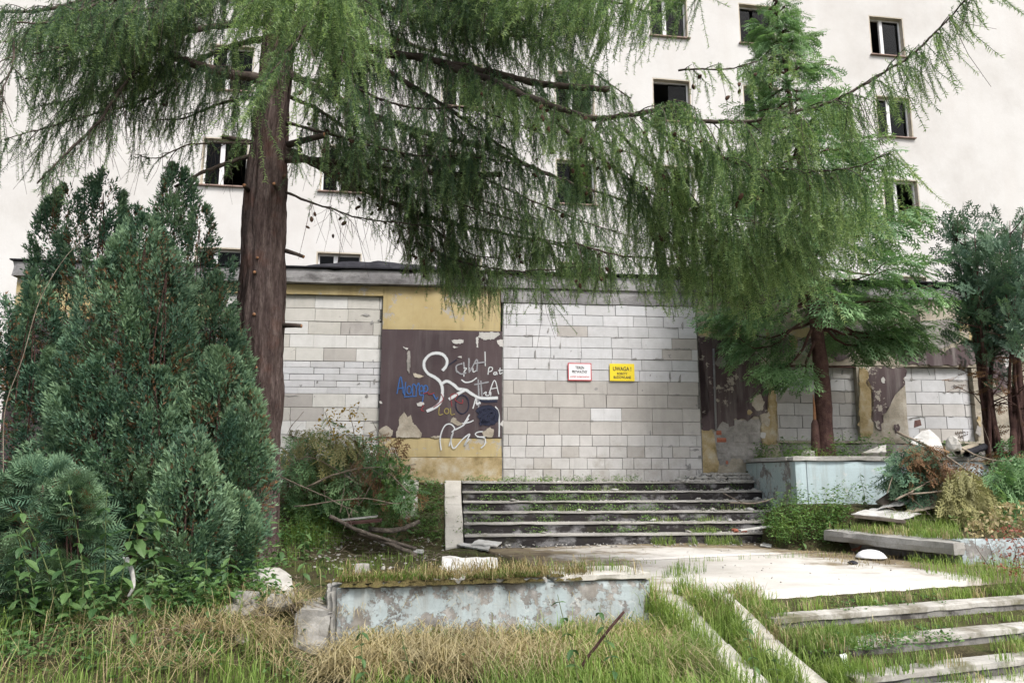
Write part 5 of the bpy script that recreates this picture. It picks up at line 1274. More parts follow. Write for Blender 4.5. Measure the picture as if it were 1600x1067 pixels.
for i, (az, ln, z, dr) in enumerate([(math.pi * 1.08, 1.15, 2.45, 1.5), (math.pi * 1.0, 1.5, 2.7, 1.0), (math.pi * 1.15, .8, 2.2, 1.9), (-.15, 2.1, 2.6, .55), (-.5, 1.6, 2.5, .6), (math.pi * .95, 1.9, 3.0, .6), (-.9, 1.4, 2.9, .5), (.1, 1.2, 2.3, .5)]):
    cyp_branch(z, az, ln, dr, 40, 700 + i, .48, 1.15)
for i in range(9):
    cyp_branch(8.0 + .09 * i, i * 2.4, .35 - .03 * i, -.6, 9, 800 + i, .55, .7)

# ================================================================== BLUE JUNIPER AT THE RIGHT EDGE
def right_juniper(name, u, D, stems, label, seed, n):
    rg = np.random.default_rng(seed); b = P(u, 705, D); b[2] = Z_PL
    e = empty(name, b); tag(e, label, 'shrub')
    f = Acc(); dd = Acc()
    for (u1, v1, spread) in [x for s3 in stems for x in (s3, (s3[0] + rg.uniform(-25, 25), s3[1] + rg.uniform(10, 70), s3[2] * .8))]:
        tip = P(u1, v1, D + rg.uniform(-.5, .5)) - b
        w = Acc()
        q = catmull([np.array((rg.normal(0, .1), rg.normal(0, .1), -.1)), tip * (.25, .25, .33) + rg.normal(0, .05, 3), tip * (.6, .6, .66) + rg.normal(0, .05, 3), tip], 6)
        V, Fc = tube_arr(q, np.linspace(.048, .007, len(q)) * rg.uniform(.6, 1.3), 7); w.add(V, Fc)
        for _ in range(7):
            k = rg.integers(5, len(q) - 1); t_ = q[k] + np.array((rg.normal(0, .28), rg.normal(0, .28), rg.uniform(.05, .4)))
            V, Fc = tube_arr([q[k], (q[k] + t_) / 2 + rg.normal(0, .03, 3), t_], [.014, .009, .003], 4); w.add(V, Fc)
        w.build('stem', M_REDBARK, e, True)
        tt = rg.beta(3.2, 1.1, n); k = tt * (len(q) - 1.01); ki = k.astype(int); p = q[ki] + (q[ki + 1] - q[ki]) * (k - ki)[:, None]
        m = tt > .45; p = p + rg.normal(0, 1, (n, 3)) * spread * (1.25 - tt)[:, None] * (1, 1, .7)
        d = np.stack([rg.normal(0, .55, n), rg.normal(0, .55, n), rg.uniform(.3, 1.3, n)], -1)
        scatter(f, FNB, p[m], d[m], rg.uniform(.7, 1.25, m.sum()), .48 + rg.normal(0, .15, m.sum()), rg=rg)
        scatter(dd, FNB, p[~m], d[~m] * (1, 1, -.3), rg.uniform(.5, .8, (~m).sum()), .35, rg=rg)
    g = f.build('foliage', L_BLUEJ, e); g['kind'] = 'stuff'
    g = dd.build('dead_foliage', L_RUST, e); g['kind'] = 'stuff'
right_juniper('bushy_juniper', 1552, 13.0, [(1502, 345, .42), (1530, 365, .42), (1480, 350, .3), (1545, 400, .4), (1515, 430, .4)], 'blue green juniper on reddish bare stems beside the cypress', 31, 46)
right_juniper('bushy_juniper', 1590, 12.8, [(1578, 345, .4), (1600, 350, .42), (1640, 360, .45), (1605, 420, .42), (1570, 425, .4)], 'blue green juniper on thick twisted stems at the right edge', 32, 46)

# ================================================================== GRASS AND GROUND COVER
def blades(acc, pos, h0, h1, wid=0.006, tint=.5, bend=.5, lean=None, rg=R):
    n = len(pos)
    if n == 0: return
    hgt = rg.uniform(h0, h1, n) * rg.uniform(.6, 1, n); az = rg.uniform(0, 2 * math.pi, n)
    o = np.stack([np.cos(az), np.sin(az), np.zeros(n)], -1)
    if lean is not None: o = nrm(o + np.array(lean))
    s_ = np.stack([-o[:, 1], o[:, 0], np.zeros(n)], -1)
    b = rg.uniform(.15, 1, n)[:, None] * bend
    w = (wid * rg.uniform(.6, 1.3, n))[:, None]
    up = np.array((0, 0, 1.0)); hh = hgt[:, None]
    if h1 < .21:                                            # short blades: fewer faces
        p0 = pos - np.array((0, 0, .015)); p1 = pos + up * hh * .6 + o * hh * b * .3; p3 = pos + up * hh * (1 - .5 * b) + o * hh * b * .95
        V = np.stack([p0 - s_ * w / 2, p0 + s_ * w / 2, p1 - s_ * w * .4, p1 + s_ * w * .4, p3], 1); Fc = np.array([(0, 1, 3), (0, 3, 2), (2, 3, 4)])
        t = np.clip(tint + rg.normal(0, .15, n), 0, 1)[:, None] + np.array((-.15, -.15, 0, 0, .15))
        acc.add(V.reshape(-1, 3), (Fc[None] + (np.arange(n) * 5)[:, None, None]).reshape(-1, 3), np.clip(t, 0, 1).ravel()); return
    p0 = pos - np.array((0, 0, .015)); p1 = pos + up * hh * .5 + o * hh * b * .22; p2 = pos + up * hh * (.88 - .25 * b) + o * hh * b * .62; p3 = pos + up * hh * (1 - .55 * b) + o * hh * b * 1.05
    V = np.stack([p0 - s_ * w / 2, p0 + s_ * w / 2, p1 - s_ * w * .45, p1 + s_ * w * .45, p2 - s_ * w * .3, p2 + s_ * w * .3, p3], 1)
    Fc = np.array([(0, 1, 3), (0, 3, 2), (2, 3, 5), (2, 5, 4), (4, 5, 6)])
    t = np.clip(tint + rg.normal(0, .13, n), 0, 1)[:, None] + np.array((-.15, -.15, 0, 0, .06, .06, .15))
    acc.add(V.reshape(-1, 3), (Fc[None] + (np.arange(n) * 7)[:, None, None]).reshape(-1, 3), np.clip(t, 0, 1).ravel())
def uvpoly(pts, n, rg=R):
    """n random sight lines inside a region"""
    pts = np.array(pts, float); lo, hi = pts.min(0), pts.max(0); out = []
    while len(out) < n:
        c = rg.uniform(lo, hi, (n * 2, 2)); x, y = c.T; ins = np.zeros(len(c), bool); j = len(pts) - 1
        for i in range(len(pts)):
            xi, yi = pts[i]; xj, yj = pts[j]
            ins ^= ((yi > y) != (yj > y)) & (x < (xj - xi) * (y - yi) / (yj - yi + 1e-12) + xi); j = i
        out += list(c[ins])
    return np.array(out[:n])
def clump(p, thr, k=2.2, off=0.0):
    if len(p) == 0: return p
    return p[fbm(p[:, 0] * k + off, p[:, 1] * k + off, 3) > thr]
def on_ground(pts, n, thr=0.0, k=2.2, off=0.0):
    c = uvpoly(pts, n); return clump(ground_hit(c[:, 0], c[:, 1]), thr, k, off)
def on_level(pts, n, z, thr=0.0, k=2.2, off=0.0):
    c = uvpoly(pts, n); return clump(np.array([Pz(u, v, z) for u, v in c]), thr, k, off)
def in_frame(fr, q0, q1, w0, w1, z, n, thr=0.0, k=2.2, off=0.0):
    q = R.uniform(q0, q1, n); w = R.uniform(w0, w1, n); zz = z(q, w) if callable(z) else np.full(n, z)
    return clump(np.stack([fr['o'][0] + q * fr['u'][0] + w * fr['n'][0], fr['o'][1] + q * fr['u'][1] + w * fr['n'][1], zz], -1), thr, k, off)
gr = Acc(); sw = Acc()
def area(x0, x1, y0, y1, n, thr=0.0, k=2.2, off=0.0):
    p = np.stack([R.uniform(x0, x1, n), R.uniform(y0, y1, n)], -1); z = hq(p[:, 0], p[:, 1]); return clump(np.c_[p, z], thr, k, off)
# lawn in front of the retaining wall and to the left
dq = lambda p: p[(((p[:, 0] - FR['o'][0]) * FR['n'][0] + (p[:, 1] - FR['o'][1]) * FR['n'][1]) < 0.05) | (p[:, 0] < -1.75)] if len(p) else p
p = dq(area(-6.0, 1.35, 3.6, 7.0, 24000, .36, 1.6)); blades(gr, p, .05, .19, .006, .55)
p = dq(area(-6.0, 1.35, 3.6, 6.6, 9000, .53, 2.2, 9)); blades(gr, p, .15, .34, .007, .6, .8)
p = area(-0.2, 1.7, 5.0, 7.0, 6500, .40, 2.5, 4); p = p[((p[:, 0] - FR['o'][0]) * -math.sin(rad(12.5)) + (p[:, 1] - FR['o'][1]) * math.cos(rad(12.5))) < -.03]; p = p[(p[:, 0] > .35) | (R.random(len(p)) < .35)]; blades(gr, p, .16, .42, .007, .6, .7)
# straw: matted dead grass lying every way, a few stalks still up
def lying(acc, pos, L0, L1, wid=.005, tint=.5, lean=None):
    n = len(pos)
    if n == 0: return
    az = R.uniform(0, 2 * math.pi, n); o = np.stack([np.cos(az), np.sin(az), np.zeros(n)], -1)
    if lean is not None: o = nrm(o + np.array(lean))
    s_ = np.stack([-o[:, 1], o[:, 0], np.zeros(n)], -1) * (wid / 2) ; L = R.uniform(L0, L1, n)[:, None]; z = np.array((0, 0, 1.0)); h0 = R.uniform(.0, .05, n)[:, None]; h1 = h0 + R.uniform(.01, .13, n)[:, None]; h2 = R.uniform(-.01, .07, n)[:, None]
    V = np.stack([pos + z * h0 - s_, pos + z * h0 + s_, pos + o * L * .5 + z * h1 - s_, pos + o * L * .5 + z * h1 + s_, pos + o * L + z * h2], 1)
    Fc = np.array([(0, 1, 3), (0, 3, 2), (2, 3, 4)]); t = np.clip(tint + R.normal(0, .18, n), 0, 1)[:, None] * np.ones(5)
    acc.add(V.reshape(-1, 3), (Fc[None] + (np.arange(n) * 5)[:, None, None]).reshape(-1, 3), t.ravel())
lying(sw, on_ground([(520, 1005), (1000, 985), (1090, 1067), (480, 1067)], 5200, .40, 1.7, 2), .2, .55, .006, .6, (.4, -.2, 0))
lying(sw, dq(area(-6, 1.3, 3.9, 6.6, 3200, .54, 1.6, 21)), .2, .5, .005, .5)
lying(sw, on_ground([(180, 930), (480, 930), (480, 1010), (150, 1000)], 1800), .2, .5, .005, .5)
pp = on_ground([(540, 1012), (1010, 1000), (1090, 1067), (500, 1067)], 3800, .40, 1.4, 6); lying(sw, pp + np.c_[np.zeros((len(pp), 2)), R.uniform(.03, .14, len(pp))], .2, .5, .006, .68, (.5, -.3, 0))
pp = on_ground([(0, 1000), (420, 1000), (460, 1067), (0, 1067)], 1500, .5, 1.4, 12); lying(sw, pp + np.c_[np.zeros((len(pp), 2)), R.uniform(.02, .1, len(pp))], .2, .45, .005, .55)
p = on_ground([(0, 960), (450, 990), (1000, 980), (1080, 1067), (0, 1067)], 400); blades(sw, p, .2, .5, .004, .6, .6)
p = on_ground([(560, 1000), (1000, 985), (1060, 1067), (560, 1067)], 1300, .45, 2, 2); blades(sw, p, .2, .42, .005, .6, 1.5, (.5, -.2, 0))
# left bank and terrace fringe
p = on_ground([(430, 872), (700, 872), (690, 895), (470, 900)], 900, .46); blades(gr, p, .06, .2, .006, .5)
p = on_ground([(430, 800), (510, 800), (540, 850), (450, 880)], 1300, .42); blades(gr, p, .10, .26, .007, .5)
p = on_ground([(780, 850), (1000, 855), (1040, 900), (760, 890)], 1100, .5, 3); blades(sw, p, .06, .16, .006, .45, 1.2)
# on the retaining wall's top
for i in range(46):
    q = R.uniform(-2.9, -.25) if i < 38 else R.uniform(-.7, -.1); w = R.uniform(.02, .4); a = rad(12.5)
    c = np.array((FR['o'][0] + q * math.cos(a) - w * math.sin(a), FR['o'][1] + q * math.sin(a) + w * math.cos(a), ZW))
    n = R.integers(8, 30); pp = c + np.c_[R.normal(0, .06, n), R.normal(0, .05, n), np.zeros(n)]
    blades(gr if R.random() < .55 else sw, pp, .06, .22, .005, .5, 1.1, (0, -.5, 0))
p = in_frame(WFR, -2.7, -.75, -.02, .32, ZW + .012, 4200, .42, 2.5, 6); blades(gr, p, .015, .06, .006, .3, 1.2, (0, -.4, 0)); p = in_frame(WFR, -2.7, -.55, -.02, .35, ZW + .012, 2600, .40, 2.5, 11); blades(sw, p, .02, .09, .005, .35, 1.4, (0, -.6, 0))
p = in_frame(WFR, -2.65, -.9, -.03, .02, ZW, 420, .45, 2, 8); lying(sw, p, .06, .2, .004, .4, (0, -1.5, 0))
# between the ramp tracks, and the overgrown lower steps
zr = lambda q, w: np.clip(0.47 + (w - .1) * .4, 0.0, .48)
for (q0, q1, w0, w1, n, thr, h) in ((.36, .62, -1.3, .3, 900, .40, .24), (-.02, .14, -1.0, .35, 400, .4, .24), (.86, 1.15, -1.3, .25, 700, .42, .2)):
    blades(gr, in_frame(FR, q0, q1, w0, w1, zr, int(n * .75), thr, 2.6, 5), .10, h * 1.15, .007, .6, 1.1)
def tufts(fr, q0, q1, w0, w1, z, n, per, h0, h1, spread=.05, tint=.6):
    c = in_frame(fr, q0, q1, w0, w1, z, n, .40, 1.3, 3)
    for p_ in c:
        k_ = R.integers(per // 3, per); blades(gr if R.random() < .85 else sw, p_ + np.c_[R.normal(0, spread, k_), R.normal(0, spread * .6, k_), np.zeros(k_)], h0, h1, .006, tint + R.normal(0, .1), .9)
tufts(FR, .37, .61, -1.2, .3, zr, 34, 85, .16, .42, .05, .62); tufts(FR, -.02, .12, -.9, .35, zr, 22, 70, .14, .40, .05, .6); tufts(FR, .9, 1.15, -1.25, .2, zr, 34, 60, .10, .28, .05, .6)
tufts(WFR, -2.6, -.02, -.35, -.06, lambda q, w: np.full(len(q), .19), 26, 50, .14, .36, .05, .55); tufts(WFR, -.9, .05, -1.2, -.1, lambda q, w: np.full(len(q), .16), 60, 70, .16, .42, .06, .6)
tufts(FR, .95, 5.6, -.18, .10, .385, 120, 40, .05, .17)
tufts(FR, .95, 5.6, -.60, -.40, .24, 66, 30, .04, .12)
tufts(FR, .95, 2.2, -1.0, -.45, .22, 70, 40, .06, .2)
tufts(FR, .95, 5.6, -1.05, -.82, .115, 80, 36, .05, .16)
tufts(FR, 1.0, 5.6, -1.5, -1.28, .0, 60, 34, .04, .16)
tufts(FR, 1.0, 3.0, -1.3, -1.0, .11, 40, 36, .05, .18); tufts(FR, .95, 2.0, -.82, -.4, .24, 50, 40, .05, .2)
# terrace: grass along its right edge and in the joints
blades(gr, on_level([(1395, 855), (1500, 845), (1600, 880), (1600, 915), (1480, 905), (1420, 885)], 2200, Z_T, .46, 3, 4), .06, .22, .006, .6, .8)
blades(gr, on_level([(1060, 880), (1110, 885), (1100, 905), (1030, 905)], 300, Z_T, .45, 3), .08, .2, .006, .5, .8)
blades(sw, on_level([(1190, 850), (1340, 845), (1600, 890), (1560, 905), (1330, 885)], 1500, Z_T, .46, 2, 7), .03, .10, .006, .4, 1.4)
for q in np.linspace(.2, 5.2, 16):
    n = 14; c = wld(FR, q + R.normal(0, .1), 2.5, Z_T); blades(gr, c + np.c_[R.normal(0, .07, n), R.normal(0, .02, n), np.zeros(n)], .03, .12, .005, .5, .8)
# at the stair feet and on the treads
for i, (s0, s1, n) in enumerate([(2.0, 2.9, 260), (2.6, 3.4, 320), (3.9, 4.6, 420)]):
    p = in_frame(AN, s0, s1, -2.4, -2.06, Z_T, n, .4, 3); blades(gr, p, .08, .24, .007, .65, .6)
for s_, i_, n in ((1.6, 1, 60), (2.4, 4, 90), (3.2, 4, 90), (2.9, 5, 160), (1.3, 2, 40), (.4, 0, 50), (2.0, 0, 30), (3.7, 3, 50), (0.9, 3, 60)):
    p = in_frame(AN, s_ - .25, s_ + .25, -.45 - RUN * i_ + .02, -.45 - RUN * i_ + .3, Z_L - RISE * i_, n); blades(gr, p, .05, .17, .006, .68, .7)
# right planters
blades(gr, on_ground([(1380, 812), (1495, 802), (1500, 842), (1400, 832)], 1500, .38, 3, 2), .08, .22, .006, .62, .7)
p = on_ground([(1185, 770), (1300, 770), (1310, 845), (1190, 850)], 650, .46, 3, 4); blades(gr, p, .10, .3, .006, .62, 1.0)
p = on_ground([(1500, 780), (1600, 770), (1600, 830), (1500, 830)], 600, .4); blades(gr, p, .08, .25, .007, .55, .7)
p = on_ground([(540, 840), (720, 846), (1000, 862), (1000, 888), (500, 890)], 500, .45, 2, 3); blades(gr, p, .03, .12, .006, .5, 1.0)
for i in range(70):
    t = R.uniform(.02, 1); c = A_ + (B_ - A_) * t + np.array((.87, .46)) * abs(R.normal(0, .16)); n = R.integers(8, 30)
    blades(gr if i % 4 else sw, np.array((c[0], c[1], .835)) + np.c_[R.normal(0, .05, n), R.normal(0, .05, n), np.zeros(n)], .05, .2, .006, .6, 1.0)
o = gr.build('grass', L_GRASS); o['kind'] = 'stuff'; o['label'] = 'tufts of green grass over the lawn, steps and terrace edges'
o = sw.build('straw', L_STRAW); o['kind'] = 'stuff'; o['label'] = 'matted dry straw of last year over the lawn'

# small leafy ground cover
gc = Acc()
def cover(pos, hmin, hmax, per, size=1.0, tint=.5, spread=.5):
    n = len(pos)
    if n == 0: return
    P_ = np.repeat(pos, per, 0); m = len(P_); hh = R.uniform(hmin, hmax, m) * R.random(m) ** .6
    P_ = P_ + np.c_[R.normal(0, .05 * spread * 2, m), R.normal(0, .05 * spread * 2, m), hh]
    d = np.c_[R.normal(0, 1, m), R.normal(0, 1, m), R.uniform(-.2, .6, m)]
    scatter(gc, LT, P_, d, size * R.uniform(.6, 1.4, m), tint + R.normal(0, .15, m) + np.repeat(R.normal(0, .1, n), per), roll=R.normal(0, .4, m))
cover(on_ground([(0, 880), (240, 860), (420, 850), (440, 960), (250, 985), (0, 985)], 900, .30, 1.8), .03, .38, 9, 1.1, .45)
cover(on_ground([(240, 800), (520, 770), (560, 840), (470, 890), (300, 900)], 460, .3, 1.8), .03, .40, 9, 1.1, .52)
cover(on_ground([(480, 740), (690, 740), (690, 850), (560, 830)], 360, .36, 2), .02, .28, 8, 1.0, .48)
cover(on_ground([(640, 755), (690, 750), (690, 850), (650, 850)], 60), .01, .10, 7, .7, .6)
cover(on_ground([(480, 850), (1000, 858), (1000, 885), (480, 890)], 120, .5, 2), .01, .07, 6, .5, .55)
cover(on_ground([(1185, 755), (1330, 760), (1325, 830), (1300, 858), (1190, 858)], 420, .34, 2.5), .02, .40, 11, .85, .58)
cover(on_ground([(1310, 740), (1400, 740), (1400, 800), (1310, 810)], 110, .3, 2.5), .03, .5, 10, .8, .55)
cover(on_ground([(1440, 700), (1600, 690), (1600, 830), (1480, 830)], 300, .3), .03, .35, 9, 1.0, .5)
cover(on_ground([(0, 985), (1080, 985), (1080, 1067), (0, 1067)], 240, .45, 2), .02, .2, 6, .8, .5)
cover(on_ground([(1200, 700), (1600, 690), (1600, 712), (1200, 714)], 60), .02, .15, 7, .8, .5)
for i in range(6):
    for j in range(22 if i < 4 else 12):
        s_ = R.uniform(S_L, 2.3) if R.random() < .65 else R.uniform(S_L, S_R - .2); yb = -.45 - RUN * i + RUN - .04 - abs(R.normal(0, .05)); yb = min(yb, -.45 - RUN * i + RUN)
        if i == 0: yb = R.uniform(-.4, -.05)
        c = wld(AN, s_, yb, Z_L - RISE * i); n = R.integers(2, 8)
        cover(c + np.c_[R.normal(0, .10, n), R.normal(0, .02, n), np.zeros(n)], .01, .13, 9, .7, .66, .6)
cover(on_ground([(0, 960), (330, 970), (330, 1060), (0, 1060)], 200, .4, 2), .02, .22, 7, .9, .5)
cover(in_frame(AN, S_L - .75, S_L - .3, -2.2, -.3, lambda q, w: 0.5 + .95 * (w + 2.2) / 1.9, 80), .01, .08, 7, .6, .6)
cover(in_frame(FR, .9, 3.2, -.3, .1, .385, 60, .4), .01, .08, 7, .6, .5); cover(in_frame(FR, .95, 2.4, -1.1, -.6, .2, 90, .4), .02, .12, 7, .7, .5)
o = gc.build('weeds', L_WEED); o['kind'] = 'stuff'; o['label'] = 'low leafy weeds spreading over bank, steps and planters'
rd = Acc()
def cover2(acc, pos, hmin, hmax, per, size, tint):
    P_ = np.repeat(pos, per, 0); m = len(P_); P_ = P_ + np.c_[R.normal(0, .06, m), R.normal(0, .06, m), R.uniform(hmin, hmax, m)]
    scatter(acc, LT, P_, np.c_[R.normal(0, 1, m), R.normal(0, 1, m), R.uniform(-.5, .5, m)], size * R.uniform(.6, 1.4, m), tint + R.normal(0, .15, m))
rp_ = empty('red_weed', P(1592, 905, 8.6)); tag(rp_, 'clump of reddish weeds at the right edge of the terrace', 'plant'); rb = np.array(rp_.location)
cover2(rd, np.c_[R.normal(.1, .16, 60), R.normal(0, .16, 60), np.full(60, 0.0)], .0, .55, 6, .7, .5)
f = rd.build('foliage', L_REDW, rp_); f['kind'] = 'stuff'
st_ = Acc()
for _ in range(14):
    a = R.normal(.1, .14, 2); V, Fc = tube_arr([(a[0], a[1], -.05), (a[0] + R.normal(0, .05), a[1] + R.normal(0, .05), .3), (a[0] + R.normal(0, .1), a[1] + R.normal(0, .1), .6)], [.004, .003, .001], 4); st_.add(V, Fc)
st_.build('stem', M_REDBARK, rp_)

# litter of twigs and dead leaves over bare soil
lt = Acc()
for reg, n in (([(100, 930), (470, 900), (480, 1000), (120, 1010)], 420), ([(480, 770), (690, 780), (690, 880), (480, 880)], 300), ([(0, 900), (300, 940), (300, 990), (0, 985)], 200), ([(1330, 780), (1600, 760), (1600, 830), (1400, 820)], 200), ([(560, 990), (1050, 990), (1080, 1060), (500, 1060)], 260)):
    for p in on_ground(reg, n):
        a = R.uniform(0, math.pi * 2); L = R.uniform(.08, .4); d = np.array((math.cos(a), math.sin(a), R.normal(0, .18)))
        V, Fc = tube_arr([p + (0, 0, .015), p + d * L * .5 + (0, 0, .03 + R.uniform(0, .03)), p + d * L + (0, 0, .015)], [.004, .0035, .002], 3, False); lt.add(V, Fc, .5)
o = lt.build('twig_litter', M_TWIG); o['kind'] = 'stuff'; o['label'] = 'dry twigs scattered over the soil'

# rubble too small to count: crumbs of plaster on the landing, stairs and terrace
def chunk_mesh(seed, flat=.5):
    rg = np.random.default_rng(seed); bm = bmesh.new(); bmesh.ops.create_icosphere(bm, subdivisions=1, radius=.5)
    for v in bm.verts: v.co = Vector((v.co.x * rg.uniform(.6, 1.3), v.co.y * rg.uniform(.6, 1.3), v.co.z * flat * rg.uniform(.5, 1.2)))
    V = np.array([v.co[:] for v in bm.verts]); bm.verts.index_update(); Fc = np.array([[v.index for v in f.verts] for f in bm.faces]); bm.free(); return V, Fc, np.full(len(V), .5)
CK = [chunk_mesh(s_) for s_ in range(8)]
rub = Acc()
def crumbs(pos, s0, s1):
    n = len(pos)
    if n: scatter(rub, CK, pos + (0, 0, .004), np.c_[R.normal(0, 1, n), R.normal(0, 1, n), R.normal(0, .2, n)], R.uniform(s0, s1, n), .5, roll=R.normal(0, .3, n))
crumbs(in_frame(AN, S_L, S_R, -.42, -.05, Z_L, 420), .015, .07)
crumbs(in_frame(AN, 3.0, S_R, -.42, -.02, Z_L, 260), .05, .17); crumbs(in_frame(AN, 3.3, S_R, -.3, -.02, Z_L + .06, 160), .06, .18); crumbs(in_frame(AN, 3.6, S_R, -.25, -.02, Z_L + .12, 70), .06, .16)
for i in range(6): crumbs(in_frame(AN, S_L, S_R, -.45 - RUN * i + .03, -.45 - RUN * i + RUN, Z_L - RISE * i, 70), .012, .05); crumbs(in_frame(AN, 3.2, S_R, -.45 - RUN * i + .03, -.45 - RUN * i + RUN, Z_L - RISE * i, 26), .02, .08)
crumbs(in_frame(AN, S_L, S_R, -2.6, -2.06, Z_T + .01, 150), .015, .06); crumbs(in_frame(FR, -1.4, 5, .3, 4.6, Z_T + .012, 240, .5, 2), .008, .035)
crumbs(in_frame(AN, S_R + .3, 9, -1.9, -.3, Z_PL, 170), .02, .1)
crumbs(on_ground([(500, 840), (700, 840), (690, 890), (480, 890)], 170), .02, .07); crumbs(on_ground([(560, 735), (690, 738), (690, 760), (560, 760)], 60), .03, .09)
o = rub.build('plaster_crumbs', M_FOAM); o['kind'] = 'stuff'; o['label'] = 'small crumbs of plaster and rubble on stairs and terrace'

# ================================================================== COUNTABLE WEEDS
leaf_meshes = []
for L, w in ((.11, .055), (.09, .05), (.15, .075), (.13, .05)):
    V = []; Fc = []; n = 6
    for i in range(n + 1):
        t = i / n; ww = w * math.sin(math.pi * min(1, t * .93 + .07)) ** .8 * (1 - .25 * t) / 2 * (1 if i < n else .05)
        ser = 1 + (.12 if i % 2 else -.08)
        z = -.35 * L * t * t; V += [(L * t, -ww * ser, z + .25 * ww), (L * t, 0, z), (L * t, ww * ser, z + .25 * ww)]
    for i in range(n):
        for j in (0, 1): a = i * 3 + j; Fc.append((a, a + 1, a + 4, a + 3))
    me = bpy.data.meshes.new('leaf'); me.from_pydata(V, [], Fc); me.update(); me.materials.append(L_LEAF); leaf_meshes.append(me)
def weed(name, u, v, D, height, pairs, size, label, lean=(0, 0), group=None, kinds=(0, 1), top_only=0.0, zbase=None, cat='plant'):
    b = P(u, v, D); b[2] = float(hq(b[0], b[1])) if zbase is None else zbase
    e = empty(name, b); tag(e, label, cat, group)
    q = np.array([(lean[0] * t * t * height + .02 * math.sin(t * 5), lean[1] * t * t * height, t * height - .03) for t in np.linspace(0, 1, 9)])
    V, Fc = tube_arr(q, np.linspace(.006, .002, 9), 5); mesh_np('stem', V, Fc, L_STEM, e, smooth=True)
    a0 = R.uniform(0, 3)
    for i in range(pairs):
        t = top_only + (1 - top_only) * (i + .5) / pairs; k = t * 8; ki = min(int(k), 7); p = q[ki] + (q[ki + 1] - q[ki]) * (k - ki)
        for s_ in (0, math.pi):
            o = link(bpy.data.objects.new('leaf', random.choice([leaf_meshes[x] for x in kinds])), e)
            o.location = tuple(p); o.rotation_euler = (R.normal(0, .25), R.uniform(-.35, .55), a0 + i * 1.57 + s_ + R.normal(0, .25))
            o.scale = (size * R.uniform(.75, 1.2) * (1 - .45 * max(0, t - .5)),) * 3
    return e
weed('nettle', 160, 900, 6.1, 1.05, 11, 1.1, 'tall nettle standing before the spreading juniper at left')
weed('nettle', 130, 905, 6.1, 1.1, 11, 1.0, 'tall nettle leaning left above the spreading juniper', (-.15, 0))
weed('broadleaf_weed', 205, 905, 6.2, .95, 7, 1.45, 'big leaved weed drooping in front of the dark juniper gap', (.06, 0), None, (2, 3), .5)
weed('broadleaf_weed', 235, 900, 6.25, .90, 6, 1.3, 'smaller big leaved weed beside the egg shaped juniper', (.05, 0), None, (2, 3), .5)
for i_, (u_, D_, h_) in enumerate(((20, 6.0, .9), (55, 5.9, .8), (85, 6.0, .95), (110, 5.85, .7), (180, 6.0, .8), (255, 6.2, .6), (290, 6.2, .5), (320, 6.3, .55), (350, 6.4, .5), (40, 5.7, .6), (150, 5.8, .6), (225, 5.9, .5))):
    ORD = sorted([20, 55, 85, 110, 180, 255, 290, 320, 350, 40, 150, 225]).index(u_)
    weed('nettle', u_, 930, D_, h_, 9, 1.15, ['first', 'second', 'third', 'fourth', 'fifth', 'sixth', 'seventh', 'eighth', 'ninth', 'tenth', 'eleventh', 'twelfth'][ORD] + ' nettle from the left edge in the row before the left junipers', (R.normal(0, .12), 0), 'nettles before the left junipers')
weed('nettle', 470, 890, 7.4, .62, 7, 1.1, 'leafy weed above the broken end of the retaining wall', (.1, 0))
weed('nettle', 440, 880, 7.5, .70, 8, 1.1, 'leafy weed under the larch, left of the wall end', (-.05, 0))
weed('nettle', 500, 870, 7.9, .6, 7, 1.0, 'leafy weed leaning towards the fallen logs', (.15, 0))
weed('nettle', 400, 890, 7.2, .6, 6, .9, 'leafy weed behind the tilted white foam slab')
weed('nettle', 100, 960, 5.9, .5, 6, .8, 'short weed before the spreading juniper')
weed('nettle', 320, 960, 6.0, .42, 6, .75, 'short weed left of the grey stones')
weed('nettle', 205, 1010, 5.5, .45, 6, .8, 'weed standing in grass at the lower left')
weed('nettle', 565, 1062, 5.0, .62, 8, .8, 'leafy weed before the left part of the retaining wall', (.02, 0))
weed('nettle', 640, 1030, 5.4, .5, 6, .6, 'thin weed before the middle of the retaining wall', (-.1, 0))
weed('nettle', 900, 1055, 5.2, .78, 8, .75, 'lanky weed reaching over the wall top near its right end', (-.12, 0))
weed('nettle', 960, 1060, 5.2, .72, 8, .75, 'lanky weed left of the ramp tracks', (-.1, 0))
weed('nettle', 1175, 1067, 5.9, .58, 9, .7, 'slim weed growing between the ramp tracks and lower steps', (.0, 0), zbase=.05)
weed('nettle', 1210, 1055, 6.0, .36, 5, .6, 'short weed against the lower end of the right ramp track', (.05, 0), zbase=.05)
weed('nettle', 1350, 790, 11.9, .55, 7, .9, 'bushy weed against the blue planter front')
weed('nettle', 1250, 800, 11.6, .5, 7, .9, 'bushy weed at the planter corner beside the stairs')
weed('nettle', 1295, 800, 11.7, .42, 6, .9, 'weed between the planter corner and the broken slab')
weed('nettle', 630, 800, 11.5, .6, 8, 1.4, 'broad leaved weed at the right side of the brush pile')
weed('nettle', 605, 815, 11.2, .5, 7, 1.4, 'broad leaved weed above the fallen logs')
weed('nettle', 1570, 790, 10.8, .5, 7, 1.2, 'green weed in front of the cut branches at right')

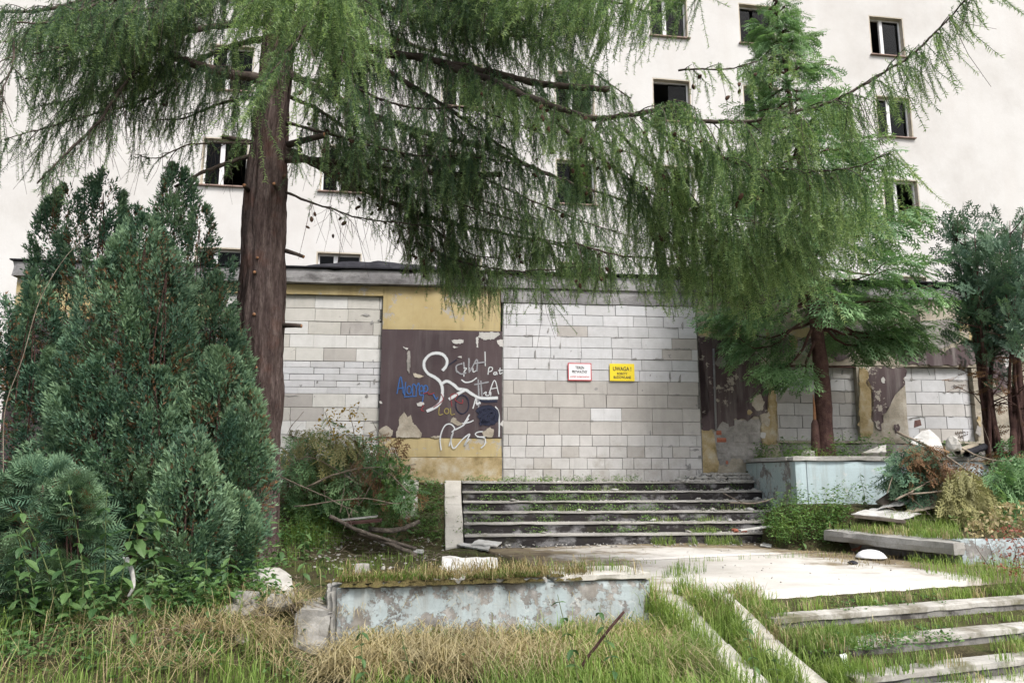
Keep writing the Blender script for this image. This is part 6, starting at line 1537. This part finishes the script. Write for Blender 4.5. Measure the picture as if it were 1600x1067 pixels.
# ================================================================== BRUSH PILES
def pile(name, u, v, D, label, branches, fans, seed, zbase):
    rg = np.random.default_rng(seed); b = P(u, v, D); b[2] = zbase
    e = empty(name, b); tag(e, label, 'brush pile')
    for (pts, r) in branches:
        q = catmull([P(*x) - b for x in pts], 6); q = q + np.cumsum(rg.normal(0, .006, q.shape), 0)
        a = Acc(); V, Fc = tube_arr(q, np.linspace(r, r * .35, len(q)), 6); a.add(V, Fc)
        for _ in range(5):
            k = rg.integers(2, len(q) - 1); t = q[k] + rg.normal(0, .2, 3); V, Fc = tube_arr([q[k], (q[k] + t) / 2 + rg.normal(0, .02, 3), t], [r * .4, r * .25, r * .1], 4); a.add(V, Fc)
        a.build('branch', M_TWIG, e, True)
    for nm, mat, tm, reg, n, dd, size, D0, D1, dirn in fans:
        c = uvpoly(reg, n, rg); p = np.array([P(x, y, rg.uniform(D0, D1)) for x, y in c]) - b
        d = np.array(dirn) + rg.normal(0, dd, (n, 3)); a = Acc(); scatter(a, tm, p, d, size * rg.uniform(.7, 1.3, n), .5 + rg.normal(0, .15, n), roll=rg.normal(0, .7, n), rg=rg)
        f = a.build(nm, mat, e); f['kind'] = 'stuff'
    return e
pile('brush_pile', 540, 790, 11.6, 'heap of cut branches and withering fronds before the left block wall',
     [([(440, 735, 11.2), (520, 700, 11.3), (610, 720, 11.4)], .012), ([(480, 760, 10.9), (545, 735, 11.0), (650, 725, 11.3)], .016), ([(430, 740, 11.0), (500, 770, 10.8), (560, 800, 10.6)], .012), ([(445, 725, 11.1), (490, 715, 11.0), (560, 755, 11.0)], .010), ([(530, 800, 11.0), (535, 730, 11.4), (505, 640, 11.9)], .012), ([(560, 790, 11.2), (560, 720, 11.5), (548, 645, 11.8)], .012), ([(590, 780, 11.0), (600, 700, 11.5), (580, 660, 11.8)], .009), ([(640, 770, 10.9), (600, 740, 11.2), (560, 790, 11.0)], .012), ([(470, 700, 11.6), (450, 670, 11.8), (470, 640, 12.0)], .008), ([(460, 790, 10.8), (560, 780, 10.7), (630, 790, 10.7)], .012)],
     [('foliage', L_CYP, FN, [(440, 690), (500, 665), (590, 680), (640, 720), (650, 790), (560, 800), (440, 790)], 330, .6, .8, 11.1, 12.3, (.2, -.5, -.6)), ('yellow_foliage', L_YELL, FN, [(445, 700), (480, 660), (540, 670), (560, 700), (480, 740)], 90, .5, .75, 11.0, 12.0, (.1, -.5, -.8)), ('rusty_foliage', L_RUST, FN, [(540, 690), (620, 690), (610, 780), (550, 760)], 60, .6, .6, 11.0, 11.9, (.1, -.5, -.7)), ('withered_leaves', L_GOLD, LT, [(505, 640), (560, 630), (590, 700), (540, 710), (490, 670)], 150, 1.0, 1.2, 11.3, 11.9, (0, -.3, -.5)), ('inner_foliage', L_RUST, FN, [(450, 700), (620, 700), (640, 790), (450, 795)], 140, .8, .8, 12.0, 12.6, (0, -.6, -.4)), ('ivy_leaves', L_WEED, LT, [(590, 715), (640, 720), (650, 800), (590, 800)], 220, .8, 1.5, 10.9, 11.3, (0, -.8, .2))], 71, 1.0)
pile('brush_pile', 1500, 800, 11.6, 'heap of cut conifer branches with yellowing fronds beside the blue planter',
     [([(1402, 675, 12.2), (1480, 712, 11.8), (1560, 775, 11.2)], .022), ([(1400, 780, 11.3), (1450, 755, 11.4), (1500, 735, 11.5)], .016), ([(1420, 770, 11.2), (1520, 760, 11.3), (1600, 750, 11.5)], .014), ([(1500, 700, 11.9), (1560, 720, 11.7), (1620, 715, 11.8)], .014), ([(1385, 770, 11.4), (1400, 735, 11.6), (1440, 720, 11.7)], .008)],
     [('dark_foliage', L_JUN, FNB, [(1395, 700), (1430, 685), (1470, 705), (1475, 760), (1400, 775), (1385, 745)], 190, .5, .9, 11.5, 12.2, (-.5, -.5, -.7)), ('rusty_foliage', L_RUST, FN, [(1430, 690), (1475, 705), (1490, 740), (1440, 760), (1410, 720)], 110, .5, .7, 11.4, 12.0, (.2, -.6, -.6)), ('yellow_foliage', L_YELL, FN, [(1480, 735), (1510, 725), (1545, 760), (1545, 800), (1490, 805), (1470, 780)], 230, .35, .85, 11.0, 11.6, (-.15, -.5, -.9)), ('green_foliage', L_CYP, FN, [(1530, 720), (1600, 700), (1610, 800), (1550, 790)], 170, .5, .9, 11.2, 12.0, (.1, -.5, -.7)), ('inner_foliage', L_RUST, FN, [(1400, 720), (1600, 720), (1600, 810), (1420, 790)], 170, .7, .9, 11.8, 12.3, (0, -.6, -.5)), ('withered_leaves', L_STRAW, LT, [(1550, 790), (1600, 780), (1600, 850), (1510, 845), (1510, 820)], 260, 1.0, 1.3, 10.0, 10.7, (0, -.3, -.6))], 72, .95)

# ================================================================== DEBRIS
def piece(name, pts, thick, mat, label, cat, bend=0.0, group=None):
    """a broken flat board given by its corner places"""
    pts = np.array(pts, float); c = pts.mean(0); e1 = nrm(pts[1] - pts[0]); nn = nrm(np.cross(e1, pts[-1] - pts[0]))
    if nn[2] < 0: nn = -nn
    bm = bmesh.new(); n = len(pts); rg = np.random.default_rng(len(name) * 7 + int(abs(c[0]) * 100))
    ring = []
    for i in range(n):
        a, b_ = pts[i], pts[(i + 1) % n]; k = max(1, int(np.linalg.norm(b_ - a) / .07))
        for t in range(k): ring.append(a + (b_ - a) * t / k - c + rg.normal(0, .006, 3) * (t > 0) - nn * bend * (np.linalg.norm(a + (b_ - a) * t / k - c) ** 2))
    A1 = [bm.verts.new(p) for p in ring]; B1 = [bm.verts.new(p - nn * thick) for p in ring]; m = len(ring)
    ct = bm.verts.new((0, 0, 0)); cb = bm.verts.new(tuple(-nn * thick))
    for i in range(m):
        j = (i + 1) % m; bm.faces.new((ct, A1[i], A1[j])); bm.faces.new((cb, B1[j], B1[i])); bm.faces.new((A1[i], B1[i], B1[j], A1[j]))
    o = from_bm(name, bm, mat); o.location = tuple(c); return tag(o, label, cat, group)
def flat(pts, z, dz=None): return [Pz(u, v, z + (dz[i] if dz else 0)) for i, (u, v) in enumerate(pts)]
piece('broken_panel', flat([(714, 850), (762, 859), (768, 850), (735, 846)], Z_T + .035), .02, M_WHITE, 'flat white broken panel at the left foot of the stairs', 'panel')
piece('broken_panel', [Pz(736, 850, Z_T + .06), Pz(776, 852, Z_T + .05), Pz(784, 846, Z_T + .10), Pz(748, 842, Z_T + .11)], .02, M_WHITE, 'white broken panel tilted upon another at the left foot of the stairs', 'panel')
piece('white_board', [P(690, 893, 8.6), P(779, 893, 8.7), P(777, 871, 8.8), P(691, 869, 8.7)], .04, M_WHITE, 'white board standing upright just behind the retaining wall', 'board')
piece('concrete_lump', [P(555, 896, 8.7), P(578, 896, 8.7), P(577, 880, 8.8), P(556, 880, 8.8)], .12, M_ROCK, 'pale squared concrete lump behind the mossy wall top', 'rubble')
fD = float(ground_hit([425], [938])[0][1])
piece('foam_slab', [P(400, 927, fD + .05), P(428, 937, fD), P(462, 931, fD + .05), P(455, 898, fD + .3), P(436, 884, fD + .42), P(391, 886, fD + .38)], .06, M_FOAM, 'dirty white foam slab tilted against the broken wall end', 'slab', .25)
def G(u, v, dz=0.0):
    h_ = ground_hit([u], [v]); return (h_[0] if len(h_) else P(u, v, 9.0)) + np.array((0, 0, dz))
def rock(name, u, v, D, sx, sy, sz, mat, label, seed, z=None, cat='rubble', group=None):
    bm = bmesh.new(); bmesh.ops.create_icosphere(bm, subdivisions=2, radius=.5)
    for w_ in bm.verts:
        k = 1 + .6 * mnoise.noise(w_.co * 1.9 + Vector((seed * 1.7, seed, 0))) + .25 * mnoise.noise(w_.co * 5 + Vector((seed, 0, seed))); w_.co = Vector((w_.co.x * sx * k, w_.co.y * sy * k, max(w_.co.z, -.32) * sz * k))
    o = from_bm(name, bm, mat); p = P(u, v, D) if z is not None else G(u, v); o.location = (p[0], p[1], (p[2] if z is None else z) + sz * .2); o.rotation_euler = (0, 0, seed * 1.3); return tag(o, label, cat, group)
rock('grey_stone', 385, 960, 6.2, .34, .24, .26, M_ROCK, 'round grey stone below the tilted foam slab', 3)
rock('grey_stone', 362, 968, 6.0, .24, .2, .18, M_ROCK, 'smaller grey stone left of the round one', 5)
rock('grey_stone', 432, 965, 6.1, .24, .2, .18, M_ROCK, 'grey stone at the foot of the broken wall end', 7)
rock('concrete_chunk', 375, 1000, 5.6, .30, .12, .05, M_FOAM, 'pale flat chunk lying in grass before the stones', 9)
for i, (u, v, D) in enumerate(((357, 962, 5.95), (438, 955, 6.15))):
    rock('red_scrap', u, v, D, .03, .025, .045, M_RED, ['red plastic scrap left of the stones', 'red plastic scrap right of the round stone', 'red plastic scrap under the foam slab'][i], 11 + i, cat='scrap')
# peeling white plastic strip hanging in the weeds
q = catmull([P(196, 870, 6.2), P(205, 890, 6.15), P(208, 915, 6.1), P(200, 932, 6.1)], 6); V = []; Fc = []
for i, p in enumerate(q):
    w_ = .024 * (1 - .6 * i / len(q)); V += [p + (-w_, 0, 0), p + (0, -.012, 0), p + (w_, 0, 0), p + (w_, .006, 0), p + (0, .0, 0), p + (-w_, .006, 0)]
for i in range(len(q) - 1):
    for j in range(6): a, b_ = i * 6 + j, i * 6 + (j + 1) % 6; Fc.append((a, b_, b_ + 6, a + 6))
Fc += [(0, 1, 2, 3, 4, 5)[::-1], tuple((len(q) - 1) * 6 + j for j in range(6))]
tag(obj_py('plastic_strip', V, Fc, M_WHITE, smooth=True), 'curled white plastic strip hanging among the weeds at left', 'strip')
# lamp dome on the terrace
dome = empty('lamp_cover', Pz(1361, 871, Z_T + .012)); tag(dome, 'white dome lamp cover lying face down on the terrace', 'lamp cover')
V = []; Fc = []; N_ = 28
prf = [(.185, 0), (.19, .012), (.178, .03), (.15, .062), (.10, .09), (.045, .102), (0.001, .105)]
for r, z in prf:
    for t in range(N_): V.append((r * math.cos(t * 2 * math.pi / N_), r * math.sin(t * 2 * math.pi / N_), z))
for a in range(len(prf) - 1):
    for t in range(N_): p, q2 = a * N_ + t, a * N_ + (t + 1) % N_; Fc.append((p, q2, q2 + N_, p + N_))
obj_py('dome', V, Fc, M_SGW, dome, True)
V, Fc = tube_arr([(.19 * math.cos(t), .19 * math.sin(t), .006) for t in np.linspace(0, 2 * math.pi, 32)], .006, 6, False); mesh_np('rim', V, Fc, M_WHITE, dome, smooth=True)
piece('rusty_shard', [Pz(1328, 858, Z_T + .02), Pz(1340, 860, Z_T + .02), Pz(1350, 846, Z_T + .14), Pz(1342, 842, Z_T + .15)], .015, M_BRICK, 'rusty brown shard leaning behind the lamp cover', 'shard')
piece('white_scrap', flat([(1188, 852), (1204, 854), (1206, 850), (1192, 848)], Z_T + .02), .012, M_WHITE, 'small flat white scrap on the terrace below the stairs', 'scrap')
rock('dark_stone', 1333, 881, float(Pz(1333, 881, Z_T)[1]), .10, .07, .05, M_TAR, 'small dark stone on the terrace before the lamp cover', 31, Z_T + .01)
# planks and bent panels on the low planter
def plank(u0, v0, D0, u1, v1, D1, w, t, mat, label, tilt=0.0):
    a, b_ = P(u0, v0, D0), P(u1, v1, D1); d = b_ - a; L = np.linalg.norm(d)
    o = rough_box('plank', 0, L, -w / 2, w / 2, -t / 2, t / 2, mat, None, .08, .004, int(u0), .004); o.location = tuple(a)
    o.rotation_euler = (tilt, -math.asin(d[2] / L), math.atan2(d[1], d[0])); return tag(o, label, 'plank')
plank(1372, 786, 11.75, 1428, 748, 12.2, .10, .035, M_WOOD, 'weathered plank leaning highest on the cut branches', .5)
plank(1380, 790, 11.65, 1436, 754, 12.1, .10, .03, M_WOOD, 'weathered plank lying along the front of another', .4)
plank(1335, 806, 11.3, 1415, 815, 10.9, .05, .05, M_WOOD, 'dark batten under the white panel on the low planter')
piece('bent_panel', [P(1330, 801, 11.35), P(1410, 811, 11.1), P(1440, 801, 11.3), P(1365, 793, 11.7)], .012, M_WHITE, 'white bent panel lying on the low planter slab', 'panel', .05)
piece('bent_panel', [P(1368, 794, 11.5), P(1412, 787, 11.5), P(1436, 775, 11.9), P(1420, 769, 12.0), P(1392, 783, 11.8)], .012, M_WHITE, 'white panel propped below the weathered planks', 'panel', .05)
piece('hardboard_sheet', [P(1405, 799, 11.3), P(1462, 791, 11.35), P(1475, 757, 11.9), P(1452, 772, 12.1)], .01, M_TAN, 'curved tan hardboard sheet beside the yellowing fronds', 'sheet', .12)
# rubbish on the raised planter
piece('white_sheet', [P(1423, 690, 12.6), P(1440, 672, 12.75), P(1452, 668, 12.8), P(1467, 682, 12.7), P(1476, 706, 12.4), P(1452, 698, 12.4)], .012, M_WHITE, 'white sheet standing up from the branches on the raised planter', 'sheet', .35)
piece('dark_flap', [P(1428, 668, 12.85), P(1440, 664, 12.85), P(1438, 655, 12.9), P(1429, 657, 12.9)], .012, M_REDBARK, 'dark torn flap above the white sheet', 'flap')
piece('foam_wedge', [P(1347, 707, 12.9), P(1385, 706, 12.9), P(1385, 695, 13.0), P(1372, 697, 13.0)], .12, M_FOAM, 'white foam wedge on the planter right of the cypress trunk', 'foam')
o = rough_box('aerated_block', -.14, .14, -.1, .1, 0, .14, M_FOAM, None, .05, .006, 77, .008); o.location = (P(1257, 708, 13.2)[0], 13.2, Z_PL + .02); o.rotation_euler = (0, 0, .3); tag(o, 'white aerated block on the planter left of the cypress trunk', 'block')
rock('foam_lump', 1490, 700, 12.9, .16, .14, .2, M_FOAM, 'pale lump on the planter right of the white sheet', 41, cat='foam')
for i, (u, v, m_, lb) in enumerate(((1510, 700, M_TAN, 'rolled tan paper beside the red brown stems'), (1524, 702, M_TAR, 'rolled black felt beside the red brown stems'))):
    a, b_ = P(u - 14, v + 6, 12.7), P(u + 14, v - 4, 13.0); V, Fc = tube_arr([a, (a + b_) / 2, b_], [.06, .055, .06], 12, False); V2, F2 = tube_arr([a, (a + b_) / 2, b_], [.045, .045, .045], 12, False)
    n0 = len(V); j = np.arange(12); j2 = (j + 1) % 12; cap = np.concatenate([np.stack([j, j2, n0 + j2], -1), np.stack([j, n0 + j2, n0 + j], -1), np.stack([24 + j2, 24 + j, n0 + 24 + j], -1), np.stack([24 + j2, n0 + 24 + j, n0 + 24 + j2], -1)])
    tag(mesh_np('roll', np.concatenate([V, V2]), np.concatenate([Fc, F2[:, ::-1] + n0, cap]), m_), lb, 'roll')
# logs and boards left of the stairs
def log(pts, r, label, mat=M_LOG):
    q = catmull([P(*p) if p[2] > 0 else G(p[0], p[1], r * .8 - p[2]) for p in pts], 6); q = q + R.normal(0, r * .12, q.shape); V, Fc = tube_arr(q, np.linspace(r, r * .8, len(q)) * (1 + .06 * R.normal(0, 1, len(q)).clip(-1, 1)), 9)
    return tag(mesh_np('fallen_branch', V, Fc, mat, smooth=True), label, 'branch')
log([(515, 806, 10.7), (570, 832, 10.8), (650, 857, 11.2)], .03, 'thick fallen branch lying across the bank left of the stairs')
log([(560, 832, 10.9), (610, 850, 11.0), (652, 868, 10.9)], .038, 'thickest fallen branch end pointing at the retaining wall')
log([(575, 826, 11.0), (620, 828, 11.1), (655, 815, 11.3)], .04, 'dark curved branch below the red brown board')
g1, g2 = (0, 10.9), (0, 10.9)
plank(540, 817, g1[1], 597, 812, g2[1], .12, .035, M_REDBARK, 'red brown splintered board in front of the brush pile', .2)
plank(530, 812, g1[1] + .15, 590, 806, g2[1] + .15, .12, .02, M_WHITE, 'whitish splintered board on top of the red brown one', .1)
piece('white_scrap', flat([(645, 862), (660, 864), (662, 858), (648, 857)], Z_T + .03), .012, M_WHITE, 'small white scrap at the end of the fallen branches', 'scrap')
# foreground stick and board end
log([(885, 1075, 5.75), (930, 1010, 5.7), (975, 955, 5.65)], .012, 'straight bare stick leaning up in front of the wall', M_REDBARK)
piece('white_board', [P(1014, 1075, 5.8), P(1100, 1085, 5.75), P(1095, 1066, 5.9), P(1016, 1049, 6.0)], .03, M_WHITE, 'white board end cut by the bottom edge of the photo', 'board')
piece('plastic_wrapper', [P(1312, 1022, 6.55), P(1322, 1020, 6.55), P(1330, 1046, 6.45), P(1321, 1046, 6.45)], .006, M_SGW, 'pale plastic wrapper in the grass of the lower steps', 'wrapper')
log([(1130, 770, 13.2), (1145, 778, 13.0), (1160, 785, 12.9)], .012, 'thin stick lying on the upper stairs near the planter')
log([(1140, 785, 12.95), (1180, 786, 13.0), (1210, 778, 13.1)], .015, 'thin curved stick lying on the stairs against the planter', M_WOOD)
plank(1155, 828, 12.25, 1205, 822, 12.4, .1, .03, M_WHITE, 'short pale board at the right end of the lowest steps')
bits = [(1135, 777, 1), (1185, 786, 2), (1168, 812, 3), (1090, 783, 2), (1112, 791, 3), (905, 797, 3), (1075, 824, 5), (1195, 800, 2), (1150, 800, 3), (1060, 757, 0), (1150, 745, 0), (1165, 742, 0), (1178, 745, 0), (1130, 743, 0), (1120, 748, 0), (1180, 770, 1), (1205, 775, 2), (1170, 798, 3), (1188, 812, 4), (1140, 815, 4), (1098, 800, 3), (960, 768, 1), (800, 783, 2), (1020, 812, 4), (850, 835, 5), (1210, 795, 3), (1125, 760, 1)]
for i, (u, v, k_) in enumerate(bits):
    z = Z_L - RISE * k_; s_ = onplane(AN, u, v, -.45 - RUN * k_ + .14)[0]; p = wld(AN, s_, -.45 - RUN * k_ + .13 + R.normal(0, .03), z)
    me_src = CK[i % 8]; sc = R.uniform(.10, .2); o = mesh_np('rubble_fragment', me_src[0] * (sc, sc * .8, sc * .7), me_src[1], M_WHITE if i % 2 else M_FOAM); o.location = (p[0], p[1], z + .02); o.rotation_euler = (R.normal(0, .2), R.normal(0, .2), R.uniform(0, 6))
    tag(o, 'pale broken rubble fragment lying on the upper stairs', 'rubble', 'rubble fragments on the upper stairs')
for u, v in ((1148, 823), (1162, 824)):
    z = Z_L - RISE * 5; p = wld(AN, onplane(AN, u, v, -1.9)[0], -1.9, z); o = rough_box('brick_piece', -.07, .07, -.05, .05, 0, .06, M_BRICK, None, .03, .008, int(u), .01); o.location = tuple(p); o.rotation_euler = (0, 0, R.uniform(0, 3)); tag(o, 'broken red brick piece on the lowest step of the upper stairs', 'brick', 'brick pieces on the upper stairs')
# bare vine over the junipers
q = catmull([P(5, 745, 6.9), P(8, 640, 6.9), P(35, 560, 6.9), P(62, 470, 7.0), P(100, 405, 7.1), P(135, 370, 7.2)], 8); V, Fc = tube_arr(q, np.linspace(.0045, .002, len(q)), 5)
tag(mesh_np('bare_vine', V, Fc, M_TWIG, smooth=True), 'long bare vine stem arching across the left junipers', 'vine')
